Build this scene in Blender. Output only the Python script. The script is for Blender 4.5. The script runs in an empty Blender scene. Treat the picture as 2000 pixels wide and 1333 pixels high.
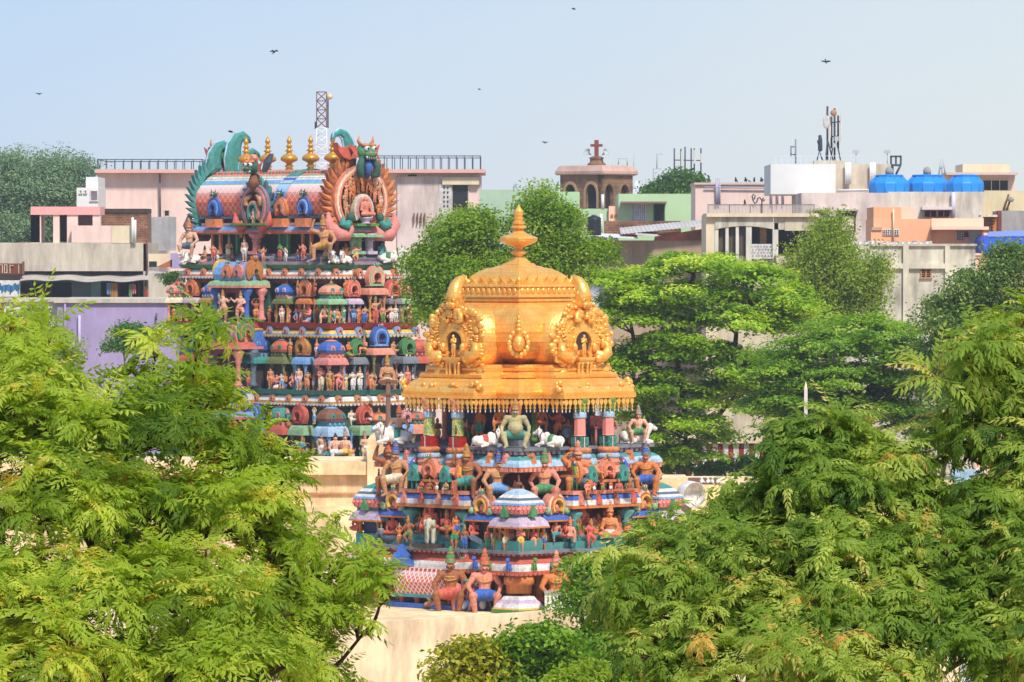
import bpy, math, random
import numpy as np
from mathutils import Vector, Matrix, Euler
random.seed(7)
RNG = np.random.default_rng(11)
SC = bpy.context.scene
COL = SC.collection
PI = math.pi
# ------------------------------------------------------------------ camera model: a pixel of the 2000 px photograph <-> a point in the place
F = 10500.0
CAM_H = 20.0
HORIZON = 500.0
PITCH = math.atan((666.5 - HORIZON) / F)
def P(px, py, Y):
    u = (px - 1000.0) / F; v = (666.5 - py) / F
    dy = math.cos(PITCH) + v * math.sin(PITCH)
    t = Y / dy
    return Vector((u * t, Y, CAM_H + t * (-math.sin(PITCH) + v * math.cos(PITCH))))
def PX(px, Y): return (px - 1000.0) / F * Y
def PZ(py, Y): return P(1000, py, Y).z
# ------------------------------------------------------------------ materials
def lin(c):
    out = []
    for v in c[:3]:
        v = v / 255.0
        out.append(v / 12.92 if v <= 0.04045 else ((v + 0.055) / 1.055) ** 2.4)
    return tuple(out)
_MATS = {}
def nd(nt, typ, **kw):
    n = nt.nodes.new(typ)
    for k, v in kw.items():
        if k == 'inp':
            for kk, vv in v.items(): n.inputs[kk].default_value = vv
        else: setattr(n, k, v)
    return n
def M(name, rgb, rough=0.75, var=0.22, scale=2.5, metal=0.0, bump=0.0, bscale=12.0, streak=0.0, streak_rgb=(70, 66, 60), spec=0.3, gain=1.0, strk_scale=1.0, fine=0):
    """procedural paint / plaster / stone: base colour broken by two noises, optional vertical weather streaks and bump"""
    if name in _MATS: return _MATS[name]
    m = bpy.data.materials.new(name); m.use_nodes = True
    nt = m.node_tree; L = nt.links.new
    b = nt.nodes['Principled BSDF']
    b.inputs['Roughness'].default_value = rough
    b.inputs['Metallic'].default_value = metal
    b.inputs['Specular IOR Level'].default_value = spec
    tc = nd(nt, 'ShaderNodeTexCoord')
    n1 = nd(nt, 'ShaderNodeTexNoise', inp={'Scale': scale, 'Detail': 5.0, 'Roughness': 0.65})
    L(tc.outputs['Object'], n1.inputs['Vector'])
    r = nd(nt, 'ShaderNodeMapRange', inp={'From Min': 0.28, 'From Max': 0.72, 'To Min': 1.0 - var, 'To Max': 1.0 + var * 0.35})
    L(n1.outputs['Fac'], r.inputs['Value'])
    base = nd(nt, 'ShaderNodeMix', data_type='RGBA', blend_type='MULTIPLY')
    base.inputs[0].default_value = 1.0
    c = lin(rgb)
    base.inputs[6].default_value = (c[0] * gain, c[1] * gain, c[2] * gain, 1)
    L(r.outputs['Result'], base.inputs[7])
    out = base.outputs[2]
    if fine:
        nf = nd(nt, 'ShaderNodeTexNoise', inp={'Scale': fine, 'Detail': 3.0, 'Roughness': .7}); L(tc.outputs['Object'], nf.inputs['Vector']); rf = nd(nt, 'ShaderNodeMapRange', inp={'From Min': .32, 'From Max': .62, 'To Min': .74, 'To Max': 1.14}); L(nf.outputs['Fac'], rf.inputs['Value']); bf = nd(nt, 'ShaderNodeMix', data_type='RGBA', blend_type='MULTIPLY'); bf.inputs[0].default_value = 1; L(out, bf.inputs[6]); L(rf.outputs['Result'], bf.inputs[7]); out = bf.outputs[2]
    if streak > 0:
        mp = nd(nt, 'ShaderNodeMapping', inp={'Scale': (1.3 * strk_scale, 1.3 * strk_scale, 0.26 * strk_scale)})
        L(tc.outputs['Object'], mp.inputs['Vector'])
        n2 = nd(nt, 'ShaderNodeTexNoise', inp={'Scale': 1.6, 'Detail': 6.0, 'Roughness': 0.7})
        L(mp.outputs['Vector'], n2.inputs['Vector'])
        n3 = nd(nt, 'ShaderNodeTexNoise', inp={'Scale': 0.35, 'Detail': 3.0})
        L(tc.outputs['Object'], n3.inputs['Vector'])
        mu = nd(nt, 'ShaderNodeMath', operation='MULTIPLY')
        L(n2.outputs['Fac'], mu.inputs[0]); L(n3.outputs['Fac'], mu.inputs[1])
        r2 = nd(nt, 'ShaderNodeMapRange', inp={'From Min': 0.17, 'From Max': 0.38, 'To Min': 0.0, 'To Max': streak})
        L(mu.outputs[0], r2.inputs['Value'])
        mx = nd(nt, 'ShaderNodeMix', data_type='RGBA')
        L(r2.outputs['Result'], mx.inputs[0]); L(out, mx.inputs[6])
        sc_ = lin(streak_rgb); mx.inputs[7].default_value = (*sc_, 1)
        out = mx.outputs[2]
    L(out, b.inputs['Base Color'])
    if bump > 0:
        n4 = nd(nt, 'ShaderNodeTexNoise', inp={'Scale': bscale, 'Detail': 4.0})
        L(tc.outputs['Object'], n4.inputs['Vector'])
        bp = nd(nt, 'ShaderNodeBump', inp={'Strength': bump, 'Distance': 0.03})
        L(n4.outputs['Fac'], bp.inputs['Height']); L(bp.outputs['Normal'], b.inputs['Normal'])
    _MATS[name] = m
    return m
# temple paint colours (names of the paint, sRGB as painted)
PAINT = dict(pink=(228, 140, 130), coral=(214, 100, 80), red=(186, 62, 50), orange=(226, 138, 84), ochre=(196, 140, 66), yellow=(238, 190, 84),
    teal=(84, 152, 150), green=(76, 146, 92), leaf=(92, 148, 60), pale_green=(150, 190, 140), dark_green=(44, 98, 82), blue=(58, 104, 188), sky=(122, 172, 224),
    pale_blue=(172, 202, 226), white=(232, 226, 220), cream=(238, 218, 184), lilac=(206, 182, 202), mauve=(140, 118, 132), grey=(128, 134, 142), slate=(92, 104, 118),
    maroon=(122, 58, 56), brown=(120, 72, 46), dark=(56, 46, 46), navy=(28, 70, 122), olive=(120, 124, 70), salmon=(238, 152, 124), turq=(62, 150, 140),
    tan=(206, 146, 102), rose=(228, 142, 116), flesh=(232, 178, 146), amber=(214, 124, 62), bronze=(166, 98, 58), pale=(226, 204, 178), ash=(168, 160, 150), umber=(134, 84, 56), black=(18, 17, 18), steel=(90, 110, 128))
def K(k):
    if not isinstance(k, str): return k
    return M('paint_' + k, PAINT[k], rough=0.75, var=0.34, scale=4.0, bump=0.4, bscale=13.0, streak=0.4, streak_rgb=(96, 82, 72), strk_scale=3.2, fine=17)
# ------------------------------------------------------------------ mesh builder
class MB:
    def __init__(s): s.v = []; s.f = []; s.m = []; s.sm = []
    def add(s, vs, fs, m=0, smooth=False, X=None):
        o = len(s.v)
        if X is not None: vs = [X @ Vector(p) for p in vs]
        s.v.extend([tuple(p) for p in vs])
        for f in fs: s.f.append([i + o for i in f]); s.m.append(m); s.sm.append(smooth)
    def box(s, x0, x1, y0, y1, z0, z1, m=0, X=None):
        if x0 > x1: x0, x1 = x1, x0
        if y0 > y1: y0, y1 = y1, y0
        if z0 > z1: z0, z1 = z1, z0
        s.add([(x0, y0, z0), (x1, y0, z0), (x1, y1, z0), (x0, y1, z0), (x0, y0, z1), (x1, y0, z1), (x1, y1, z1), (x0, y1, z1)],
              [(0, 3, 2, 1), (4, 5, 6, 7), (0, 1, 5, 4), (1, 2, 6, 5), (2, 3, 7, 6), (3, 0, 4, 7)], m, False, X)
    def lathe(s, prof, seg=16, c=(0, 0, 0), m=0, X=None, smooth=True, mats=None, rot=0.0):
        n = len(prof)
        vs = [(c[0] + r * math.cos(2 * PI * k / seg + rot), c[1] + r * math.sin(2 * PI * k / seg + rot), c[2] + z) for r, z in prof for k in range(seg)]
        for j in range(n - 1):
            fs = [(j * seg + k, j * seg + (k + 1) % seg, (j + 1) * seg + (k + 1) % seg, (j + 1) * seg + k) for k in range(seg)]
            if j == 0:
                o = len(s.v); vv = [X @ Vector(p) for p in vs] if X is not None else vs
                s.v.extend([tuple(p) for p in vv])
            for f in fs: s.f.append([i + o for i in f]); s.m.append(mats[j] if mats else m); s.sm.append(smooth)
        for j, rev in ((0, True), (n - 1, False)):
            f = [o + j * seg + k for k in range(seg)]
            if rev: f = f[::-1]
            s.f.append(f); s.m.append(mats[min(j, n - 2)] if mats else m); s.sm.append(False)
    def loft(s, rings, mats=0, cap=True, smooth=False, X=None):
        k = len(rings[0]); o = len(s.v)
        for r in rings: s.v.extend([tuple(X @ Vector(p)) if X is not None else tuple(p) for p in r])
        for j in range(len(rings) - 1):
            mm = mats if isinstance(mats, int) else mats[j]
            for i in range(k):
                s.f.append([o + j * k + i, o + j * k + (i + 1) % k, o + (j + 1) * k + (i + 1) % k, o + (j + 1) * k + i]); s.m.append(mm); s.sm.append(smooth)
        if cap:
            m0 = mats if isinstance(mats, int) else mats[0]; m1 = mats if isinstance(mats, int) else mats[-1]
            s.f.append([o + i for i in range(k)][::-1]); s.m.append(m0); s.sm.append(False)
            b = o + (len(rings) - 1) * k
            s.f.append([b + i for i in range(k)]); s.m.append(m1); s.sm.append(False)
    def prism(s, poly, y0, y1, m=0, X=None):
        """poly in x,z; extruded along y from y0 (front) to y1"""
        n = len(poly)
        vs = [(x, y0, z) for x, z in poly] + [(x, y1, z) for x, z in poly]
        fs = [tuple(range(n)), tuple(range(2 * n - 1, n - 1, -1))] + [(i, i + n, (i + 1) % n + n, (i + 1) % n) for i in range(n)]
        s.add(vs, fs, m, False, X)
    def strip(s, inner, outer, y0, y1, m=0, X=None, closed=False):
        """a band between two x,z polylines, extruded in y (arches)"""
        n = len(inner)
        vs = [(x, y0, z) for x, z in inner] + [(x, y0, z) for x, z in outer] + [(x, y1, z) for x, z in inner] + [(x, y1, z) for x, z in outer]
        fs = []
        rng = range(n if closed else n - 1)
        for i in rng:
            j = (i + 1) % n
            fs += [(i, j, n + j, n + i), (2 * n + j, 2 * n + i, 3 * n + i, 3 * n + j), (n + i, n + j, 3 * n + j, 3 * n + i), (j, i, 2 * n + i, 2 * n + j)]
        if not closed: fs += [(0, n, 3 * n, 2 * n), (n - 1, 3 * n - 1, 4 * n - 1, 2 * n - 1)]
        s.add(vs, fs, m, False, X)
    def tube(s, pts, rad, seg=6, m=0, smooth=True, X=None):
        pts = [Vector(p) for p in pts]; n = len(pts)
        if not hasattr(rad, '__len__'): rad = [rad] * n
        rings = []; up = None
        for i, p in enumerate(pts):
            d = (pts[min(i + 1, n - 1)] - pts[max(i - 1, 0)]).normalized()
            a = up if up is not None else (Vector((0, 0, 1)) if abs(d.z) < 0.9 else Vector((1, 0, 0)))
            x = d.cross(a)
            if x.length < 1e-5: x = d.cross(Vector((0, 1, 0.3)))
            x.normalize(); y = x.cross(d).normalized(); up = y
            rings.append([p + (x * math.cos(2 * PI * k / seg) + y * math.sin(2 * PI * k / seg)) * rad[i] for k in range(seg)])
        s.loft(rings, m, True, smooth, X)
    def caps(s, a, b, ra, rb, m=0, seg=10, X=None):
        a = Vector(a); b = Vector(b); d = b - a; L = d.length
        d = d.normalized() if L > 1e-6 else Vector((0, 0, 1))
        pts = []; rad = []
        for t in (-0.98, -0.8, -0.45, 0.0): pts.append(a + d * ra * t); rad.append(ra * math.sqrt(max(0, 1 - t * t)))
        for t in (0.0, 0.45, 0.8, 0.98): pts.append(b + d * rb * t); rad.append(rb * math.sqrt(max(0, 1 - t * t)))
        if L < 1e-4: pts.pop(4); rad.pop(4)
        s.tube(pts, rad, seg, m, True, X)
    def ell(s, c, r, m=0, seg=12, rg=7, X=None):
        c = Vector(c)
        rings = []
        for j in range(rg + 1):
            t = -PI / 2 * 0.97 + PI * 0.97 * j / rg
            rings.append([c + Vector((r[0] * math.cos(t) * math.cos(2 * PI * k / seg), r[1] * math.cos(t) * math.sin(2 * PI * k / seg), r[2] * math.sin(t))) for k in range(seg)])
        s.loft(rings, m, True, True, X)
    def mesh(s, name, mats=()):
        me = bpy.data.meshes.new(name)
        me.from_pydata(s.v, [], s.f)
        for x in mats: me.materials.append(K(x))
        if len(mats) > 1: me.polygons.foreach_set('material_index', s.m)
        me.polygons.foreach_set('use_smooth', s.sm)
        me.update()
        return me
    def build(s, name, mats, parent=None, X=None, loc=None):
        if not isinstance(mats, (list, tuple)): mats = [mats]
        return link(name, s.mesh(name, mats), parent, X, loc)
def link(name, data, parent=None, X=None, loc=None):
    o = bpy.data.objects.new(name, data); COL.objects.link(o)
    if parent: o.parent = parent
    if X is not None: o.matrix_local = X
    if loc is not None: o.location = loc
    return o
def tag(o, label, cat, group=None, kind=None):
    if label: o['label'] = label
    if cat: o['category'] = cat
    if group: o['group'] = group
    if kind: o['kind'] = kind
    return o
def thing(name, label, cat, loc=(0, 0, 0), rz=0.0, group=None):
    o = link(name, None); o.location = loc; o.rotation_euler = (0, 0, rz); o.empty_display_size = 0.3
    return tag(o, label, cat, group)
def T(x, y, z): return Matrix.Translation((x, y, z))
def RZ(a): return Matrix.Rotation(a, 4, 'Z')
def RX(a): return Matrix.Rotation(a, 4, 'X')
def RY(a): return Matrix.Rotation(a, 4, 'Y')
def SCL(x, y=None, z=None):
    y = x if y is None else y; z = x if z is None else z
    return Matrix.Diagonal((x, y, z, 1.0))
def plan(sx, sy, bx=0.0, wx=0.0, by=0.0, wy=0.0, z=0.0):
    """rectangle with a projecting bay in the middle of each face; counter-clockwise from above"""
    wx = wx or sy * 0.4; wy = wy or sx * 0.4
    p = [(sx, -sy), (sx, -wx), (sx + bx, -wx), (sx + bx, wx), (sx, wx), (sx, sy), (wy, sy), (wy, sy + by), (-wy, sy + by), (-wy, sy),
         (-sx, sy), (-sx, wx), (-sx - bx, wx), (-sx - bx, -wx), (-sx, -wx), (-sx, -sy), (-wy, -sy), (-wy, -sy - by), (wy, -sy - by), (wy, -sy)]
    return [(x, y, z) for x, y in p]
def kap(z0, z1, s0, s1, n=5):
    """curved eave profile: (z, s) from the top (z0, s0) swelling out to the lip (z1, s1)"""
    out = []
    for i in range(n + 1):
        t = i / n * PI / 2
        out.append((z0 + (z1 - z0) * (1 - math.cos(t)), s0 + (s1 - s0) * math.sin(t)))
    return out
# ------------------------------------------------------------------ sculpted figures: each pose is one continuous body
def mir(J):
    K_ = {}
    for k, v in J.items():
        k2 = k[:-1] + {'l': 'r', 'r': 'l'}[k[-1]] if k[:-1] in ('sh', 'el', 'wr', 'ha', 'hi', 'kn', 'an', 'to') else k
        K_[k2] = (-v[0], v[1], v[2])
    return K_
STAND = dict(hed=(0, -.02, .925), nek=(0, 0, .84), che=(0, 0, .73), wai=(0, 0, .62), pel=(0, 0, .53), shl=(-.115, 0, .79), shr=(.115, 0, .79),
    ell=(-.155, .01, .64), elr=(.155, .01, .64), wrl=(-.15, -.05, .51), wrr=(.15, -.05, .51), hal=(-.145, -.07, .45), har=(.145, -.07, .45),
    hil=(-.06, 0, .5), hir=(.06, 0, .5), knl=(-.065, -.02, .27), knr=(.065, -.02, .27), anl=(-.065, .01, .04), anr=(.065, .01, .04), tol=(-.075, -.09, .02), tor=(.075, -.09, .02))
def pose(**kw): d = dict(STAND); d.update(kw); return d
POSES = {
 'stand': STAND,
 'pray': pose(ell=(-.15, -.02, .65), elr=(.15, -.02, .65), wrl=(-.04, -.13, .71), wrr=(.04, -.13, .71), hal=(-.012, -.14, .77), har=(.012, -.14, .77)),
 'sway': pose(hed=(.02, -.02, .92), che=(.015, 0, .73), wai=(-.01, 0, .62), pel=(-.03, 0, .53), hil=(-.09, 0, .5), hir=(.03, 0, .5), knl=(-.085, -.02, .27), knr=(.075, -.07, .28), anr=(.05, 0, .05), tor=(.1, -.08, .02),
    elr=(.2, -.02, .68), wrr=(.21, -.08, .8), har=(.21, -.1, .86), ell=(-.19, .02, .66), wrl=(-.12, -.04, .55), hal=(-.09, -.05, .52)),
 'armsup': pose(ell=(-.2, 0, .88), elr=(.2, 0, .88), wrl=(-.12, -.01, 1.01), wrr=(.12, -.01, 1.01), hal=(-.06, -.01, 1.06), har=(.06, -.01, 1.06)),
 'oneup': pose(elr=(.21, -.01, .84), wrr=(.2, -.05, .97), har=(.19, -.06, 1.03), ell=(-.17, -.02, .65), wrl=(-.1, -.12, .62), hal=(-.06, -.14, .61)),
 'dance': pose(hed=(.03, -.02, .9), che=(.02, 0, .72), pel=(-.02, 0, .52), hil=(-.07, 0, .5), hir=(.04, 0, .5), knl=(-.1, -.05, .28), knr=(.17, -.1, .38), anr=(.06, -.06, .22), tor=(.03, -.13, .17),
    ell=(-.2, -.02, .72), wrl=(-.29, -.06, .8), hal=(-.32, -.07, .85), elr=(.2, -.02, .7), wrr=(.13, -.12, .66), har=(.09, -.15, .66)),
 'music': pose(ell=(-.15, -.03, .65), wrl=(-.03, -.13, .62), hal=(.02, -.14, .62), elr=(.17, -.03, .67), wrr=(.12, -.14, .72), har=(.1, -.16, .75), knr=(.08, -.06, .28), anr=(.04, .02, .05), tor=(.07, -.08, .02)),
 # seated with one leg hanging from the seat (seat plane at z=0.5 of the standing frame)
 'sit': pose(knl=(-.13, -.2, .53), anl=(-.1, -.2, .28), tol=(-.11, -.28, .26), knr=(.12, -.21, .53), anr=(-.02, -.17, .5), tor=(-.1, -.2, .49), ell=(-.18, -.04, .64), wrl=(-.14, -.17, .58), hal=(-.13, -.21, .57), elr=(.18, -.04, .66), wrr=(.14, -.14, .76), har=(.14, -.16, .82)),
 'sit2': pose(knl=(-.1, -.22, .52), anl=(-.09, -.21, .27), tol=(-.1, -.3, .25), knr=(.1, -.22, .52), anr=(.09, -.21, .27), tor=(.1, -.3, .25), ell=(-.17, -.05, .64), wrl=(-.12, -.19, .57), hal=(-.11, -.24, .56), elr=(.17, -.05, .64), wrr=(.12, -.19, .57), har=(.11, -.24, .56)),
 'lotus': pose(knl=(-.21, -.12, .5), anl=(.03, -.17, .49), tol=(.1, -.16, .5), knr=(.21, -.12, .5), anr=(-.03, -.19, .5), tor=(-.1, -.18, .51), ell=(-.18, -.03, .62), wrl=(-.12, -.15, .56), hal=(-.07, -.18, .55), elr=(.18, -.03, .62), wrr=(.12, -.15, .56), har=(.07, -.18, .55)),
 # heavy guardians that carry the storey above: seated, knees wide, hands on thighs
 'guard': pose(hed=(0, -.05, .93), shl=(-.16, 0, .8), shr=(.16, 0, .8), hil=(-.075, 0, .5), hir=(.075, 0, .5), knl=(-.2, -.2, .5), anl=(-.15, -.16, .22), tol=(-.19, -.25, .19), knr=(.2, -.2, .5), anr=(.15, -.16, .22), tor=(.19, -.25, .19),
    ell=(-.26, -.03, .65), wrl=(-.21, -.15, .55), hal=(-.195, -.2, .54), elr=(.26, -.03, .65), wrr=(.21, -.15, .55), har=(.195, -.2, .54)),
 'guardup': pose(hed=(.02, -.05, .92), shl=(-.16, 0, .8), shr=(.16, 0, .82), hil=(-.075, 0, .5), hir=(.075, 0, .5), knl=(-.18, -.2, .52), anl=(-.14, -.13, .22), tol=(-.18, -.22, .19), knr=(.22, -.18, .47), anr=(.2, -.2, .2), tor=(.25, -.28, .17),
    elr=(.29, -.02, .86), wrr=(.25, -.06, 1.02), har=(.23, -.06, 1.07), ell=(-.26, -.03, .65), wrl=(-.21, -.15, .55), hal=(-.195, -.2, .54)),
 'guardarm': pose(hed=(.02, -.05, .92), shl=(-.16, 0, .81), shr=(.16, 0, .8), hil=(-.075, 0, .5), hir=(.075, 0, .5), knl=(-.17, -.2, .53), anl=(-.15, -.13, .25), tol=(-.19, -.22, .22), knr=(.22, -.18, .47), anr=(.16, -.2, .22), tor=(.22, -.28, .19),
    ell=(-.24, 0, .9), wrl=(-.16, -.01, .98), hal=(-.1, 0, 1.0), elr=(.3, -.02, .68), wrr=(.42, -.08, .65), har=(.47, -.1, .64)),
 'kneel': pose(knl=(-.07, -.2, .36), anl=(-.07, .02, .33), tol=(-.07, .1, .32), knr=(.07, -.2, .36), anr=(.07, .02, .33), tor=(.07, .1, .32), pel=(0, .0, .46), hil=(-.06, 0, .44), hir=(.06, 0, .44), wai=(0, -.01, .57), ell=(-.15, -.06, .64), wrl=(-.05, -.18, .66), hal=(-.02, -.2, .69), elr=(.15, -.06, .64), wrr=(.05, -.18, .66), har=(.02, -.2, .69)),
 'fat': pose(hed=(0, -.05, .91), knl=(-.23, -.15, .5), anl=(-.16, -.2, .3), tol=(-.2, -.28, .27), knr=(.23, -.15, .5), anr=(.16, -.2, .3), tor=(.2, -.28, .27), shl=(-.16, 0, .8), shr=(.16, 0, .8), ell=(-.25, 0, .64), wrl=(-.25, -.12, .55), hal=(-.24, -.17, .53), elr=(.25, 0, .64), wrr=(.25, -.12, .55), har=(.24, -.17, .53)),
}
for _k in ('sway', 'oneup', 'dance', 'sit', 'music', 'guardup', 'guardarm'): POSES[_k + '_m'] = mir(POSES[_k])
def hand_mb(mb, wr, ha, fing):
    wr = Vector(wr); ha = Vector(ha); d = (ha - wr).normalized()
    side = d.cross(Vector((0, 0, 1)))
    if side.length < .1: side = Vector((1, 0, 0))
    side.normalize(); up = side.cross(d)
    if not fing:
        mb.caps(wr, ha, .022, .026); return
    mb.caps(wr, ha, .026, .03)
    for i, ln in enumerate((.045, .055, .052, .04)):
        o = ha + side * (i - 1.5) * .0165
        k1 = o + d * ln * .55 + up * .006; k2 = k1 + d * ln * .35 - up * .022
        mb.caps(o, k1, .0115, .0105, seg=8); mb.caps(k1, k2, .0105, .0085, seg=8)
    s_ = 1 if side.x * (1 if ha.x < 0 else -1) > 0 else -1
    t0 = wr + d * .02 + side * s_ * .02
    mb.caps(t0, t0 + d * .03 + side * s_ * .026 - up * .01, .0125, .0095, seg=8)
def body_mb(J, g=1.0, fing=False, fat=False):
    b = MB(); hd = Vector(J['hed'])
    b.ell(hd, (.056, .064, .074)); b.ell(hd + Vector((0, -.02, -.035)), (.04, .045, .04))
    b.caps(hd + Vector((0, -.062, .012)), hd + Vector((0, -.076, -.014)), .009, .015)
    for s_ in (-1, 1):
        b.ell(hd + Vector((s_ * .06, .008, -.01)), (.012, .02, .03)); b.ell(hd + Vector((s_ * .022, -.056, .012)), (.016, .01, .012))
    b.ell(hd + Vector((0, -.06, -.04)), (.022, .014, .009))
    b.caps(J['nek'], hd, .036 * g, .034 * g)
    ch = Vector(J['che']); wa = Vector(J['wai']); pe = Vector(J['pel']); sl = Vector(J['shl']); sr = Vector(J['shr'])
    b.caps(sl, sr, .048 * g, .048 * g)
    b.ell((ch + (sl + sr) / 2) / 2, (.115 * g, .075 * g, .095 * g)); b.caps(ch, wa, .088 * g, .074 * g)
    for s_ in (-1, 1): b.ell(ch + Vector((s_ * .05, -.05, .015)), (.045 * g, .032 * g, .036 * g))
    b.caps(wa, pe, .076 * g, .092 * g)
    if fat: b.ell(wa + Vector((0, -.06, .0)), (.15, .125, .13)); b.ell(ch, (.14, .1, .11))
    for q in 'lr':
        sh, el, wr, ha = (Vector(J[k + q]) for k in ('sh', 'el', 'wr', 'ha'))
        b.caps(sh, el, .043 * g, .032 * g); b.caps(el, wr, .034 * g, .022 * g)
        b.ell(sh, (.05 * g, .05 * g, .05 * g)); b.caps(sh.lerp(el, .3), sh.lerp(el, .6), .043 * g, .04 * g)
        hand_mb(b, wr, ha, fing)
        hi, kn, an, to = (Vector(J[k + q]) for k in ('hi', 'kn', 'an', 'to'))
        b.caps(hi, kn, .066 * g, .046 * g); b.caps(kn, an, .046 * g, .029 * g); b.caps(kn.lerp(an, .2), kn.lerp(an, .5), .044 * g, .041 * g)
        b.caps(an, to, .031, .022); b.caps(an + Vector((0, .02, 0)), to, .022, .024)
    return b
def cloth_mb(J, g=1.0, long=0.5):
    b = MB(); wa = Vector(J['wai']); pe = Vector(J['pel'])
    b.caps(wa.lerp(pe, .7), pe, .09 * g, .104 * g)
    for q in 'lr':
        hi, kn, an = (Vector(J[k + q]) for k in ('hi', 'kn', 'an'))
        e = hi.lerp(kn, min(1, long * 1.4))
        b.caps(hi, e, .078 * g, .066 * g)
        if long > .75: b.caps(kn, kn.lerp(an, (long - .7) * 3), .058 * g, .046 * g)
    return b
_REM = []
def _remesh(mb, name, voxel, smooth):
    o = link(name, mb.mesh(name)); md = o.modifiers.new('r', 'REMESH'); md.mode = 'VOXEL'; md.voxel_size = voxel; md.use_smooth_shade = True
    if smooth: s = o.modifiers.new('s', 'SMOOTH'); s.factor = .5; s.iterations = smooth
    _REM.append((name, o))
FIG = {}      # pose -> meshes, frame
def flush_remesh():
    dg = bpy.context.evaluated_depsgraph_get(); dg.update()
    out = {}
    for name, o in _REM:
        me = bpy.data.meshes.new_from_object(o.evaluated_get(dg), preserve_all_data_layers=False, depsgraph=dg)
        me.name = name
        me.materials.clear(); me.materials.append(K('tan'))
        me.polygons.foreach_set('use_smooth', [True] * len(me.polygons))
        out[name] = me
    for name, o in _REM:
        d = o.data; bpy.data.objects.remove(o); bpy.data.meshes.remove(d)
    _REM.clear()
    return out
def make_figures(used):
    for k in used:
        J = POSES[k]; big = k.startswith('guard') or k == 'fat'
        g = 1.25 if big else 1.2
        _remesh(body_mb(J, g, big, k == 'fat'), 'b_' + k, .0085 if big else .0135, 2 if big else 1)
        _remesh(cloth_mb(J, g, .42), 'c_' + k, .014, 2)
        _remesh(cloth_mb(J, g, .95), 'l_' + k, .014, 2)
    # seated animals
    b = MB()   # reclining bull, faces -x; 1 unit long
    b.ell((.05, 0, .2), (.36, .17, .17)); b.ell((-.12, 0, .33), (.12, .09, .13)); b.ell((.3, 0, .2), (.16, .16, .15)); b.ell((-.2, 0, .2), (.15, .14, .16))
    b.caps((-.22, 0, .24), (-.38, -.03, .46), .125, .085); b.caps((-.37, -.03, .47), (-.52, -.06, .4), .082, .052); b.ell((-.36, -.03, .5), (.07, .07, .06))
    for s_ in (-1, 1):
        b.caps((-.36, -.03 + s_ * .05, .52), (-.33, -.03 + s_ * .13, .5), .026, .016); b.caps((-.38, -.03 + s_ * .03, .54), (-.38, -.03 + s_ * .055, .63), .02, .008)
        b.caps((-.2, s_ * .13, .12), (-.42, s_ * .14, .06), .06, .04); b.caps((-.42, s_ * .14, .06), (-.3, s_ * .15, .03), .04, .032)
        b.caps((.28, s_ * .15, .16), (.02, s_ * .19, .1), .085, .05); b.caps((.02, s_ * .19, .08), (.2, s_ * .2, .035), .045, .035)
    b.caps((.42, 0, .2), (.44, -.12, .04), .02, .022)
    _remesh(b, 'bull', .012, 2)
    b = MB(); b.ell((.06, 0, .215), (.15, .195, .185)); _remesh(b, 'blanket', .014, 1)
    b = MB()   # standing elephant facing -y
    b.ell((0, .12, .62), (.2, .32, .22)); b.ell((0, -.2, .74), (.15, .14, .17)); b.caps((0, -.3, .7), (0, -.36, .4), .065, .045); b.caps((0, -.36, .4), (.02, -.34, .14), .045, .03)
    for s_ in (-1, 1):
        b.ell((s_ * .17, -.15, .72), (.05, .1, .15)); b.caps((s_ * .12, -.08, .5), (s_ * .12, -.12, .05), .085, .075); b.caps((s_ * .12, .3, .5), (s_ * .12, .3, .05), .09, .075); b.caps((s_ * .07, -.3, .62), (s_ * .1, -.4, .52), .02, .01)
    _remesh(b, 'elephant', .015, 2)
    b = MB()   # rearing horse, faces -x
    b.ell((.04, 0, .5), (.25, .13, .14)); b.caps((-.12, 0, .56), (-.28, 0, .82), .11, .065); b.caps((-.27, 0, .83), (-.42, 0, .72), .06, .036); b.caps((.2, 0, .5), (.38, 0, .35), .05, .03)
    for s_ in (-1, 1):
        b.caps((-.14, s_ * .08, .46), (-.32, s_ * .08, .42), .055, .038); b.caps((-.32, s_ * .08, .42), (-.3, s_ * .08, .24), .036, .028)
        b.caps((.18, s_ * .09, .44), (.1, s_ * .09, .24), .085, .045); b.caps((.1, s_ * .09, .24), (.2, s_ * .09, .03), .042, .032); b.caps((-.26, s_ * .03, .88), (-.26, s_ * .04, .94), .018, .006)
    _remesh(b, 'horse', .013, 2)
    b = MB()   # small seated lion, faces -y
    b.ell((0, .06, .3), (.15, .2, .26)); b.ell((0, -.06, .48), (.13, .13, .16)); b.ell((0, -.13, .74), (.15, .15, .16)); b.ell((0, -.26, .7), (.08, .08, .07)); b.caps((0, .2, .1), (.1, .26, .5), .03, .03)
    for s_ in (-1, 1):
        b.caps((s_ * .09, -.1, .45), (s_ * .1, -.2, .04), .055, .045); b.ell((s_ * .17, .05, .15), (.08, .16, .12)); b.ell((s_ * .12, -.08, .88), (.04, .03, .05))
    _remesh(b, 'lion', .022, 2)
    got = flush_remesh()
    for k in used:
        J = POSES[k]; me = got['b_' + k]
        n = len(me.vertices); co = np.empty(n * 3, 'f'); me.vertices.foreach_get('co', co); co = co.reshape(-1, 3)
        z0 = co[:, 2].min(); top = J['hed'][2] + .078; s = 1.0 / (top - z0)
        for q in 'bcl':
            m2 = got[q + '_' + k]; n = len(m2.vertices); co = np.empty(n * 3, 'f'); m2.vertices.foreach_get('co', co); co = co.reshape(-1, 3)
            co[:, 2] -= z0; co *= s; m2.vertices.foreach_set('co', co.ravel()); m2.update()
        tr = lambda p: Vector((p[0] * s, p[1] * s, (p[2] - z0) * s))
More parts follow.
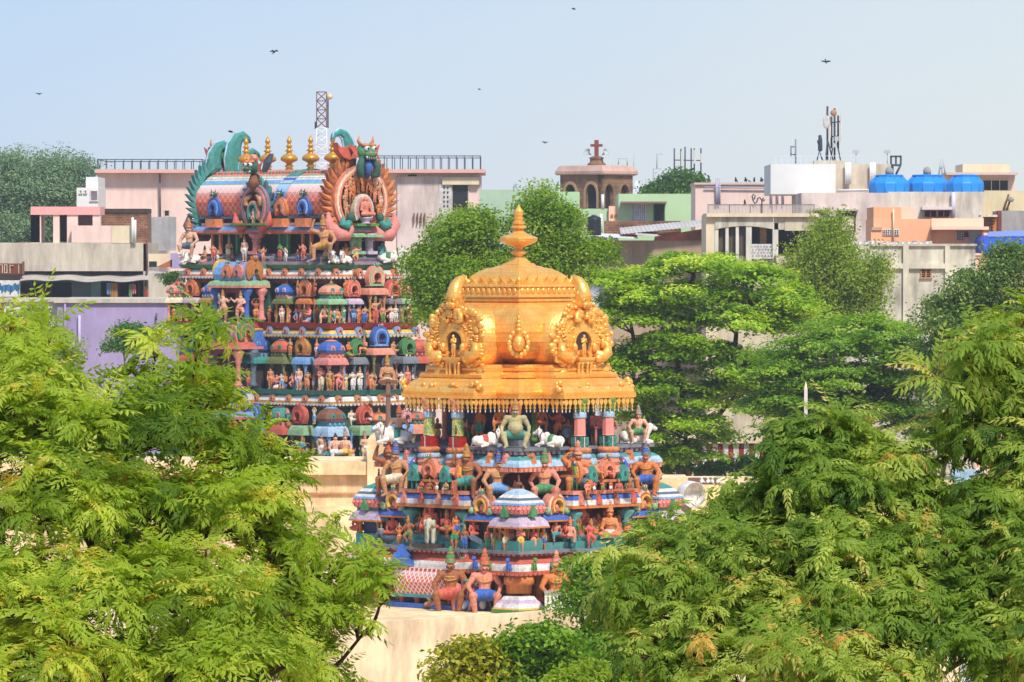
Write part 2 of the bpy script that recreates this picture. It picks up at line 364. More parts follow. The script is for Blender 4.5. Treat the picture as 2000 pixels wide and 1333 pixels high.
        FIG[k] = dict(body=got['b_' + k], short=got['c_' + k], long=got['l_' + k], head=tr(J['hed']), har=tr(J['har']), hal=tr(J['hal']), che=tr(J['che']), s=s)
    for k in ('bull', 'blanket', 'elephant', 'horse', 'lion'): FIG[k] = got[k]
def _kit():
    k = {}
    b = MB(); b.lathe([(.066, 0), (.07, .02), (.064, .035), (.06, .05), (.066, .06), (.05, .075), (.048, .11), (.054, .118), (.034, .135), (.03, .165), (.02, .19), (.006, .215)], 12); k['crown'] = b.mesh('crown', ['ochre'])
    b = MB(); b.lathe([(.064, -.015), (.07, .01), (.06, .04), (.05, .055), (.034, .06), (.036, .085), (.02, .105), (.004, .11)], 12); k['bun'] = b.mesh('hair', ['black'])
    b = MB(); b.ell((0, .012, .012), (.068, .066, .07)); k['hair'] = b.mesh('hair', ['black'])
    b = MB(); b.lathe([(.074, 0), (.085, .025), (.08, .045), (.07, .06), (.076, .075), (.066, .12), (.05, .15), (.056, .158), (.04, .18), (.038, .2), (.046, .21), (.03, .235), (.008, .27)], 14, mats=[0, 1, 1, 0, 2, 2, 2, 0, 1, 0, 1, 1]); k['tall'] = b
    b = MB(); b.add(*_disc(.13, 20, .015)); k['halo'] = b.mesh('halo', ['coral'])
    b = MB(); b.caps((0, 0, -.55), (0, 0, .4), .012, .012, seg=7); b.caps((0, 0, .36), (0, 0, .5), .03, .012, seg=8); k['staff'] = b.mesh('staff', ['brown'])
    b = MB(); b.caps((0, 0, -.2), (0, 0, .1), .014, .016, seg=8); b.caps((0, 0, .12), (0, 0, .26), .03, .05, seg=10); b.ell((0, 0, .32), (.03, .03, .04)); k['club'] = b.mesh('club', ['ash'])
    b = MB()
    for s_ in (-1, 1):
        b.ell((s_ * .024, -.066, .014), (.015, .008, .009), 0); b.ell((s_ * .024, -.073, .014), (.006, .005, .007), 1, 8, 5)
        b.caps((s_ * .008, -.064, .032), (s_ * .042, -.054, .036), .005, .004, 1, 6); b.caps((0, -.078, -.026), (s_ * .045, -.05, -.022), .011, .006, 1, 7)
    k['face'] = b.mesh('moustache_and_eyes', ['white', 'black'])
    b = MB()
    b.tube([(.085 * math.cos(a), .06 * math.sin(a) - .02, .0 - .04 * (1 - math.sin(a)) * .5) for a in [2 * PI * i / 18 for i in range(19)]], .01, 5)
    b.tube([(.1 * math.cos(a), .085 * math.sin(a) - .02, -.03 - .06 * (1 - math.sin(a)) * .5) for a in [2 * PI * i / 18 for i in range(19)]], .008, 5); k['neck'] = b.mesh('necklace', ['yellow'])
    return k
def _disc(r, n, th):
    vs = [(r * math.cos(2 * PI * i / n) * .85, .0, r * math.sin(2 * PI * i / n) * 1.1) for i in range(n)] + [(r * math.cos(2 * PI * i / n) * .85, th, r * math.sin(2 * PI * i / n) * 1.1) for i in range(n)]
    return vs, [tuple(range(n)), tuple(range(2 * n - 1, n - 1, -1))] + [(i, i + n, (i + 1) % n + n, (i + 1) % n) for i in range(n)]
KIT = {}
def setmat(o, m):
    o.material_slots[0].link = 'OBJECT'; o.material_slots[0].material = K(m)
def dress(root, k, h, cloth, clothk, crown, crownk, extra):
    """clothing, head-dress and attributes: children of the body (frame: body height 1)"""
    f = FIG[k]; s = f['s']
    if cloth: setmat(link('skirt' if cloth == 'long' else 'loincloth', f[cloth], root), clothk)
    H = T(*f['head']) @ SCL(s)
    if crown == 'crown': setmat(link('crown', KIT['crown'], root, H @ T(0, .005, .04)), crownk)
    elif crown == 'tall':
        key = 'tall_' + crownk
        if key not in KIT: KIT[key] = KIT['tall'].mesh('crown', ['ochre', {'red': 'coral', 'blue': 'blue', 'green': 'green', 'orange': 'orange', 'pink': 'salmon'}.get(crownk, crownk), crownk if crownk != 'red' else 'coral'])
        link('crown', KIT[key], root, H @ T(0, .005, .04))
    elif crown in ('bun', 'hair'): setmat(link('hair', KIT[crown], root, H @ T(0, .005, .04 if crown == 'bun' else .01)), crownk)
    for e in extra:
        if e == 'face': link('moustache_and_eyes', KIT['face'], root, H)
        elif e == 'neck': link('necklace', KIT['neck'], root, T(*f['che']) @ SCL(s) @ T(0, -.015, .075))
        elif e.startswith('halo'): setmat(link('halo', KIT['halo'], root, H @ T(0, .07, .03)), e[5:] or 'coral')
        elif e == 'staff': link('staff', KIT['staff'], root, T(*f['har']) @ SCL(s))
        elif e == 'staffl': link('staff', KIT['staff'], root, T(*f['hal']) @ SCL(s))
        elif e == 'clubl': link('club', KIT['club'], root, T(*f['hal']) @ SCL(s) @ RX(.15))
def statue(loc, h, rz, k, skin, label, cloth='short', clothk='white', crown='crown', crownk='ochre', extra=(), group=None, name='statue', parent=None, X=None, cat='statue'):
    o = link(name, FIG[k]['body'], parent)
    if X is not None: o.matrix_local = X
    else:
        o.location = loc; o.rotation_euler = (0, 0, rz); o.scale = (h, h, h)
    setmat(o, skin)
    if parent is None: tag(o, label, cat, group)
    if parent is None or X is None or True:
        if parent is None: dress(o, k, h, cloth, clothk, crown, crownk, extra)
    return o
# ------------------------------------------------------------------ towers: shared kit
class Tower:
    def __init__(s, o, x, y, rz): s.o = o; s.x = x; s.y = y; s.rz = rz; s.lv = {}
    def w(s, p): c, n = math.cos(s.rz), math.sin(s.rz); return (s.x + p[0] * c - p[1] * n, s.y + p[0] * n + p[1] * c)
    def stand(s, px, lv):
        poly, z = s.lv[lv]; q = [s.w(p) for p in poly]; d = ((px - 1000) / F, 1.0); best = None
        for i in range(len(q)):
            a, b = q[i], q[(i + 1) % len(q)]; e = (b[0] - a[0], b[1] - a[1])
            den = d[0] * e[1] - d[1] * e[0]
            if abs(den) < 1e-9: continue
            t = (a[0] * e[1] - a[1] * e[0]) / den; u = (a[0] * d[1] - a[1] * d[0]) / den
            if -1e-6 <= u <= 1 + 1e-6 and t > 0:
                L = math.hypot(*e); n = (e[1] / L, -e[0] / L)
                if n[1] < 0 and (best is None or t < best[0]): best = (t, n)
        if best is None:
            j = min(range(len(q)), key=lambda i: abs(q[i][0] / q[i][1] - d[0])); return Vector((q[j][0], q[j][1], z)), (0, -1)
        t, n = best
        return Vector((d[0] * t, t, z)), n
    def fig(s, px, lv, hpx, k, skin, label, cloth='short', ck='white', cr='crown', crk='ochre', ex=(), turn=0.5, dz=0.0, back=0.0, group=None, name='statue', yaw=0.0):
        p, n = s.stand(px, lv)
        ang = math.atan2(n[0], -n[1]) * turn + yaw
        h = hpx * p.y / F
        p = p + Vector((-n[0] * back, -n[1] * back, dz))
        return statue(p, h, ang, k, skin, label, cloth, ck, cr, crk, ex, group, name)
def face_frame(nx, ny): return RZ(math.atan2(nx, -ny))
def arc(r, a0=-40, a1=220, n=22, cx=0, cz=0, sx=1.0, sz=1.0):
    return [(cx + r * sx * math.cos(math.radians(a0 + (a1 - a0) * i / n)), cz + r * sz * math.sin(math.radians(a0 + (a1 - a0) * i / n))) for i in range(n + 1)]
def arch_rings(b, R, mats, y, th, sz=1.1, cz=0, X=None, fill=None, a0=-42, a1=222):
    """concentric raised horseshoe bands, the outermost at the back"""
    for i in range(len(R) - 1):
        b.strip(arc(R[i + 1], a0, a1, 22, 0, cz, 1, sz), arc(R[i], a0, a1, 22, 0, cz, 1, sz), y - .035 * i, y + th, mats[i], X)
    if fill is not None: b.prism(arc(R[-1] * 1.01, a0, a1, 22, 0, cz, 1, sz), y + th * .6, y + th, fill, X)
def lion_head(b, r, X, mf=0, mw=1, mk=2, mh=3, ears=4, gold=False):
    """the fierce lion mask that tops every horseshoe gable: brow, snout, bulging eyes, teeth, horns, wing ears"""
    b.ell((0, 0, 0), (r, r * .8, r * .8), mf, X=X); b.ell((0, -r * .7, -r * .25), (r * .72, r * .5, r * .36), mf, X=X)
    for s in (-1, 1):
        b.ell((s * r * .42, -r * .68, r * .28), (r * .27, r * .27, r * .27), mw, X=X); b.ell((s * r * .44, -r * .9, r * .28), (r * .12, r * .1, r * .12), mk, X=X)
        b.ell((s * r * .42, -r * .5, r * .6), (r * .42, r * .3, r * .18), mh, X=X)
        b.tube([(s * r * .5, 0, r * .5), (s * r * .9, 0, r * 1.0), (s * r * .8, -r * .1, r * 1.5)], [r * .2, r * .14, r * .03], 7, mh, X=X)
        b.add([(s * r * .8, 0, r * .1), (s * r * 1.9, r * .1, r * .75), (s * r * 1.5, .0, -.1 * r), (s * r * 1.75, r * .1, -r * .7), (s * r * .75, 0, -r * .5), (s * r * .85, r * .35, 0)],
              [(0, 1, 2, 4), (2, 3, 4), (1, 0, 5), (2, 1, 5), (3, 2, 5), (4, 3, 5)] if s > 0 else [(4, 2, 1, 0), (4, 3, 2), (5, 0, 1), (5, 1, 2), (5, 2, 3), (5, 3, 4)], ears, X=X)
        b.ell((s * r * .3, -r * 1.1, -r * .12), (r * .13, r * .1, r * .1), mh, X=X)
    for i in range(6):
        x = (i - 2.5) * r * .22
        b.lathe([(r * .1, 0), (r * .07, -r * .15), (r * .01, -r * .3)], 6, (x, -r * .98 + abs(x) * .25, -r * .42), mw, X=X)
    b.ell((0, -r * .5, -r * .62), (r * .5, r * .4, r * .16), mf, X=X)
def finial(b, h, r, m=0, X=None, seg=12):
    b.lathe([(r * .5, 0), (r * .32, h * .06), (r * .55, h * .1), (r * .3, h * .16), (r * .4, h * .2), (r * .95, h * .27), (r, h * .34), (r * .8, h * .41), (r * .35, h * .47), (r * .25, h * .52), (r * .5, h * .55), (r * .25, h * .6), (r * .22, h * .65), (r * .4, h * .68), (r * .2, h * .73), (r * .2, h * .78), (r * .3, h * .82), (r * .28, h * .86), (.004, h)], seg, m=m, X=X)
def pavilion(b, w, d, z0, zc, zt, lipm, corm, pilm, over=.16, slabm=None, npil=2, pr=.055, X=None, basem=None, bh=.0):
    """pillars carrying a curved little eave (z0 floor, zc underside of the eave, zt its top)"""
    if basem is not None: b.box(-w * 1.02, w * 1.02, -d * 1.02, d * 1.02, z0, z0 + bh, basem, X); z0 = z0 + bh
    for i in range(npil):
        x = -w * .82 + 2 * w * .82 * i / max(1, npil - 1) if npil > 1 else 0
        for y in (-d * .8, d * .8):
            h = zc - z0
            b.lathe([(pr * 1.6, 0), (pr * 1.6, h * .08), (pr, h * .12), (pr * .9, h * .7), (pr * 1.3, h * .76), (pr * .9, h * .8), (pr * 1.9, h * .92), (pr * 1.9, h)], 8, (x, y, z0), pilm, X=X)
    b.box(-w * .62, w * .62, -d * .55, d * .7, z0, zc, slabm if slabm is not None else pilm, X)
    b.box(-w - over, w + over, -d - over, d + over, zc, zc + .05, lipm, X)
    rings = [[(x, y, zz) for x, y in ((-w - o, -d - o), (w + o, -d - o), (w + o, d + o), (-w - o, d + o))] for zz, o in [(zc + .05, over * .95), (zc + .05 + (zt - zc - .05) * .45, over * .72), (zc + .05 + (zt - zc - .05) * .8, over * .25), (zt, -.04)]]
    b.loft(rings, corm, True, False, X)
def dome(b, w, d, z0, h, mats, X=None, ribs=None):
    """square bulging cupola with a lotus cap"""
    prof = [(0, .8), (.1, .8), (.12, 1.02), (.3, 1.12), (.55, 1.02), (.75, .78), (.88, .5), (.9, .56), (1.0, .2)]
    rings = []
    for t, k in prof:
        ww, dd = w * k, d * k; c = .3
        rings.append([(x, y, z0 + h * t) for x, y in ((-ww, -dd * (1 - c)), (-ww * (1 - c), -dd), (ww * (1 - c), -dd), (ww, -dd * (1 - c)), (ww, dd * (1 - c)), (ww * (1 - c), dd), (-ww * (1 - c), dd), (-ww, dd * (1 - c)))])
    b.loft(rings, [mats[0], mats[0], mats[1], mats[1], mats[1], mats[1], mats[2], mats[2]], True, False, X)
    if ribs is not None:
        for x in (-.55, .55): b.strip(arc(w * .24, -30, 210, 10, x * w, z0 + h * .38, 1, 1.3), arc(w * .1, -30, 210, 10, x * w, z0 + h * .38, 1, 1.3), -d * 1.16, -d * .9, ribs, X)
def blobs(b, pts, r, m, X=None):
    for p in pts: b.ell(p, (r, r * .8, r), m, 8, 5, X)
# ------------------------------------------------------------------ the golden-roofed shrine
VX, VY = PX(1013, 175), 175.0
def zv(py): return PZ(py, VY)
def zf(py, d): return PZ(py, VY - d)
def gold_mat():
    m = bpy.data.materials.new('beaten_gold_plate'); m.use_nodes = True; nt = m.node_tree; L = nt.links.new; b = nt.nodes['Principled BSDF']
    b.inputs['Metallic'].default_value = .5; b.inputs['Roughness'].default_value = .36
    tc = nd(nt, 'ShaderNodeTexCoord'); n = nd(nt, 'ShaderNodeTexNoise', inp={'Scale': 2.2, 'Detail': 5.0}); L(tc.outputs['Object'], n.inputs['Vector'])
    cr = nd(nt, 'ShaderNodeValToRGB'); cr.color_ramp.elements[0].position = .3; cr.color_ramp.elements[0].color = (*lin((252, 176, 76)), 1); cr.color_ramp.elements[1].position = .7; cr.color_ramp.elements[1].color = (*lin((255, 200, 102)), 1)
    L(n.outputs['Fac'], cr.inputs['Fac'])
    # sheet seams
    mp = nd(nt, 'ShaderNodeMapping', inp={'Scale': (1, 1, 1)}); L(tc.outputs['Object'], mp.inputs['Vector'])
    cb = nd(nt, 'ShaderNodeCombineXYZ'); sp = nd(nt, 'ShaderNodeSeparateXYZ'); L(tc.outputs['Object'], sp.inputs['Vector'])
    ad = nd(nt, 'ShaderNodeMath', operation='SUBTRACT'); L(sp.outputs['X'], ad.inputs[0]); L(sp.outputs['Y'], ad.inputs[1]); L(ad.outputs[0], cb.inputs['X']); L(sp.outputs['Z'], cb.inputs['Y'])
    bk = nd(nt, 'ShaderNodeTexBrick', inp={'Scale': .9, 'Mortar Size': .01, 'Mortar Smooth': .3, 'Color1': (1, 1, 1, 1), 'Color2': (.94, .94, .94, 1), 'Mortar': (.5, .42, .36, 1)}); L(cb.outputs['Vector'], bk.inputs['Vector'])
    mx = nd(nt, 'ShaderNodeMix', data_type='RGBA', blend_type='MULTIPLY'); mx.inputs[0].default_value = .35; L(cr.outputs['Color'], mx.inputs[6]); L(bk.outputs['Color'], mx.inputs[7])
    vo = nd(nt, 'ShaderNodeTexVoronoi', feature='F1', inp={'Scale': 7.0, 'Randomness': .55}); L(tc.outputs['Object'], vo.inputs['Vector'])
    n2 = nd(nt, 'ShaderNodeTexNoise', inp={'Scale': 4.0, 'Detail': 6.0}); L(tc.outputs['Object'], n2.inputs['Vector'])
    r5 = nd(nt, 'ShaderNodeMapRange', inp={'From Min': .25, 'From Max': .75, 'To Min': 1.04, 'To Max': .72}); L(vo.outputs['Distance'], r5.inputs['Value']); m5 = nd(nt, 'ShaderNodeMix', data_type='RGBA', blend_type='MULTIPLY'); m5.inputs[0].default_value = .4; L(mx.outputs[2], m5.inputs[6]); L(r5.outputs['Result'], m5.inputs[7]); L(m5.outputs[2], b.inputs['Base Color'])  # cell edges darkened in the colour: crevice shading and tarnish between the scales
    a2 = nd(nt, 'ShaderNodeMath', operation='ADD'); L(vo.outputs['Distance'], a2.inputs[0]); L(n2.outputs['Fac'], a2.inputs[1])
    bp = nd(nt, 'ShaderNodeBump', inp={'Strength': .4, 'Distance': .04}); L(a2.outputs[0], bp.inputs['Height']); L(bp.outputs['Normal'], b.inputs['Normal'])
    rr = nd(nt, 'ShaderNodeMapRange', inp={'To Min': .26, 'To Max': .5}); L(n2.outputs['Fac'], rr.inputs['Value']); L(rr.outputs['Result'], b.inputs['Roughness'])
    return m
def scale_mat(name, c1, c2, z0=None, z1=None, top=None, sc=6.0):
    """painted fish-scale tiles: diamonds of two paints, optionally fading to a third paint towards the top as painted"""
    m = bpy.data.materials.new(name); m.use_nodes = True; nt = m.node_tree; L = nt.links.new; b = nt.nodes['Principled BSDF']; b.inputs['Roughness'].default_value = .85
    tc = nd(nt, 'ShaderNodeTexCoord'); sp = nd(nt, 'ShaderNodeSeparateXYZ'); L(tc.outputs['Object'], sp.inputs['Vector'])
    h = nd(nt, 'ShaderNodeMath', operation='ADD'); L(sp.outputs['X'], h.inputs[0]); L(sp.outputs['Y'], h.inputs[1])
    outs = []
    for op in ('ADD', 'SUBTRACT'):
        a = nd(nt, 'ShaderNodeMath', operation=op); L(h.outputs[0], a.inputs[0]); L(sp.outputs['Z'], a.inputs[1])
        f = nd(nt, 'ShaderNodeMath', operation='MULTIPLY', inp={1: sc}); L(a.outputs[0], f.inputs[0])
        g = nd(nt, 'ShaderNodeMath', operation='FRACT'); L(f.outputs[0], g.inputs[0]); k = nd(nt, 'ShaderNodeMath', operation='LESS_THAN', inp={1: .2}); L(g.outputs[0], k.inputs[0]); outs.append(k)
    mxm = nd(nt, 'ShaderNodeMath', operation='MAXIMUM'); L(outs[0].outputs[0], mxm.inputs[0]); L(outs[1].outputs[0], mxm.inputs[1])
    mx = nd(nt, 'ShaderNodeMix', data_type='RGBA'); L(mxm.outputs[0], mx.inputs[0]); mx.inputs[6].default_value = (*lin(PAINT[c1]), 1); mx.inputs[7].default_value = (*lin(PAINT[c2]), 1)
    o = mx.outputs[2]
    if top:
        r = nd(nt, 'ShaderNodeMapRange', inp={'From Min': z0, 'From Max': z1}); L(sp.outputs['Z'], r.inputs['Value'])
        m2 = nd(nt, 'ShaderNodeMix', data_type='RGBA'); L(r.outputs['Result'], m2.inputs[0]); L(o, m2.inputs[6]); m2.inputs[7].default_value = (*lin(PAINT[top]), 1); o = m2.outputs[2]
    L(o, b.inputs['Base Color'])
    bp = nd(nt, 'ShaderNodeBump', inp={'Strength': .6, 'Distance': .04}); bp.invert = True; L(mxm.outputs[0], bp.inputs['Height']); L(bp.outputs['Normal'], b.inputs['Normal'])
    return m
def build_shrine():
    GOLD = gold_mat()
    A = math.radians(45)
    root = thing('shrine_tower', 'temple tower with a shining gold-plated roof over painted tiers crowded with statues', 'temple tower', (VX, VY, 0), A)
    V = Tower(root, VX, VY, A)
    FACES = {'left': (-1, 0), 'right': (0, -1), 'bl': (0, 1), 'br': (1, 0)}
    Z0 = zv(1176)
    def part(name, b, mats, X=None, par=None): return b.build(name, mats, par or root, X)
    def pl(py, s, bx=0, w=1.6, z=None): zz = zv(py) if z is None else z; w = w if bx else s * .4; return plan(s, s, bx, w, bx, w, zz)
    # --- lowest storey
    b = MB(); b.loft([pl(1177, 3.7, .3), pl(1168, 3.7, .3), pl(1168, 3.5, .3), pl(1160, 3.45, .3), pl(1160, 3.3, .3), pl(1104, 3.3, .3)], [0, 0, 1, 2, 2]); part('base', b, ['grey', 'maroon', 'umber'])
    for fx, fy in ((-1, 0), (0, -1)):
        X = face_frame(fx, fy)
        for x in (-3.05, -2.5, -1.95, 1.95, 2.5, 3.05):
            b = MB(); b.box(x - .13, x + .13, -3.43, -3.3, zv(1160), zv(1104), 0, X); b.box(x - .19, x + .19, -3.5, -3.3, zv(1116), zv(1108), 1, X); b.box(x - .19, x + .19, -3.5, -3.3, zv(1160), zv(1150), 1, X); part('pilaster', b, ['ochre', 'amber'])
    def dent(b, s, bay, py0, py1, step, m, fr=.55):
        for fx, fy in ((-1, 0), (0, -1)):
            for i in range(int(2 * s / step)):
                x = -s + (i + .5) * step; o = s + (bay if abs(x) < 1.55 else 0); b.box(x - step * fr / 2, x + step * fr / 2, -o - .035, -o + .1, zv(py1), zv(py0), m, face_frame(fx, fy))
    b = MB(); b.loft([pl(1104, 3.98, .3), pl(1098, 4.0, .3)] , 0); dent(b, 4.0, .3, 1100, 1106, .2, 1); part('eave_edge', b, ['amber', 'coral'])
    b = MB(); b.loft([pl(y, s, .3) for y, s in ((1098, 3.97), (1091, 3.95), (1085, 3.9), (1079, 3.8), (1070, 3.62))], [0, 0, 1, 1]); part('cornice', b, ['white', 'coral'])
    b = MB(); b.loft([pl(1070, 3.78, .3), pl(1066, 3.78, .3), pl(1066, 3.9, .3), pl(1060, 3.9, .3)], [0, 0, 1]); dent(b, 3.79, .3, 1066, 1070, .22, 2); dent(b, 3.6, .3, 1072, 1077, .5, 3, .7); part('ledge', b, ['maroon', 'grey', 'rose', 'coral'])
    zC = zv(1060); V.lv['C'] = (plan(3.68, 3.68, .3, 1.6, .3, 1.6), zC); V.lv['Cin'] = (plan(3.35, 3.35, .3, 1.6, .3, 1.6), zC)
    V.lv['D'] = (plan(3.62, 3.62, .32, 1.6, .32, 1.6), Z0)
    V.lv['Dc'] = (plan(3.96, 3.96, .3, 1.6, .3, 1.6), zv(1097.5))
    # --- middle storey wall with stepped teal plinth
    b = MB(); b.loft([pl(1060, 3.38, .25), pl(1054, 3.38, .25), pl(1054, 3.2, .25), pl(1046, 3.1, .25), pl(1043, 3.25, .25), pl(1038, 3.25, .25), pl(1038, 2.8, .3), pl(988, 2.8, .3), pl(988, 2.55, 0), pl(905, 2.5, 0)], [0, 1, 0, 0, 1, 1, 2, 2, 2]); part('wall', b, ['turq', 'teal', 'maroon'])
    b = MB(); b.loft([pl(992, 2.95, 0), pl(986, 3.0, 0)], 0); part('ledge', b, ['umber'])
    V.lv['B'] = (plan(2.95, 2.95), zv(986))
    # --- corner pavilions of the middle storey
    scl = scale_mat('scale_tile_red_pink', 'pink', 'red', sc=5.5)
    d0 = 3.22; dd = d0 * 1.414
    def corner(cx, cy, cm):
        X = T(cx, cy, 0); w = .52; z = lambda py: zf(py, dd)
        b = MB(); pavilion(b, w, w, zC, z(1031), z(1009), 1, 0, 2, .18, 3, 2, .05, X=None, basem=4, bh=.32)
        o = part('corner_pavilion', b, ['lilac', 'amber', 'ochre', 'navy', 'turq'], X)
        b = MB(); sq = lambda k, zz: [(k, -k, zz), (k, k, zz), (-k, k, zz), (-k, -k, zz)]
        b.loft([sq(.5, z(1009)), sq(.5, z(1005)), sq(.56, z(1003)), sq(.62, z(994)), sq(.58, z(986)), sq(.56, z(984))], [1, 1, 0, 0, 0]); link_ = part('neck_dome', b, [scl, 'steel'], None, o)
        b = MB(); b.loft([sq(.6, z(986)), sq(.57, z(982)), sq(.52, z(977)), sq(.45, z(972)), sq(.36, z(966)), sq(.27, z(961)), sq(.15, z(957)), sq(.1, z(955))], [0, 1, 2, 1, 3, 3, 3]); part('roof', b, ['sky', 'white', 'steel', cm], None, o)
        for fx, fy in ((-1, 0), (0, -1)):
            b = MB(); x = 0; b.prism([(x - .12, z(1009)), (x + .12, z(1009)), (x + .12, z(998)), (x + .06, z(992)), (x, z(986)), (x - .06, z(992)), (x - .12, z(998))], -.7, -.5, 0, face_frame(fx, fy)); part('dormer', b, ['green'], None, o)
        b = MB(); finial(b, .5, .12, X=T(0, 0, z(956))); part('finial', b, ['umber'], None, o)
    corner(-d0, -d0, 'pale_blue'); corner(-d0, d0, 'turq'); corner(d0, -d0, 'turq')
    # --- horseshoe shrines between pavilion and middle bay
    def hshrine(fx, fy, t):
        X = face_frame(fx, fy) @ T(t, -3.25, 0); dep = 3.25 * .707 - t * (1 if (fx, fy) == (-1, 0) else -1) * -.707
        z = lambda py: zf(py, 3.0)
        b = MB(); pavilion(b, .55, .42, zC, z(1016), z(1000), 1, 0, 2, .14, 3, 2, .045, None, 4, .22)
        o = part('arched_shrine', b, ['blue', 'amber', 'turq', 'dark', 'teal'], X)
        b = MB(); arch_rings(b, [.4, .35, .3, .25, .19], [0, 1, 2, 3], -.46, .3, 1.1, z(1000) + .22, None, 4)
        for s in (-1, 1): b.ell((s * .43, -.5, z(1000) + .08), (.13, .1, .11), 5); b.ell((s * .52, -.5, z(1000) + .17), (.06, .07, .06), 5)
        part('horseshoe_arch', b, ['rose', 'cream', 'coral', 'yellow', 'dark_green', 'pale_green'], None, o)
        b = MB(); b.lathe([(.15, 0), (.16, .05), (.1, .08), (.14, .12), (.14, .2), (.1, .28), (.02, .32)], 12, (0, -.36, z(1000)), 0, mats=[1, 1, 0, 0, 0, 0]); part('emblem', b, ['pink', 'red'], None, o)
        b = MB(); lion_head(b, .12, T(0, -.42, z(1000) + .7), 0, 1, 2, 3, 4); part('lion_face', b, ['green', 'white', 'black', 'orange', 'coral'], None, o)
    for fx, fy in ((-1, 0), (0, -1)):
        for t in (-2.0, 2.05): hshrine(fx, fy, t)
    # --- middle bays: porch with green columns, blue-white eave, gallery and barrel roof carrying the pillars above
    scl2 = scale_mat('scale_tile_pink_white', 'salmon', 'coral', sc=6.5)
    def bay(fx, fy):
        X = face_frame(fx, fy); z = lambda py: zf(py, 2.65); m = 1 if fx == 0 else -1
        for x in (-1.2, 1.2):
            b = MB(); b.lathe([(.2, 0), (.2, .15), (.12, .25), (.1, .7), (.17, .78), (.1, .86), (.3, 1.08), (.3, 1.15), (.1, 1.2), (.1, z(992) - zC)], 10, (x, -3.68, zC)); part('porch_column', b, ['teal'], X)
        for x in (-.62, .62):
            b = MB(); b.lathe([(.16, 0), (.16, .3), (.1, .4), (.1, .75), (.22, .95), (.2, 1.0), (.12, z(992) - zC)], 8, (x, -3.42, zC + .1)); part('inner_column', b, ['coral'], X)
        b = MB(); b.box(-1.35, 1.35, -3.9, -3.3, zC, zC + .22, 0, X); b.box(-1.1, 1.1, -3.75, -3.3, zC + .22, zC + .4, 1, X); part('plinth', b, ['turq', 'teal'])
        b = MB(); b.box(-1.6, 1.6, -4.05, -2.9, z(991), z(985), 0, X); part('eave_edge', b, ['amber'])
        b = MB(); L = [(z(985), 0), (z(975), -.03), (z(967), -.1), (z(964), -.17)]
        b.loft([[(x, y, zz) for x, y in ((-1.58 - o, -4.03 - o), (1.58 + o, -4.03 - o), (1.58 + o, -2.9), (-1.58 - o, -2.9))] for zz, o in L], [0, 2, 2], X=X); b.box(-1.5, 1.5, -3.95, -2.9, z(964), z(957), 1, X); part('cornice', b, ['white', 'salmon', 'blue'])
        for i in range(4):
            x = -1.2 + i * .8; mm = i % 2
            b = MB(); b.prism([(x - .12, z(984)), (x + .12, z(984)), (x + .1, z(975)), (x + .04, z(969)), (x, z(962)), (x - .04, z(969)), (x - .1, z(975))], -4.08, -3.9, 0, X); part('gablet', b, [('rose', 'coral')[mm]])
        zg = z(957)
        b = MB(); b.box(-1.35, 1.35, -3.6, -2.6, zg, zg + .42, 0, X); b.box(-1.25, 1.25, -3.86, -2.6, zg + .42, zg + .5, 1, X)
        for i in range(13): b.lathe([(.035, 0), (.03, .42)], 6, (-1.32 + i * .22, -3.72, zg), 2, X=X)
        part('gallery', b, ['dark', 'orange', 'leaf'])
        for x in (-.72, .72):
            b = MB(); b.lathe([(.04, 0), (.035, .3)], 6, (-.1, 0, 0), 0); b.lathe([(.04, 0), (.035, .3)], 6, (.1, 0, 0), 0); b.box(-.2, .2, -.1, .1, .28, .36, 0); b.prism([(-.18, .36), (.18, .36), (.2, .5), (.14, .66), (0, .8), (-.14, .66), (-.2, .5)], -.1, .1, 0); b.prism(arc(.05, 0, 360, 10, 0, .52, 1, 1.5), -.13, -.09, 1)
            part('turquoise_niche', b, ['turq', 'dark_green'], X @ T(x, -4.02, zg))
        b = MB(); arch_rings(b, [.34, .27, .2, .14], [0, 1, 0], -.05, .16, 1.15, .62, None, 2)
        b.box(-.32, .32, -.1, .1, .26, .34, 1); b.lathe([(.05, 0), (.04, .28)], 6, (-.2, 0, 0), 1); b.lathe([(.05, 0), (.04, .28)], 6, (.2, 0, 0), 1); lion_head(b, .1, T(0, -.05, 1.08), 3, 4, 5, 0, 0)
        part('small_arch', b, ['rose', 'amber', 'maroon', 'green', 'white', 'black'], X @ T(0, -4.02, zg))
        # barrel roof
        zb = zg + .5; R = (z(908) - zb) / 1.05
        sec = [(-.55, 0), (-.62, .25 * R), (-.58, .55 * R), (-.4, .85 * R), (-.15, 1.02 * R), (.15, 1.02 * R), (.4, .85 * R), (.58, .55 * R), (.62, .25 * R), (.55, 0)]
        b = MB(); Xr = X @ T(0, -3.42, zb)
        b.loft([[(x, y, zz) for y, zz in sec] for x in (-1.02, 1.02)], 0, True, False, Xr); part('barrel_roof', b, [scl2])
        b = MB(); b.box(-1.02, 1.02, -.2, .2, R * 1.0, R * 1.1, 0, Xr); part('ridge', b, ['pale_green'])
        for s, cols in ((-1, ['blue', 'sky', 'coral', 'orange']), (1, ['orange', 'yellow', 'leaf', 'coral'])):
            s_ = s if fx else -s; cols = ['blue', 'sky', 'coral', 'orange'] if s_ < 0 else ['orange', 'yellow', 'leaf', 'coral']
            b = MB(); Xa = Xr @ T(s * 1.07, 0, R * .5) @ RZ(PI / 2 * s)
            arch_rings(b, [.5, .41, .32, .25], [0, 1, 2], -.06, .12, 1.0, -.08, Xa, 3); part('end_arch', b, cols)
            b = MB(); lion_head(b, .16, Xr @ T(s * 1.05, -.2, R * 1.2) @ RZ(.4 * s), 0, 1, 2, 3, 4); part('lion_face', b, ['dark_green', 'white', 'black', 'coral', 'orange'])
        return zb + R
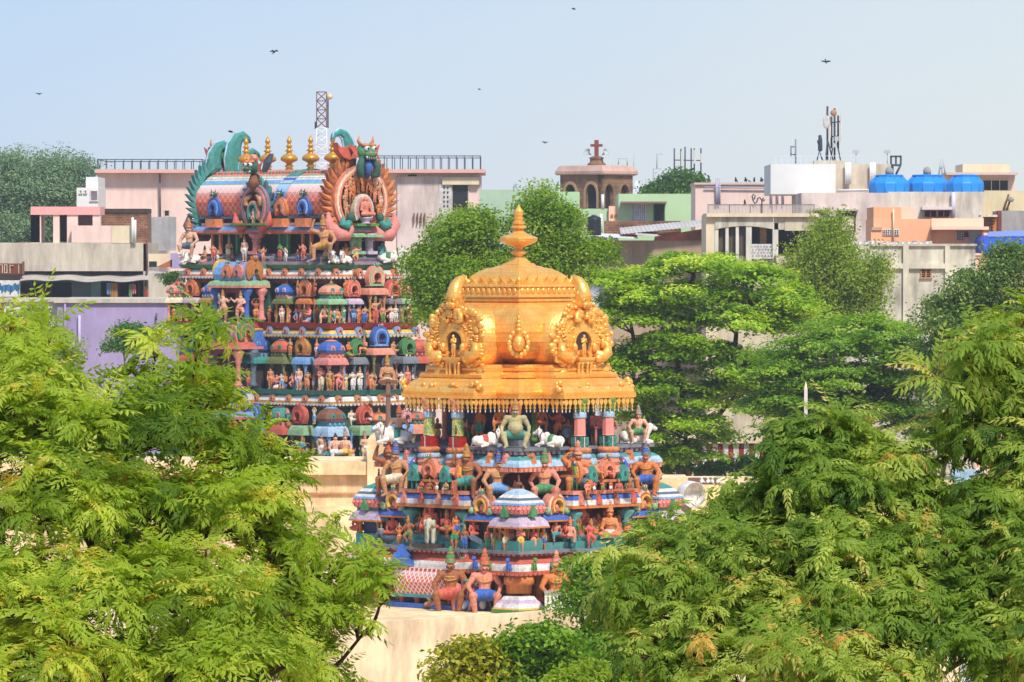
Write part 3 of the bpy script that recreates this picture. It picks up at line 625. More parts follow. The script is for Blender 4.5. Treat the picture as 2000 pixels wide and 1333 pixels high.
    for fx, fy in ((-1, 0), (0, -1)): bay(fx, fy)
    # lower bay roof, left: white and red barrel roof seen through the leaves
    X = face_frame(-1, 0); zb = zv(1150)
    b = MB(); sec = [(-.6, 0), (-.68, .4), (-.55, .85), (-.25, 1.1), (.25, 1.1), (.55, .85), (.68, .4), (.6, 0)]
    b.loft([[(x, -3.75 + y, zb + zz) for y, zz in sec] for x in (-1.3, 1.3)], [0], X=X); o = part('barrel_roof', b, [scale_mat('scale_tile_red_white', 'coral', 'white', zb + .5, zb + .95, 'white', sc=5)])
    for s in (-1, 1):
        b = MB(); Xa = X @ T(s * 1.34, -3.75, zb + .5) @ RZ(PI / 2 * s); arch_rings(b, [.62, .54, .46, .38, .3], [0, 1, 2, 3], -.06, .14, 1.0, 0, Xa, 4); part('end_arch', b, ['coral', 'white', 'black', 'sky', 'maroon'])
        b = MB(); lion_head(b, .2, X @ T(s * 1.4, -3.9, zb + 1.25) @ RZ(.5 * s), 0, 1, 2, 3, 4); part('lion_face', b, ['green', 'white', 'black', 'rose', 'coral'])
    b = MB(); b.box(-1.45, 1.45, -4.4, -3.2, zb - .1, zb, 0, X)
    for x in (-1.1, -.4, .4, 1.1): b.lathe([(.13, 0), (.1, .1), (.08, zb - Z0 - .2), (.14, zb - Z0 - .1)], 8, (x, -4.2, Z0), 1, X=X)
    b.box(-1.5, 1.5, -4.45, -3.2, Z0, Z0 + .14, 2, X); part('porch', b, ['teal', 'coral', 'blue'])
    # striped roof of the small corner pavilion at the foot
    b = MB(); sq = lambda k, zz: [(k, -k, zz), (k, k, zz), (-k, k, zz), (-k, -k, zz)]
    b.loft([sq(.62, Z0), sq(.62, Z0 + .12), sq(.6, Z0 + .12), sq(.57, Z0 + .17), sq(.5, Z0 + .3), sq(.4, Z0 + .42), sq(.34, Z0 + .52)], [0, 0, 1, 2, 3, 2], X=T(-3.72, -3.72, 0)); part('striped_roof', b, ['leaf', 'yellow', 'white', 'lilac'])
    b = MB(); b.lathe([(.42, 0), (.42, .25), (.5, .3), (.5, .5), (.3, .58), (.3, .64), (.08, .8), (.05, 1.0), (.02, 1.1)], 12, (-3.5, -3.5, zv(1140)), 0); part('orange_urn', b, ['amber'])
    # --- upper cornice and platform
    b = MB(); b.loft([pl(910, 3.3), pl(903, 3.34)], 0); dent(b, 3.33, 0, 905, 912, .2, 1); part('eave_edge', b, ['amber', 'rose'])
    b = MB(); pr = kap(zv(881), zv(903), 2.85, 3.32)[::-1]; b.loft([pl(0, s, z=z) for z, s in pr], [0, 0, 1, 1, 1]); part('cornice', b, ['pale_blue', 'teal'])
    b = MB(); b.loft([pl(881, 2.95), pl(873, 3.0), pl(873, 3.12), pl(867, 3.12)], [0, 1, 1]); dent(b, 3.0, 0, 874, 880, .24, 2); part('platform', b, ['mauve', 'grey', 'lilac'])
    for fx, fy in ((-1, 0), (0, -1)):
        for i, x in enumerate((-2.6, -1.9, 1.9, 2.6)):
            b = MB(); b.prism([(x - .13, zv(902)), (x + .13, zv(902)), (x + .1, zv(893)), (x + .05, zv(887)), (x + .06, zv(883)), (x, zv(877)), (x - .06, zv(883)), (x - .05, zv(887)), (x - .1, zv(893))], -3.3, -3.0, 0, face_frame(fx, fy)); part('gablet', b, [('orange', 'pink')[i % 2]])
    zA = zv(867); V.lv['A'] = (plan(2.75, 2.75), zA); V.lv['Ain'] = (plan(2.15, 2.15), zA); V.lv['Abay'] = (plan(2.0, 2.0, .75, 1.6, .75, 1.6), zA)
    # --- sanctum
    b = MB(); b.loft([pl(867, 1.95), pl(855, 1.95), pl(855, 1.75), pl(770, 1.75)], [0, 1, 1]); part('sanctum_wall', b, ['grey', 'navy'])
    for i, (fx, fy) in enumerate(((-1, 0), (0, -1))):
        X = face_frame(fx, fy); cm = ['maroon', 'green'][i]
        for x in (-1.35, 1.35):
            b = MB(); b.lathe([(.13, 0), (.13, .1), (.09, .15), (.085, 1.2), (.14, 1.3), (.14, 1.5)], 10, (x, -2.05, zv(858)), 0, X=X); b.box(x - .018, x + .018, -2.16, -2.1, zv(852), zv(795), 1, X); part('thin_column', b, [('rose', 'leaf')[i], ('white', 'yellow')[i]])
    # big pillars with painted shafts
    def pillar(X, sh, blk, capm):
        b = MB(); zs = [zv(p) for p in (905, 890, 880, 876, 868, 848, 846, 812, 806, 800, 790, 783, 770)]
        b.lathe([(.36, zs[0] - zs[0]), (.42, zs[1] - zs[0] - .12), (.36, zs[1] - zs[0])], 8, (0, 0, zs[0]), 6, rot=PI / 8, smooth=False)
        b.lathe([(.36, 0), (.4, .05), (.33, zs[2] - zs[1])], 16, (0, 0, zs[1]), 4); b.lathe([(.3, 0), (.37, .08), (.37, .16), (.28, zs[4] - zs[2])], 16, (0, 0, zs[2]), 3)
        b.box(-.2, .2, -.2, .2, zs[4], zs[5], 1, RZ(0)); b.box(-.018, .018, -.212, -.2, zs[4], zs[5], 5); b.box(-.212, -.2, -.018, .018, zs[4], zs[5], 5)
        b.lathe([(.21, 0), (.2, .02), (.185, zs[7] - zs[6])], 8, (0, 0, zs[6]), 0, rot=PI / 8, smooth=False)
        b.lathe([(.2, 0), (.22, .04), (.2, .08), (.22, .12), (.19, zs[9] - zs[7])], 14, (0, 0, zs[7]), 4)
        b.lathe([(.19, 0), (.24, .1), (.2, .2), (.27, .3), (.27, zs[12] - zs[9])], 14, (0, 0, zs[9]), 2)
        return part('pillar', b, [sh, blk, capm, 'orange', 'pale_blue', 'white', 'salmon'], X)
    gshaft = pattern_mat('pillar_green_floral', 'green', 'yellow', 14); mred = M('marble_red', (176, 40, 30), .4, .5, 6); mgrn = pattern_mat('marble_green', 'dark_green', 'turq', 7); pshaft = pattern_mat('pillar_pink_vine', 'pink', 'rose', 12)
    for x in (-.65, .65):
        pillar(face_frame(-1, 0) @ T(x, -3.42, 0), gshaft, mred, 'salmon'); pillar(face_frame(0, -1) @ T(x, -3.42, 0), pshaft, mgrn, 'leaf')
    for fx, fy, x in ((0, 1, -.95), (1, 0, .95)): pillar(face_frame(fx, fy) @ T(x, -3.3, 0), 'blue', 'blue', 'orange')
    # --- golden roof
    def gl(py, s, bx, w): return plan(s, s, bx, w, bx, w, zv(py))
    b = MB(); b.loft([gl(774, 2.66, 1.02, 1.65), gl(766, 2.7, 1.02, 1.66), gl(766, 2.62, 1.02, 1.62), gl(762, 2.66, 1.0, 1.62), gl(757, 2.62, .99, 1.6), gl(750, 2.52, .98, 1.55), gl(743, 2.38, .96, 1.49), gl(738, 2.24, .93, 1.44), gl(735, 2.1, .92, 1.4)], 0, smooth=False)
    r2 = random.Random(3)
    for fx, fy in FACES.values():
        X = face_frame(fx, fy)
        for x in [-1.3, -.85, -.4, 0, .4, .85, 1.3]:
            for k in range(3): b.ell((x + r2.uniform(-.15, .15), -3.49 - .03 * k, zv(755) + r2.uniform(-.14, .14)), (r2.uniform(.06, .14), .05, r2.uniform(.04, .09)), 0, 8, 5, X)
        for s in (-1, 1):
            for k in range(5): b.ell((s * (1.62 + .02 * k), -3.45 + r2.uniform(-.15, .15), zv(752) + r2.uniform(-.18, .16)), (.1, .11, .1), 0, 8, 5, X)
    part('gold_eave', b, [GOLD])
    b = MB(); b.loft([gl(735, 2.2, .9, 1.42), gl(729, 2.22, .9, 1.42), gl(728, 2.08, .88, 1.36), gl(722, 2.0, .86, 1.32), gl(721, 2.06, .86, 1.34), gl(716, 2.06, .86, 1.34), gl(715, 1.9, .84, 1.28), gl(710, 1.85, .82, 1.25)], 0); part('gold_steps', b, [GOLD])
    b = MB(); b.loft([pl(712, 1.05), pl(706, 1.25), pl(699, 1.6), pl(686, 1.9), pl(666, 2.06), pl(646, 2.06), pl(626, 1.92), pl(608, 1.7), pl(596, 1.46), pl(590, 1.3)], 0, smooth=False)
    # boss with leaves on the corner edge facing the front, and on the others
    for cx, cy in ((-1, -1), (1, -1), (-1, 1), (1, 1)):
        X = RZ(math.atan2(cx, -cy)) @ T(0, -2.02 * 1.414, zv(668))
        b.ell((0, -.02, 0), (.2, .16, .26), 0, X=X); b.ell((0, -.14, -.06), (.1, .1, .12), 0, X=X)
        for k in range(14):
            a = 2 * PI * k / 14; b.ell((.3 * math.cos(a), .08, .38 * math.sin(a)), (.09, .07, .12), 0, 8, 5, X)
        for k in range(4): b.ell((0, .04, .42 + .13 * k), (.13 - .025 * k, .1, .1), 0, 8, 5, X)
    part('gold_dome', b, [GOLD])
    b = MB(); b.loft([pl(591, 1.26), pl(588, 1.36), pl(584, 1.36), pl(583, 1.3), pl(580, 1.3), pl(580, 1.4), pl(574, 1.38), pl(562, 1.36), pl(560, 1.42), pl(556, 1.4), pl(555, 1.2)], 0)
    for fx, fy in FACES.values():
        X = face_frame(fx, fy)
        for i in range(11): b.ell((-1.2 + .24 * i, -1.38, zv(568)), (.085, .05, .11), 0, 10, 6, X @ T(0, 0, 0))
    part('gold_band', b, [GOLD])
    b = MB(); b.loft([pl(556, 1.2), pl(552, 1.18), pl(545, 1.15), pl(538, 1.07), pl(531, .93), pl(527, .8), pl(525, .78), pl(523, .6), pl(520, .5), pl(519, .4), pl(515, .36), pl(514, .28), pl(509, .22), pl(504, .17)], 0); cap = part('gold_cap', b, [GOLD])
    b = MB()
    for fx, fy in FACES.values():
        X = face_frame(fx, fy)
        for i in range(5):
            x = -.9 + .45 * i; w = .23
            b.add([(x - w, -1.24, zv(556)), (x + w, -1.24, zv(556)), (x + .07, -1.25, zv(548)), (x, -1.36, zv(538)), (x - .07, -1.25, zv(548)), (x, -1.0, zv(552)), (x - w, -1.1, zv(556)), (x + w, -1.1, zv(556))], [(0, 1, 2, 4), (4, 2, 3), (3, 2, 5), (4, 3, 5), (2, 1, 7, 5), (0, 4, 5, 6)], 0, False, X)
    for cx, cy in ((-1, -1), (1, -1), (-1, 1), (1, 1)):
        X = RZ(math.atan2(cx, -cy)); b.tube([(0, -1.5, zv(555)), (0, -1.68, zv(551)), (0, -1.74, zv(545)), (0, -1.7, zv(538))], [.13, .11, .07, .01], 8, 0, X=X)
    part('lotus_petals', b, [GOLD], None, cap)
    b = MB(); pf = [(505, .2), (502, .1), (499, .14), (495, .26), (492, .25), (488, .1), (483, .17), (478, .4), (472, .6), (467, .62), (464, .61), (460, .42), (456, .26), (451, .16), (448, .13), (446, .26), (443, .26), (440, .14), (438, .2), (433, .2), (431, .12), (428, .15), (425, .15), (423, .1), (420, .15), (413, .15), (406, .07), (400, .01)]
    b.lathe([(r, zv(p)) for p, r in pf], 8, (0, 0, 0), 0, smooth=False); part('gold_finial', b, [GOLD])
    # gables
    for key, (fx, fy) in FACES.items():
        X = face_frame(fx, fy); zc = zv(662)
        b = MB(); b.loft([[(x, y, zz) for x, zz in arc(1.02, -52, 232, 24, 0, zc, 1, 1.0)] for y in (-2.75, -.4)], 0, True, True, X)
        g = part('gold_gable', b, [GOLD])
        b = MB(); arch_rings(b, [1.15, .8, .6, .46, .36], [0, 0, 0, 0], -2.86, .14, 1.02, zc - .1, X, None, -58, 238)
        b.prism(arc(.95, -58, 238, 24, 0, zc - .1, 1, 1.02), -2.76, -2.7, 0, X); part('arch_rings', b, [GOLD], None, g)
        b = MB(); r3 = random.Random(5)
        for ring, rad, n in ((1.24, .15, 30), (1.1, .13, 34), (.95, .09, 36), (.72, .06, 30)):
            for k in range(n):
                a = math.radians(-50 + 280 * k / (n - 1)); q = rad * r3.uniform(.6, 1.25); a += r3.uniform(-.05, .05); ring_ = ring * (1 + .1 * math.sin(a * 5 + ring * 9)) + r3.uniform(-.07, .07)
                b.ell((ring_ * math.cos(a), -2.86 - .05 * (1.2 - ring), zc - .08 + ring_ * 1.0 * math.sin(a)), (q * 1.0, .06 + q * .2, q * .62), 0, 9, 5, X @ T(0, 0, 0))
        for s in (-1, 1):   # sea-monster scrolls at the springing
            b.tube([(s * .5, -2.95, zc - .42), (s * .8, -3.0, zc - .56), (s * 1.05, -3.0, zc - .42), (s * 1.05, -2.98, zc - .15), (s * .88, -2.98, zc - .12), (s * .84, -2.98, zc - .28)], [.12, .2, .19, .14, .1, .05], 8, 0, X=X)
            b.ell((s * .62, -3.02, zc - .6), (.16, .14, .14), 0, 8, 5, X); b.ell((s * .45, -3.0, zc - .25), (.1, .1, .16), 0, 8, 5, X)
        part('leaf_border', b, [GOLD], None, g)
        b = MB(); b.prism(arc(.26, -30, 210, 16, 0, zc - .12, 1, 1.5), -2.93, -2.9, 0, X); part('niche', b, ['dark'], None, g)
        o = link('niche_idol', FIG['pray']['body'], g); o.matrix_local = X @ T(0, -2.96, zc - .55) @ SCL(.72); setmat(o, GOLD)
        b = MB()
        b.box(-.36, .36, -3.12, -2.85, zc - .66, zc - .56, 0, X); b.box(-.28, .28, -3.06, -2.85, zc - .76, zc - .66, 0, X)
        for x in (-.27, -.12, .12, .27): b.lathe([(.075, 0), (.055, .1), (.05, .45), (.08, .52)], 8, (x, -3.0, zc - 1.25), 0, X=X)
        b.box(-.42, .42, -3.15, -2.85, zc - 1.38, zc - 1.24, 0, X); part('niche_pedestal', b, [GOLD], None, g)
        b = MB(); XH = X @ T(0, -2.9, zv(590)); lion_head(b, .27, XH, 0, 0, 1, 0, 0); part('lion_mask', b, [GOLD, 'umber'], None, g)
        b = MB(); b.tube([(0, -2.85, zv(592)), (0, -2.95, zv(574)), (0, -2.86, zv(560)), (0, -2.7, zv(549)), (0, -2.56, zv(545)), (0, -2.48, zv(548))], [.27, .26, .22, .18, .14, .04], 10, 0, X=X)
        for k in range(5): b.ell((0.16 * (-1) ** k, -2.95, zv(606 + 3 * k)), (.17, .13, .1), 0, 8, 5, X)
        for s in (-1, 1): b.tube([(s * .15, -2.95, zv(606)), (s * .35, -3.0, zv(614)), (s * .38, -3.0, zv(625)), (s * .22, -3.0, zv(627)), (s * .2, -2.98, zv(619))], [.08, .1, .1, .08, .04], 8, 0, X=X)
        part('crest_horn', b, [GOLD], None, g)
    # pendants hung along the two edges that show
    b = MB(); b.lathe([(.012, .06), (.012, 0)], 6, (0, 0, 0)); b.add([(0, -.012, 0), (.05, -.012, -.06), (.062, -.012, -.12), (.04, -.012, -.19), (.015, -.012, -.23), (.03, -.012, -.3), (.0, -.012, -.36), (-.03, -.012, -.3), (-.015, -.012, -.23), (-.04, -.012, -.19), (-.062, -.012, -.12), (-.05, -.012, -.06)] +
          [(0, .012, 0), (.05, .012, -.06), (.062, .012, -.12), (.04, .012, -.19), (.015, .012, -.23), (.03, .012, -.3), (.0, .012, -.36), (-.03, .012, -.3), (-.015, .012, -.23), (-.04, .012, -.19), (-.062, .012, -.12), (-.05, .012, -.06)], [tuple(range(11, -1, -1)), tuple(range(12, 24))] + [(i, (i + 1) % 12, (i + 1) % 12 + 12, i + 12) for i in range(12)])
    b.ell((0, 0, -.4), (.016, .016, .05), 1, 6, 5)
    pm = b.mesh('pendant', [GOLD, 'white']); zt = zv(774); rp = random.Random(9)
    po = [(-2.62, 2.62), (-2.62, 1.61), (-3.64, 1.61), (-3.64, -1.61), (-2.62, -1.61), (-2.62, -2.62), (-1.61, -2.62), (-1.61, -3.64), (1.61, -3.64), (1.61, -2.62), (2.62, -2.62)]
    for i in range(len(po) - 1):
        a = Vector(po[i]); c = Vector(po[i + 1]); L = (c - a).length; n = max(1, int(round(L / .205)))
        for k in range(n):
            q = a.lerp(c, (k + .5) / n); ang = math.atan2((c - a).y, (c - a).x)
            link('pendant', pm, root, T(q.x, q.y, zt) @ RZ(ang) @ RY(rp.uniform(-.12, .12)) @ SCL(1.35, 1.6, 1.0))
    return V
def pattern_mat(name, c1, c2, sc):
    m = bpy.data.materials.new(name); m.use_nodes = True; nt = m.node_tree; L = nt.links.new; b = nt.nodes['Principled BSDF']; b.inputs['Roughness'].default_value = .5
    tc = nd(nt, 'ShaderNodeTexCoord'); n = nd(nt, 'ShaderNodeTexNoise', inp={'Scale': sc, 'Detail': 2.0, 'Distortion': 2.5}); L(tc.outputs['Object'], n.inputs['Vector'])
    cr = nd(nt, 'ShaderNodeValToRGB'); cr.color_ramp.elements[0].position = .5; cr.color_ramp.elements[1].position = .58
    cr.color_ramp.elements[0].color = (*lin(PAINT[c1]), 1); cr.color_ramp.elements[1].color = (*lin(PAINT[c2]), 1); L(n.outputs['Fac'], cr.inputs['Fac']); L(cr.outputs['Color'], b.inputs['Base Color'])
    return m
# ------------------------------------------------------------------ the many-coloured gateway tower
GX, GY = PX(568, 262), 262.0
def zg(py): return PZ(py, GY)
def build_gateway():
    TH = math.radians(47)
    root = thing('gateway_tower', 'multicoloured stepped temple gateway tower with a barrel roof and row of gilded finials', 'temple tower', (GX, GY, 0), -TH)
    G = Tower(root, GX, GY, -TH)
    W = Matrix.Translation((GX, GY, 0)) @ RZ(-TH); WI = W.inverted()
    def part(name, b, mats, X=None, par=None): return b.build(name, mats, par or root, X)
    def pl(py, a, b_, p=0, w=1.13, q=.3, wq=.75): return plan(a, b_, q, wq, p, w, zg(py))
    def at(px, lv, back=0.0):
        p, n = G.stand(px, lv); q = WI @ p; nl = WI.to_3x3() @ Vector((n[0], n[1], 0))
        return T(q.x - nl.x * back, q.y - nl.y * back, 0) @ face_frame(nl.x, nl.y)
    # a, b half sizes; porch depth
    T1 = (5.5, 2.5); T2 = (6.16, 2.82); T3 = (6.6, 3.25); T4 = (7.07, 3.66)
    # stone body below
    b = MB(); b.loft([plan(8.6, 5.0, 0, 1, 0, 1, 0), plan(8.3, 4.7, 0, 1, 0, 1, zg(1010)), plan(7.9, 4.4, 0, 1, 0, 1, zg(930)), plan(7.9, 4.4, 0, 1, 0, 1, zg(901))], 0); part('stone_base', b, ['tan'])
    b = MB(); b.loft([pl(901, 7.6, 4.2, 1.0), pl(893, 7.6, 4.2, 1.0)], 0); b.loft([pl(896, 7.45, 4.05, 1.0), pl(892.5, 7.45, 4.05, 1.0), pl(891, 7.4, 4.0, 1.0)], 1); part('ledge', b, ['mauve', 'leaf'])
    G.lv['4'] = (plan(7.25, 3.85, .3, .8, 1.1, 1.2), zg(891)); G.lv['s4'] = (plan(6.75, 3.35, .3, .8, .9, 1.1), zg(891))
    def storey(lower, upper, feet, slab, corn, dent, slabm, cm1, cm2, dm, wallm, lo_in, porch):
        a, c = lower; ua, uc = upper
        # wall behind the row of little shrines
        b = MB(); b.loft([pl(feet, a - lo_in, c - lo_in, porch * .5), pl(dent[1], ua - .55, uc - .55, porch * .4)], 0); part('wall', b, [wallm])
        b = MB(); b.loft([pl(dent[1], ua - .3, uc - .3, porch * .6), pl(dent[0], ua - .2, uc - .2, porch * .6)], 0)
        part('dentil_band', b, [dm])
        z1, z0 = zg(corn[0]), zg(corn[1]); pr = kap(z1, z0, -.45, 0.02)[::-1]
        b = MB(); b.loft([plan(ua + o, uc + o, .3, .75, porch, 1.13, z) for z, o in pr], [cm2, 0, 0, 1, 1] if False else [1, 0, 0, 0, 0]);         n = int((ua * 2) / .22)
        for fx, fy, L, dd, bw, bp in ((0, -1, ua, uc, 1.13, porch), (1, 0, uc, ua, .75, .3)):
            X = face_frame(fx, fy); k = int(2 * L / .24)
            for i in range(k):
                x = -L + (i + .5) * 2 * L / k
                off = dd + (bp if abs(x) < bw else 0) + .02
                b.prism(arc(.1, 180, 360, 6, x, z0 + .02, 1, 1.1), -off - .03, -off + .1, 0, X)
                if i % 5 == 2: arch_rings(b, [.2, .13, .07], [1, 2], -off + .0, .3, 1.15, z0 + .2, X @ T(x, 0, 0), 3)
        part('cornice', b, [cm1, cm2, 'pink', 'maroon'])
        b = MB(); b.loft([pl(slab[1], ua - .12, uc - .12, porch), pl(slab[0], ua + .04, uc + .04, porch)], 0); part('ledge', b, [slabm])
    storey(T4, T3, 891, (757, 766), (766, 783), (783, 790), 'turq', 'white', 'ochre', 'umber', 'dark_green', .75, 1.3)
    storey(T3, T2, 757, (629, 640), (640, 653), (653, 661), 'red', 'yellow', 'sky', 'blue', 'slate', .75, 1.2)
    storey(T2, T1, 629, (517, 525), (525, 541), (541, 553), 'green', 'white', 'orange', 'maroon', 'dark_green', .75, .9)
    G.lv['3'] = (plan(6.62, 3.27, .3, .8, 1.3, 1.2), zg(757)); G.lv['s3'] = (plan(6.2, 2.85, .3, .8, 1.0, 1.1), zg(757))
    G.lv['2'] = (plan(6.18, 2.84, .3, .8, 1.2, 1.2), zg(629)); G.lv['s2'] = (plan(5.75, 2.42, .3, .8, 1.0, 1.1), zg(629))
    G.lv['1'] = (plan(5.35, 2.35, .3, .7, .3, 1.1), zg(515)); G.lv['1in'] = (plan(4.9, 1.95, .3, .7, .3, 1.1), zg(511))
    # --- miniature shrines, one part each
    def mini(px, lv, kind, feet, c0, c1, top, w, body, corn, domem, domem2, fin='ochre', dp=None):
        X = at(px, lv, .12); zf_, z0, z1, zt = zg(feet), zg(c0), zg(c1), zg(top)
        b = MB(); d = dp or w * .8
        pavilion(b, w, d, zf_, z0, z1, 1, 0, 2, .1, 3, 2, .06)
        o = part('miniature_shrine', b, [corn, corn, body, 'dark'], X)
        if kind == 'dome':
            b = MB(); b.box(-w * .85, w * .85, -d * .85, d * .85, z1, z1 + .14, 1)
            for i in range(4): b.lathe([(.045, 0), (.045, .16)], 6, (-w * .75 + i * w * .5, -d * .9, z1), 2)
            dome(b, w, d, z1 + .14, zt - z1 - .14, [2, 0, 2], None, 1); part('dome', b, [domem, domem2, body], None, o)
            b = MB(); finial(b, .26, .08, X=T(0, 0, zt - .03), seg=8); part('finial', b, [fin], None, o)
        else:
            h = zt - z1
            b = MB()
            for i in range(3): b.lathe([(.05, 0), (.05, .16)], 6, (-w * .6 + i * w * .6, -d * .7, z1), 2)
            arch_rings(b, [h * .46, h * .37, h * .29, h * .2], [0, 1, 0], -d * .8, .3, 1.12, z1 + h * .42, None, 2)
            b.prism([(-h * .4, z1 + .1), (h * .4, z1 + .1), (h * .34, z1 + .2), (-h * .34, z1 + .2)], -d * .85, 0, 1)
            lion_head(b, .1, T(0, -d * .7, z1 + h * .98), 3, 4, 2, 3, 1); part('horseshoe_arch', b, [domem, domem2, 'maroon', fin, 'white'], None, o)
        return o
    # second tier
    for px, kind, top, w, body, corn, dm, dm2, fin in ((343, 'dome', 553, .5, 'salmon', 'cream', 'pink', 'green', 'ochre'), (376, 'arch', 543, .38, 'orange', 'lilac', 'orange', 'coral', 'dark_green'), (410, 'dome', 553, .42, 'sky', 'ochre', 'blue', 'salmon', 'ochre'),
            (557, 'dome', 553, .48, 'ochre', 'olive', 'blue', 'lilac', 'ochre'), (599, 'arch', 543, .4, 'coral', 'amber', 'orange', 'rose', 'dark_green'), (650, 'dome', 553, .5, 'leaf', 'pale_green', 'salmon', 'turq', 'salmon'), (688, 'arch', 543, .4, 'mauve', 'lilac', 'rose', 'coral', 'dark_green'),
            (767, 'arch', 543, .38, 'slate', 'mauve', 'coral', 'rose', 'dark_green'), (793, 'dome', 553, .42, 'leaf', 'pale_green', 'pink', 'coral', 'pink')):
        mini(px, 's2', kind, 629, 593, 582, top, w, body, corn, dm, dm2, fin)
    mini(730, 's2', 'arch', 629, 575, 562, 516, .55, 'ochre', 'rose', 'salmon', 'pale_green', 'turq')
    for px, kind, top, w, body, corn, dm, dm2, fin in ((549, 'dome', 660, .52, 'olive', 'olive', 'coral', 'green', 'lilac'), (592, 'arch', 655, .42, 'sky', 'sky', 'ochre', 'amber', 'amber'), (650, 'dome', 660, .55, 'rose', 'pink', 'blue', 'salmon', 'coral'), (698, 'arch', 655, .42, 'steel', 'grey', 'green', 'leaf', 'pink'),
            (795, 'arch', 655, .42, 'steel', 'grey', 'green', 'leaf', 'pink'), (505, 'dome', 640, .5, 'slate', 'turq', 'blue', 'sky', 'green'), (826, 'dome', 660, .48, 'pink', 'coral', 'coral', 'red', 'ochre'), (372, 'dome', 660, .5, 'turq', 'coral', 'green', 'coral', 'ochre')):
        mini(px, 's3', kind, 757, 708, 694, top, w, body, corn, dm, dm2, fin)
    mini(738, 's3', 'arch', 757, 690, 677, 632, .6, 'olive', 'salmon', 'blue', 'sky', 'coral')
    for px, kind, top, w, body, corn, dm, dm2, fin in ((546, 'dome', 787, .55, 'maroon', 'coral', 'turq', 'pink', 'ochre'), (587, 'arch', 783, .46, 'leaf', 'pale_green', 'coral', 'red', 'coral'), (650, 'dome', 787, .58, 'sky', 'pale_blue', 'umber', 'turq', 'ochre'), (711, 'arch', 783, .46, 'leaf', 'pale_green', 'coral', 'red', 'coral'),
            (743, 'dome', 800, .5, 'coral', 'sky', 'orange', 'turq', 'ochre'), (790, 'arch', 795, .46, 'salmon', 'sky', 'pink', 'lilac', 'coral'), (500, 'arch', 783, .46, 'turq', 'sky', 'blue', 'sky', 'coral'), (815, 'dome', 800, .5, 'olive', 'salmon', 'coral', 'turq', 'ochre')):
        mini(px, 's4', kind, 891, 843, 824, top, w, body, corn, dm, dm2, fin)
    # --- colonnettes between the shrines and small stucco figures crowding the ledges
    cmesh = {}
    for cm in ('coral', 'turq', 'ochre', 'pale_green', 'sky', 'rose'):
        b = MB(); b.lathe([(.1, 0), (.1, .08), (.055, .14), (.05, .5), (.09, .56), (.05, .62), (.05, .8), (.12, .93), (.12, 1.0)], 8, (0, 0, 0)); cmesh[cm] = b.mesh('colonnette', [cm])
    rc = random.Random(8)
    for lv, feet, hgt, x0, x1 in (('s2', 629, 1.0, 330, 812), ('s3', 757, 1.3, 420, 830), ('s4', 891, 1.3, 520, 830)):
        px = x0
        while px < x1:
            if not (432 < px < 520): link('colonnette', cmesh[rc.choice(list(cmesh))], root, at(px, lv, .3) @ T(0, 0, zg(feet)) @ SCL(1, 1, hgt))
            px += 14.5
    def relief(px, lv, hpx, dz, back, par=None):
        k = rc.choice(['stand', 'sway', 'sway_m', 'oneup', 'dance', 'dance_m', 'pray', 'armsup', 'sit', 'kneel', 'music']); o = link('relief_figure', FIG[k]['body'], root); o.matrix_local = at(px, lv, back) @ T(0, 0, G.lv[lv][1] + dz) @ RZ(rc.uniform(-.5, .5)) @ SCL(hpx * GY / F); setmat(o, rc.choice(['rose', 'tan', 'amber', 'flesh', 'pale', 'salmon', 'bronze'])); setmat(link('loincloth', FIG[k]['short'], o), rc.choice(['white', 'coral', 'yellow', 'sky', 'turq', 'orange', 'blue', 'pink', 'leaf'])); setmat(link('headdress', KIT[rc.choice(['crown', 'bun'])], o, T(*FIG[k]['head']) @ SCL(FIG[k]['s']) @ T(0, .005, .04)), rc.choice(['ochre', 'black', 'ochre']))
    for lv, tp, x0, x1, st in (('2', 's2', 330, 815, 12.5), ('3', 's3', 480, 835, 13.5), ('4', 's4', 560, 800, 14), ('1', '1in', 392, 725, 26)):
        px = x0
        while px < x1:
            if not (428 < px < 512 and lv != '1'): relief(px + rc.uniform(-2, 2), lv, rc.uniform(24, 34), 0, .32)
            px += st
    for px, lv, dz in ((352, 's2', 1.3), (585, 's2', 1.25), (618, 's2', 1.3), (672, 's2', 1.3), (745, 's2', 1.6), (780, 's2', 1.3), (570, 's3', 1.65), (622, 's3', 1.6), (677, 's3', 1.6), (715, 's3', 1.7), (765, 's3', 1.6), (565, 's4', 1.75), (617, 's4', 1.75), (683, 's4', 1.7), (728, 's4', 1.7)): relief(px, lv, 30, dz, -.1)
    # --- the porches on the long side with their dark doorway and barrel canopy
    def porch(py_feet, py_eave, py_top, a, c, dep, colm, roofm, archm, side_arch):
        X = face_frame(0, -1); w = 1.13; y = -c - dep; z0 = zg(py_feet); z1 = zg(py_eave); z2 = zg(py_top)
        b = MB(); b.box(-.62, -.36, y + .1, y + .4, z0, z1, 0); b.box(.36, .62, y + .1, y + .4, z0, z1, 0); b.box(-.4, .4, y + .35, y + .45, z0, z1, 1); b.box(-.75, .75, y + .05, y + .4, z1 - .25, z1, 0); part('doorway', b, ['maroon', 'black'])
        for x, yy, m in ((w, y + .15, colm[0]), (w + .1, y + 1.0, colm[1]), (-w, y + .15, colm[0])):
            b = MB(); h = z1 - z0; b.lathe([(.22, 0), (.22, .1), (.14, .2), (.12, h * .6), (.18, h * .66), (.13, h * .72), (.3, h * .88), (.3, h * .92), (.2, h)], 10, (x, yy, z0)); part('porch_column', b, [m])
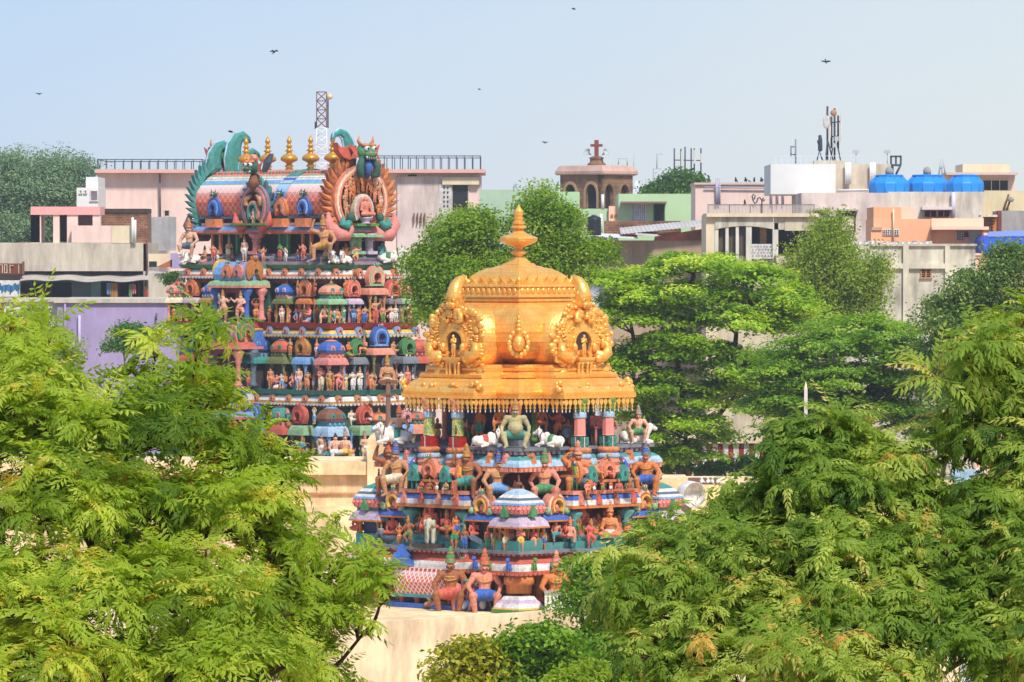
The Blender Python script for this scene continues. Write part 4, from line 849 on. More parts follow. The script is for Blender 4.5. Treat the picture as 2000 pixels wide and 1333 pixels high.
        b = MB(); b.box(-w - .3, w + .3, y - .2, -c + .3, z1, z1 + .12, 0); b.loft([[(xx, yy, zz) for xx, yy in ((-w - .3 + o, y - .2 + o), (w + .3 - o, y - .2 + o), (w + .3 - o, -c + .3), (-w - .3 + o, -c + .3))] for zz, o in ((z1 + .12, 0), (z1 + .28, .08), (z1 + .36, .25))], 1); part('porch_eave', b, [roofm[2], roofm[1]])
        zb = z1 + .36; R = z2 - zb; sec = [(-.5, 0), (-.58, .3 * R), (-.5, .65 * R), (-.25, .95 * R), (.25, .95 * R), (.5, .65 * R), (.58, .3 * R), (.5, 0)]
        b = MB(); b.loft([[(x, y + .55 + q, zb + zz) for q, zz in sec] for x in (-1.15, 1.15)], 0); r = part('canopy_roof', b, [roofm[0]])
        for x, m in ((-.1, archm[0]), (.72, archm[1])):
            b = MB(); arch_rings(b, [.36, .28, .2, .12], [0, 1, 0], y - .1, .3, 1.15, zb + .35, T(x, 0, 0), 1); lion_head(b, .12, T(x, y, zb + .88), 2, 3, 1, 2, 0); part('horseshoe_arch', b, [m, 'rose', 'turq', 'white'], None, r)
        b = MB(); arch_rings(b, [.52, .42, .33, .22, .12], [0, 1, 0, 1], -.1, .2, 1.15, zb + .42, T(1.2, y + .55, 0) @ RZ(PI / 2), 2); lion_head(b, .15, T(1.25, y + .55, zb + 1.1) @ RZ(PI / 2), 0, 3, 2, 0, 0); part('end_arch', b, [side_arch, 'ochre', 'maroon', 'white'], None, r)
        b = MB(); arch_rings(b, [.52, .42, .33, .22], [0, 1, 0], -.1, .2, 1.15, zb + .42, T(-1.2, y + .55, 0) @ RZ(-PI / 2), 2); part('end_arch', b, ['yellow', 'orange', 'maroon'], None, r)
    porch(625, 562, 510, T2[0], T2[1], 1.1, ('blue', 'pink'), ('sky', 'pale_green', 'salmon'), ('orange', 'pink'), 'amber')
    porch(752, 680, 626, T3[0], T3[1], 1.2, ('rose', 'steel'), ('salmon', 'coral', 'pink'), ('blue', 'mauve'), 'green')
    porch(888, 815, 762, T4[0], T4[1], 1.2, ('coral', 'leaf'), ('pink', 'sky', 'coral'), ('green', 'rose'), 'blue')
    # --- neck storey
    b = MB(); b.loft([pl(517, 5.3, 2.3, .3), pl(511, 5.2, 2.2, .3), pl(511, 5.0, 2.0, .3), pl(505, 5.05, 2.05, .3), pl(500, 4.8, 1.8, .3), pl(496, 4.85, 1.85, .3)], [0, 1, 0, 1, 0]); part('plinth', b, ['mauve', 'grey'])
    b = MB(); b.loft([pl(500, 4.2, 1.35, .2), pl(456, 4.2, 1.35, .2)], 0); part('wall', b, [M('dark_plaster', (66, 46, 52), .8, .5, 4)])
    def neckcol(px, m, r=.16):
        X = at(px, '1in', .05); b = MB(); z0, h = zg(497), zg(457) - zg(497); b.box(-r * 1.5, r * 1.5, -r * 1.5, r * 1.5, z0, z0 + .15, 0); b.lathe([(r * 1.2, .15), (r, .25), (r, h * .6), (r * 1.4, h * .65), (r, h * .72), (r * 2, h * .9), (r * 2, h)], 8, (0, 0, z0)); part('column', b, [m], X)
    for px, m, r in ((500, 'pink', .2), (690, 'pale_green', .16), (722, 'lilac', .2), (700, 'pale_green', .18)): neckcol(px, m, r)
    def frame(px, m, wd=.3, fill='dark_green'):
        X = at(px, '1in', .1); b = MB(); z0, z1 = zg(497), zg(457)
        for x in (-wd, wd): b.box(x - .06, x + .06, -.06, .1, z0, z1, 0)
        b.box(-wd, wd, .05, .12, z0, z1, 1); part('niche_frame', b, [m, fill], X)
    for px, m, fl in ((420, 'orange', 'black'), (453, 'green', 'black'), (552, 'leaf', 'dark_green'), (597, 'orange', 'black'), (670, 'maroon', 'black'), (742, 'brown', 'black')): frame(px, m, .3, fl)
    b = MB(); pr = kap(zg(440), zg(455), -.5, 0)[::-1]
    b.loft([plan(5.1 + o, 2.1 + o, .25, .7, .3, 1.1, z) for z, o in pr], [0, 1, 1, 2, 2]); b.loft([plan(5.0, 2.0, .25, .7, .3, 1.1, z) for z in (zg(458), zg(455))], 3); part('cornice', b, ['pink', 'sky', 'blue', 'orange'])
    b = MB(); b.loft([plan(4.7, 1.75, .2, .7, .3, 1.1, zg(441)), plan(4.7, 1.75, .2, .7, .3, 1.1, zg(436)), plan(4.55, 1.55, 0, .7, 0, 1, zg(436)), plan(4.55, 1.55, 0, .7, 0, 1, zg(428)), plan(4.75, 1.85, 0, .7, 0, 1, zg(428)), plan(4.75, 1.85, 0, .7, 0, 1, zg(423))], [0, 1, 1, 1, 2]); part('roof_base', b, ['cream', 'maroon', 'steel'])
    # --- barrel roof
    zb, zt = zg(423), zg(335); H = zt - zb
    cz = zb + H * .42
    red = scale_mat('scale_tile_red_to_white', 'coral', 'salmon', zg(388), zg(356), 'white', sc=2.6); blu = scale_mat('scale_tile_blue', 'blue', 'sky', zg(392), zg(360), 'pale_blue', sc=3.2)
    sec = [(1.72, zb), (1.9, zb + H * .15), (1.98, zb + H * .32), (1.9, zb + H * .52), (1.62, zb + H * .7), (1.58, zb + H * .72), (1.4, zb + H * .79), (1.36, zb + H * .8), (1.1, zb + H * .88), (1.02, zb + H * .9), (.55, zb + H * 1.0), (0, zb + H * 1.02)]
    mt = [0, 0, 0, 0, 1, 2, 1, 3, 1, 4, 4]
    def shell(x0, x1, grow, mats, name, par=None):
        b = MB()
        for s in (-1, 1):
            for i in range(len(sec) - 1):
                (y0, z0), (y1, z1) = sec[i], sec[i + 1]; g0 = grow; q = [(x0, s * (y0 + g0), z0), (x1, s * (y0 + g0), z0), (x1, s * (y1 + (g0 if y1 > 0 else 0)), z1 + (g0 if y1 < 1 else 0)), (x0, s * (y1 + (g0 if y1 > 0 else 0)), z1 + (g0 if y1 < 1 else 0))]
                b.add(q, [(0, 1, 2, 3) if s < 0 else (3, 2, 1, 0)], mt[i])
        if par is None:
            for i in range(40): b.ell((-4.7 + i * 9.4 / 39, -.78, zb + H * .955), (.1, .06, .1), 5 + i % 2, 8, 5)
            for i in range(80): b.ell((-4.8 + i * 9.6 / 79, -1.24, zb + H * .845), (.05, .05, .06), 3, 6, 4)
        return part(name, b, mats, None, par)
    rf = shell(-4.9, 4.9, 0, [red, 'pale_green', 'sky', 'white', 'rose', 'coral', 'turq'], 'barrel_roof')
    shell(1.05, 1.95, .05, [blu, 'green', 'pale_blue', 'blue', 'turq'], 'roof_panel', rf)
    # end arches: horseshoe plates with feather fringe, lion mask and seated idol
    def endplate(s):
        X = T(s * 5.0, 0, 0) @ RZ(PI / 2 * s); c = zg(394)
        R = 1.72; b = MB()
        arch_rings(b, [R, R * .93, R * .86, R * .8], [0, 1, 0] if s > 0 else [2, 3, 2], -.22, .16, 1.0, c, X, 4, -62, 242)
        arch_rings(b, [.62, .54, .47, .38], [1, 3, 0], -.4, .3, 1.25, c - .45, X, 5)
        g = part('end_gable', b, ['rose', 'cream', 'mauve', 'lilac', 'brown', 'dark_green'])
        for half in (0, 1):
            b = MB()
            for i in range(15):
                a = math.radians((-38 + i * 7.8) if half == 0 else (218 - i * 7.8)); rr = R * 1.02; L = .75 - .2 * abs(i - 5) / 9; d = Vector((math.cos(a), 0, math.sin(a))); t = Vector((-d.z, 0, d.x)) * (1 if half == 0 else -1); o = Vector((0, -.05, c)) + d * rr
                pts = [o - t * .16, o + t * .16, o + d * L * .6 + t * .26, o + d * L + t * .34, o + d * L * .55 + t * .02]
                b.add([p + Vector((0, -.06, 0)) for p in pts] + [p + Vector((0, .16, 0)) for p in pts] + [o + d * L * .4 + t * .06 + Vector((0, -.16, 0))], [(0, 1, 10), (1, 2, 10), (2, 3, 10), (3, 4, 10), (4, 0, 10)] + [(9, 8, 7, 6, 5)] + [(k, k + 5, (k + 1) % 5 + 5, (k + 1) % 5) for k in range(5)] if True else [], i % 2, False, X)
            part('feather_fringe', b, (['bronze', 'amber'] if s > 0 else ['turq', 'teal']), None, g)
        for q in (-1, 1):      # crescent curls at the springing
            b = MB(); pts = [(q * .55, -.2, c - 1.2), (q * 1.0, -.24, c - 1.62), (q * 1.7, -.24, c - 1.6), (q * 2.15, -.22, c - 1.1), (q * 2.1, -.2, c - .55)]
            b.tube(pts, [.18, .34, .4, .28, .04], 10, 0, X=X); b.tube([(q * .9, -.45, c - .9), (q * 1.2, -.5, c - 1.25), (q * 1.5, -.5, c - 1.1), (q * 1.4, -.48, c - .8)], [.1, .24, .2, .06], 9, 1, X=X); b.ell((q * .95, -.5, c - .8), (.2, .16, .22), 2, X=X)
            part('makara_curl', b, (['pink', 'turq', 'dark_green'] if s > 0 else ['mauve', 'lilac', 'teal']), None, g)
        if s > 0:
            rr = random.Random(4)
            for k, (a, r_) in enumerate([(a, r_) for a in (-25, -2, 22, 46, 68, 90, 112, 134, 158, 182, 205) for r_ in (1.14, .82) if not (r_ < 1 and (a < 20 or a > 165))]):
                pz = rr.choice(['stand', 'sway', 'armsup', 'oneup', 'dance']); o = link('relief_figure', FIG[pz]['body'], g); aa = math.radians(a)
                o.matrix_local = X @ T(r_ * math.cos(aa), -.3, c + r_ * math.sin(aa) - .38) @ SCL(.8); setmat(o, rr.choice(['rose', 'tan', 'amber', 'flesh']))
            o = link('seated_idol', FIG['lotus']['body'], g); o.matrix_local = X @ T(0, -.5, c - .78) @ SCL(1.0); setmat(o, 'rose')
            b = MB(); b.lathe([(.3, 0), (.2, .05), (.22, .12), (.34, .25), (.36, .3), (.2, .32)], 14, (0, -.5, c - 1.1), 0, X=X); b.box(-.7, .7, -.7, 0, c - 1.22, c - 1.1, 1, X); b.box(-.95, .95, -.8, 0, c - 1.75, c - 1.62, 2, X); part('lotus_seat', b, ['lilac', 'leaf', 'pale_green'], None, g)
        b = MB(); r = .52; XH = X @ T(0, -.5, zg(300)); lion_head(b, r, XH, 0, 1, 2, 3, 4)
        for q in (-1, 1): b.tube([(q * .3, -.6, zg(312)), (q * .55, -.75, zg(326)), (q * .5, -.7, zg(345)), (q * .28, -.6, zg(348))], [.14, .2, .2, .08], 8, 5, X=X)
        b.tube([(0, -.55, zg(318)), (0, -.75, zg(330)), (0, -.6, zg(350))], [.2, .22, .12], 8, 6, X=X)
        part('lion_face', b, ['green', 'white', 'black', 'orange', 'coral', 'dark_green', 'blue'], None, g)
        b = MB()    # crest plumes behind the mask
        e = -1
        for q, hgt, w, dy in (((.5, 262, .55, .15), (-.55, 280, .5, -.1), (1.0, 292, .35, .3)) if s < 0 else ((.45, 262, .42, .3),)):
            cv = [(0, 332), (-.1, hgt + 45), (-.02, hgt + 22), (.22, hgt + 6), (.55, hgt), (.85, hgt + 5), (.95, hgt + 14)]; ww = [w, w * .95, w * .8, w * .6, w * .42, w * .25, .03]
            def sec_(k, dd): p0, p1 = cv[max(k - 1, 0)], cv[min(k + 1, 6)]; a = math.atan2(zg(p1[1]) - zg(p0[1]), (p1[0] - p0[0]) * e); x0, z0_ = (q + cv[k][0]) * e, zg(cv[k][1]); return [Vector((x0 + math.sin(a) * ww[k] * c_, dy + dd * (1 if abs(c_) < .9 else .3), z0_ - math.cos(a) * ww[k] * c_)) for c_ in (-1, -.5, 0, .5, 1)]
            b.loft([sec_(k, -.16) + sec_(k, .16)[::-1] for k in range(7)], 0, True, False, X)
            for sg in (0, 4): b.tube([sec_(k, -.12)[sg] for k in range(7)], .06, 5, 1, X=X)
        if s > 0: b.prism([(-1.6, zg(283)), (-1.35, zg(293)), (-1.0, zg(291)), (-.4, zg(288)), (-.4, zg(306)), (-.8, zg(316)), (-1.2, zg(311)), (-1.5, zg(300))], -.3, .1, 2, X)
        part('crest', b, ['turq', 'pale_blue', 'coral'], None, g)
        return g
    endplate(1); endplate(-1)
    # middle gable on the long side
    X = face_frame(0, -1); c = zg(405); y = -2.25
    b = MB(); arch_rings(b, [1.0, .9, .8, .7], [0, 1, 0], y - .1, .5, 1.1, c, X, 2, -55, 235); arch_rings(b, [.42, .34, .27], [1, 3], y - .2, .4, 1.3, c - .25, X, 4); g = part('middle_gable', b, ['mauve', 'salmon', 'brown', 'turq', 'black'])
    b = MB()
    for i in range(13):
        a = math.radians(-10 + i * 16.7); d = Vector((math.cos(a), 0, math.sin(a) * 1.1)); o = Vector((0, y + .1, c)) + d * 1.0; t = Vector((-d.z, 0, d.x))
        b.add([o - t * .14, o + t * .14, o + d * .38 + t * .1, o - t * .14 + Vector((0, .2, 0)), o + t * .14 + Vector((0, .2, 0)), o + d * .3 + Vector((0, .1, 0))], [(0, 1, 2), (3, 5, 4), (0, 2, 5, 3), (1, 4, 5, 2)], i % 2, False, X)
    part('feather_fringe', b, ['steel', 'teal'], None, g)
    for q in (-1, 1):
        b = MB(); b.tube([(q * .4, y - .2, c - .9), (q * .8, y - .22, c - 1.05), (q * 1.25, y - .2, c - .75), (q * 1.3, y - .2, c - .25)], [.12, .24, .2, .03], 9, 0, X=X); part('makara_curl', b, ['coral'], None, g)
        o = link('relief_figure', FIG['sway']['body'], g); o.matrix_local = X @ T(q * .75, y - .25, c - 1.5) @ SCL(.85); setmat(o, 'amber')
        b = MB(); b.tube([(q * .2, y - .1, c + .55), (q * .5, y - .15, c + .4), (q * .55, y - .15, c + .1), (q * .35, y - .15, c + .05)], [.08, .14, .12, .04], 8, 0, X=X); part('scroll', b, ['tan'], None, g)
    o = link('relief_figure', FIG['stand']['body'], g); o.matrix_local = X @ T(0, y - .1, c - 1.0) @ SCL(.95); setmat(o, 'flesh')
    b = MB(); lion_head(b, .42, X @ T(0, y - .2, zg(328)), 0, 1, 2, 3, 4); b.tube([(0, y, zg(345)), (.1, y - .2, zg(360)), (0, y - .15, zg(372))], [.25, .3, .15], 8, 5, X=X); part('lion_face', b, ['dark_green', 'white', 'black', 'orange', 'coral', 'umber'], None, g)
    b = MB(); b.prism([(-.35, zg(335)), (.35, zg(335)), (.5, zg(315)), (.9, zg(302)), (.75, zg(320)), (.4, zg(338))], y + .1, y + .4, 0, X); b.prism([(-.6, zg(325)), (-.2, zg(322)), (-.1, zg(310)), (-.35, zg(303))], y, y + .3, 1, X); part('crest', b, ['slate', 'salmon'], None, g)
    b = MB(); b.box(-1.3, 1.3, y - .5, y + .6, zg(441), zg(437), 0, X); part('gable_ledge', b, ['leaf'])
    # small dormer arches on the roof slope
    for px, m1, m2 in ((422, 'blue', 'sky'), (552, 'orange', 'salmon'), (597, 'blue', 'pale_blue')):
        tx = None
        for k in range(200):
            xx = -4.5 + k * .045; wx_, wy_ = G.w((xx, -1.95))
            if abs(wx_ / wy_ * F + 1000 - px) < 1.2: tx = xx; break
        if tx is None: continue
        z0 = zg(428); b = MB(); arch_rings(b, [.46, .36, .27, .16], [0, 1, 0], -.12, .4, 1.2, z0 + .5, None, 2); lion_head(b, .17, T(0, -.1, z0 + 1.2), 3, 4, 5, 3, 3); b.box(-.38, .38, -.3, .3, z0 - .34, z0, 6); b.box(-.5, .5, -.35, .3, z0 - .42, z0 - .34, 2)
        part('dormer', b, [m1, m2, 'rose', 'dark_green', 'white', 'black', 'orange'], T(tx, -1.98, 0))
    # gilded finials on the ridge
    fm = MB(); h = zg(264) - zg(331); finial(fm, h, .43, seg=16); me = fm.mesh('finial', [M('gilded_finial', (212, 150, 58), .35, .25, 3, metal=.35, bump=.1)])
    for px in (481, 523, 565, 607, 650):
        t = (px - 568) / F * GY / (math.cos(TH) + (px - 1000) / F * math.sin(TH)); link('finial', me, root, T(t, 0, zg(332)))
    return G
# ------------------------------------------------------------------ statues: every figure a thing of its own
def bull(Tw, px, lv, L, right, label, blank, turn=0.5, yaw=0.0, back=0.0, dz=0.0, body='white'):
    p, n = Tw.stand(px, lv); a = math.atan2(n[0], -n[1]) * turn + yaw + (PI if right else 0)
    L = L * p.y / F
    o = link('bull_statue', FIG['bull']); o.location = p + Vector((-n[0] * back, -n[1] * back, dz)); o.rotation_euler = (0, 0, a); o.scale = (L,) * 3
    setmat(o, M('whitewashed_stucco', (226, 218, 208), .6, .2, 4)); tag(o, label, 'bull statue', 'white bull statues on the temple towers')
    if blank: setmat(link('saddle_cloth', FIG['blanket'], o), blank)
    b = MB(); b.tube([(-.27 + .02 * math.sin(t), .135 * math.cos(t), .33 + .13 * math.sin(t)) for t in [2 * PI * i / 16 for i in range(17)]], .016, 6); b.build('collar', ['maroon'], o)
    b = MB()
    for s in (-1, 1): b.ell((-.455, -.045 + s * .062, .475), (.014, .01, .012)); b.caps((-.38, -.03 + s * .05, .57), (-.375, -.03 + s * .058, .64), .012, .006)
    b.build('eyes_and_horns', ['slate'], o)
    return o
def crowd(V):
    """small stucco figures that fill the gaps on the shrine's ledges (parts of the tower)"""
    rc = random.Random(21); W = Matrix.Translation((VX, VY, 0)) @ RZ(V.rz); WI = W.inverted()
    def put(px, lv, hpx, dz, back):
        p, n = V.stand(px, lv); k = rc.choice(['stand', 'sway', 'sway_m', 'oneup', 'dance', 'pray', 'armsup', 'sit', 'sit_m', 'music', 'lotus']); o = link('relief_figure', FIG[k]['body'], V.o)
        o.matrix_local = WI @ T(p.x - n[0] * back, p.y - n[1] * back, p.z + dz) @ RZ(math.atan2(n[0], -n[1]) * .5 + rc.uniform(-.4, .4)) @ SCL(hpx * p.y / F); setmat(o, rc.choice(['rose', 'tan', 'amber', 'coral', 'salmon', 'bronze', 'coral'])); setmat(link('loincloth', FIG[k]['short'], o), rc.choice(['white', 'coral', 'yellow', 'blue', 'turq', 'orange', 'leaf'])); setmat(link('headdress', KIT[rc.choice(['crown', 'bun'])], o, T(*FIG[k]['head']) @ SCL(FIG[k]['s']) @ T(0, .005, .04)), rc.choice(['ochre', 'orange', 'black']))
    px = 690
    while px < 1335: put(px + rc.uniform(-2, 2), 'C', rc.uniform(34, 44), .36, .46); px += 10
    for px in (832, 848, 862, 880, 893, 1138, 1152, 1168, 1184, 1200, 1220): put(px, 'C', 24, zv(955) - zv(1060), -.2)
    for px in (722, 738, 915, 930, 958, 1004, 1022, 1072, 1120, 1250, 1262): put(px, 'B', rc.uniform(40, 58), rc.uniform(-.2, .3), .05)
    for px in (850, 908, 925, 1112, 1125, 1180, 1202): put(px, 'Ain', 48, 0, .1)
    for px in (846, 862, 935, 1085, 1100): put(px, 'D', rc.uniform(50, 64), 0, -.15)
def build_statues(G, V):
    crowd(V)
    g2 = 'statues on the second tier of the gateway'; g3 = 'statues on the third tier of the gateway'; g4 = 'statues at the foot of the gateway'; g1 = 'statues under the barrel roof'
    gw = 'multicoloured tower'
    f = G.fig
    # under the barrel roof
    f(372, '1', 62, 'guard', 'flesh', 'big pale seated guardian at the outer end under the barrel roof, above a white bull', 'short', 'steel', 'tall', 'orange', ('face', 'neck'), .6, .25, -.05, g1)
    f(420, '1in', 33, 'sway_m', 'rose', 'small pink dancer in the first orange frame under the barrel roof', 'short', 'coral', 'bun', 'black', (), .6, 0, -.1, g1)
    f(452, '1in', 40, 'sway', 'tan', 'tan standing figure in front of a green frame under the barrel roof', 'short', 'cream', 'crown', 'ochre', (), .6, 0, -.15, g1)
    f(484, '1in', 44, 'stand', 'flesh', 'pale standing figure just beside the pink column under the barrel roof', 'short', 'white', 'crown', 'ochre', (), .6, 0, -.2, g1)
    f(550, '1in', 34, 'pray', 'leaf', 'green-skinned figure with an orange skirt in a green frame under the barrel roof', 'long', 'coral', 'bun', 'black', (), .6, .05, -.1, g1)
    f(595, '1in', 34, 'sway_m', 'rose', 'pink figure in an orange frame beside the seated corner guardian, barrel-roof storey', 'short', 'coral', 'bun', 'black', (), .6, .05, -.1, g1)
    f(633, '1', 72, 'guardup_m', 'tan', 'large tan seated guardian on the near corner below the barrel roof, between two white bulls', 'short', 'ochre', 'tall', 'ochre', ('face', 'neck'), .15, .12, 0, g1)
    f(672, '1in', 36, 'sit', 'bronze', 'dark brown seated man in a dark recess beside the corner guardian, barrel-roof storey', 'short', 'umber', 'hair', 'black', (), .5, .0, -.12, g1)
    f(742, '1in', 38, 'sit_m', 'teal', 'teal-skinned seated figure above the outermost white bull, end of the barrel-roof storey', 'short', 'turq', 'bun', 'black', (), .5, .0, -.12, g1)
    bull(G, 376, '1', 46, False, 'white bull statue under the pale end guardian of the barrel-roof storey', None, .4, .3, -.1)
    bull(G, 645, '1', 44, False, 'white bull statue facing out at the foot of the tan corner guardian', 'pale_blue', .3, 1.2, -.25)
    bull(G, 668, '1', 44, False, 'white bull statue just behind the tan corner guardian, under the big end gable', None, .3, .9, -.2)
    bull(G, 760, '1', 58, True, 'white bull statue with a green saddle cloth at the outer end of the gateway ledge', 'green', .3, -.3, -.1)
    # second tier
    for px, h, k, sk, cl, ck, cr, crk, lab in (
        (336, 30, 'pray', 'rose', 'long', 'coral', 'bun', 'black', 'small pink figure in red at the outermost second-tier edge, against the purple wall'),
        (346, 33, 'sway', 'tan', 'short', 'steel', 'bun', 'black', 'tan figure in a blue-grey cloth under the pink dome, second tier'),
        (401, 38, 'sway_m', 'amber', 'short', 'ochre', 'crown', 'ochre', 'amber standing figure under the small blue dome, left of the second-tier doorway'),
        (437, 60, 'dance_m', 'flesh', 'short', 'tan', 'crown', 'ochre', 'tall pale door guardian on the outer side of the second-tier doorway'),
        (469, 60, 'dance', 'flesh', 'short', 'rose', 'crown', 'ochre', 'tall pale door guardian on the inner side of the second-tier doorway'),
        (503, 48, 'armsup', 'bronze', 'short', 'orange', 'bun', 'black', 'brown figure in orange shorts with both arms raised beside the pink porch column'),
        (547, 37, 'stand', 'flesh', 'short', 'white', 'bun', 'black', 'pale figure in white standing under the blue dome of the second tier'),
        (590, 34, 'dance', 'umber', 'short', 'maroon', 'crown', 'ochre', 'dark brown dancing figure under the orange arch of the second tier'),
        (632, 40, 'sit', 'flesh', 'short', 'coral', 'crown', 'ochre', 'pale figure framed by an upright oval shield on the second tier'),
        (660, 32, 'sit_m', 'tan', 'short', 'yellow', 'bun', 'black', 'tan seated figure in yellow under the salmon corner dome, second tier'),
        (694, 36, 'stand', 'steel', 'short', 'sky', 'crown', 'ash', 'blue-grey figure under the pink arch near the corner, second tier'),
        (703, 34, 'sway_m', 'rose', 'short', 'amber', 'bun', 'black', 'pink figure beside the blue-grey one, second tier'),
        (716, 36, 'sway', 'tan', 'long', 'blue', 'bun', 'black', 'tan woman in a long blue skirt on the end face, second tier'),
        (736, 50, 'oneup', 'tan', 'long', 'coral', 'tall', 'green', 'tallest tan figure with raised arm and green crown, end bay of the second tier'),
        (751, 36, 'stand', 'rose', 'long', 'leaf', 'bun', 'black', 'pink figure in a long green skirt on the end face, second tier'),
        (767, 36, 'sway_m', 'flesh', 'long', 'white', 'bun', 'black', 'pale figure in a long white skirt on the end face, second tier'),
        (776, 36, 'music', 'pale', 'short', 'white', 'crown', 'ochre', 'pale musician in white beside the long white skirt, second tier'),
        (803, 40, 'pray', 'flesh', 'short', 'orange', 'crown', 'ochre', 'pale praying figure at the outer end of the second tier, by the tree')):
        f(px, '2', h * .92, k, sk, lab, cl, ck, cr, crk, ('halo:mauve',) if px == 632 else ('clubl',) if px == 437 else (), .5, 0, .12 if px not in (437, 469) else .0, g2)
    # third tier
    for px, h, k, sk, cl, ck, cr, crk, ex, lab in (
        (489, 40, 'armsup', 'bronze', 'short', 'coral', 'bun', 'black', (), 'brown figure with arms overhead next to the leaves, third tier'),
        (525, 45, 'stand', 'tan', 'short', 'orange', 'bun', 'black', (), 'tan standing woman in orange under the red dome, third tier'),
        (537, 32, 'kneel', 'rose', 'short', 'white', 'bun', 'black', (), 'small pink kneeling figure between two others under the red dome'),
        (546, 34, 'sway_m', 'flesh', 'short', 'sky', 'bun', 'black', (), 'pale small figure in blue under the red dome, third tier'),
        (580, 47, 'stand', 'flesh', 'short', 'lilac', 'bun', 'black', (), 'pale standing man in lilac under the brown arch, third tier'),
        (597, 40, 'sway', 'tan', 'long', 'orange', 'bun', 'black', (), 'tan woman in long orange beside the blue pavilion, third tier'),
        (624, 50, 'music', 'rose', 'long', 'cream', 'bun', 'black', (), 'pink musician holding an instrument under the corner blue dome, third tier'),
        (640, 44, 'sway', 'tan', 'long', 'ochre', 'bun', 'black', (), 'tan figure in ochre just beside the musician, third tier'),
        (664, 40, 'dance', 'rose', 'short', 'pink', 'bun', 'black', (), 'pink dancing figure past the corner, under the red eave, third tier'),
        (692, 40, 'sway_m', 'pale', 'long', 'white', 'bun', 'black', (), 'whitish striding figure under the green arch, third tier'),
        (706, 42, 'music_m', 'pale', 'long', 'white', 'crown', 'ochre', (), 'whitish figure with arms folded in front, beside the green arch, third tier'),
        (729, 38, 'sway', 'tan', 'long', 'orange', 'bun', 'black', (), 'tan attendant in long orange beside the seated lute player'),
        (754, 50, 'lotus', 'tan', 'short', 'cream', 'crown', 'ochre', ('halo:steel', 'neck'), 'large seated lute player with a round blue-grey halo, third tier'),
        (787, 38, 'sway_m', 'pale', 'long', 'white', 'bun', 'black', (), 'pale attendant in white on the outer side of the seated lute player'),
        (799, 42, 'stand', 'rose', 'long', 'coral', 'crown', 'ochre', (), 'pink crowned figure in coral next to the golden gable, third tier')):
        f(px, '3', h * .94, k, sk, lab, cl, ck, cr, crk, ex, .5, 0 if px != 754 else .25, .12 if px != 754 else -.05, g3)
    # bottom tier
    for px, h, k, sk, cl, ck, cr, crk, ex, tn, lab in (
        (586, 42, 'dance', 'teal', 'short', 'coral', 'crown', 'ochre', ('halo:ochre',), .5, 'small teal dancer framed by a flame ring, foot of the gateway, by the leaves'),
        (626, 54, 'stand', 'flesh', 'long', 'white', 'bun', 'black', ('clubl',), .5, 'pale standing man in white beside a seated pair, foot of the gateway'),
        (657, 52, 'sit', 'flesh', 'long', 'white', 'bun', 'black', (), .3, 'seated pale man in white on a bench, the one nearer the leaves'),
        (676, 52, 'sit_m', 'flesh', 'long', 'yellow', 'tall', 'ash', (), .3, 'seated pale figure in yellow sharing the bench, nearer the peach parapet'),
        (715, 50, 'oneup', 'flesh', 'short', 'cream', 'tall', 'ash', (), .2, 'pale figure with one arm raised just above the peach parapet')):
        f(px, '4', h, k, sk, lab, cl, ck, cr, crk, ex, tn, 0, .1, g4)
    # ------------------------------------------------------------- golden shrine
    f = V.fig
    gA = 'figures on the platform under the gold roof'; gB = 'seated guardians under the upper cornice'; gC = 'statues on the middle ledge of the shrine'; gD = 'guardians at the foot of the shrine'
    f(1013, 'A', 78, 'fat', M('mossy_stone_paint', (176, 164, 118), .65, .4, 6, bump=.2), 'pot-bellied seated dwarf with a red halo at the front corner of the platform', 'short', 'turq', 'crown', 'ochre', ('face', 'neck', 'halo:coral'), 0.0, 0, -.15, gA)
    bull(V, 966, 'A', 66, True, 'white bull with a red saddle cloth on the left of the pot-bellied dwarf', 'coral', 0, .25, -.35)
    bull(V, 1060, 'A', 66, False, 'white bull with a green saddle cloth on the right of the pot-bellied dwarf', 'green', 0, -.5, -.35)
    bull(V, 792, 'A', 78, False, 'white bull with a turquoise saddle cloth, behind the outer left guardian', 'turq', 0, 0, -.48)
    bull(V, 1238, 'A', 74, True, 'white bull with a pink saddle cloth at the outer right of the platform', 'pink', 0, 0, -.1)
    f(757, 'A', 62, 'guard', 'flesh', 'pale crouching man with a red headdress beside the turquoise-saddled bull', 'short', 'dark_green', 'tall', 'red', ('face',), -.3, 0, -.35, gA)
    f(1268, 'A', 60, 'guard', 'flesh', 'pale crouching man with a feathered headdress beside the pink-saddled bull', 'short', 'green', 'tall', 'ash', ('face', 'halo:steel'), .4, 0, -.35, gA)
    for px, lv, h, k, sk, ck, cr, ex, dz, bk, lab in (
        (937, 'Ain', 66, 'stand', 'amber', 'turq', 'crown', ('staffl',), .1, 0, 'amber standing watchman with a staff in front of the dark blue inner wall'),
        (984, 'Ain', 46, 'sit', 'amber', 'orange', 'hair', (), .5, -.2, 'brown seated figure with black beard half hidden behind the red-saddled bull'),
        (1048, 'Ain', 46, 'sit_m', 'bronze', 'coral', 'hair', (), .5, -.2, 'brown seated figure half hidden behind the green-saddled bull'),
        (1090, 'Ain', 62, 'dance', 'coral', 'orange', 'crown', ('staff',), .1, 0, 'orange-red standing figure with a bow in front of the dark blue inner wall'),
        (879, 'Abay', 52, 'sway', 'pale', 'ash', 'hair', (), 0, .55, 'whitish slender figure between the two green pillars'),
        (1153, 'Abay', 54, 'sit', 'amber', 'orange', 'crown', (), .4, .5, 'amber figure seated on a pink stool between the two pink pillars'),
        (900, 'Abay', 60, 'oneup', 'bronze', 'maroon', 'crown', (), 0, .9, 'brown figure standing in the shade of the green pillars')):
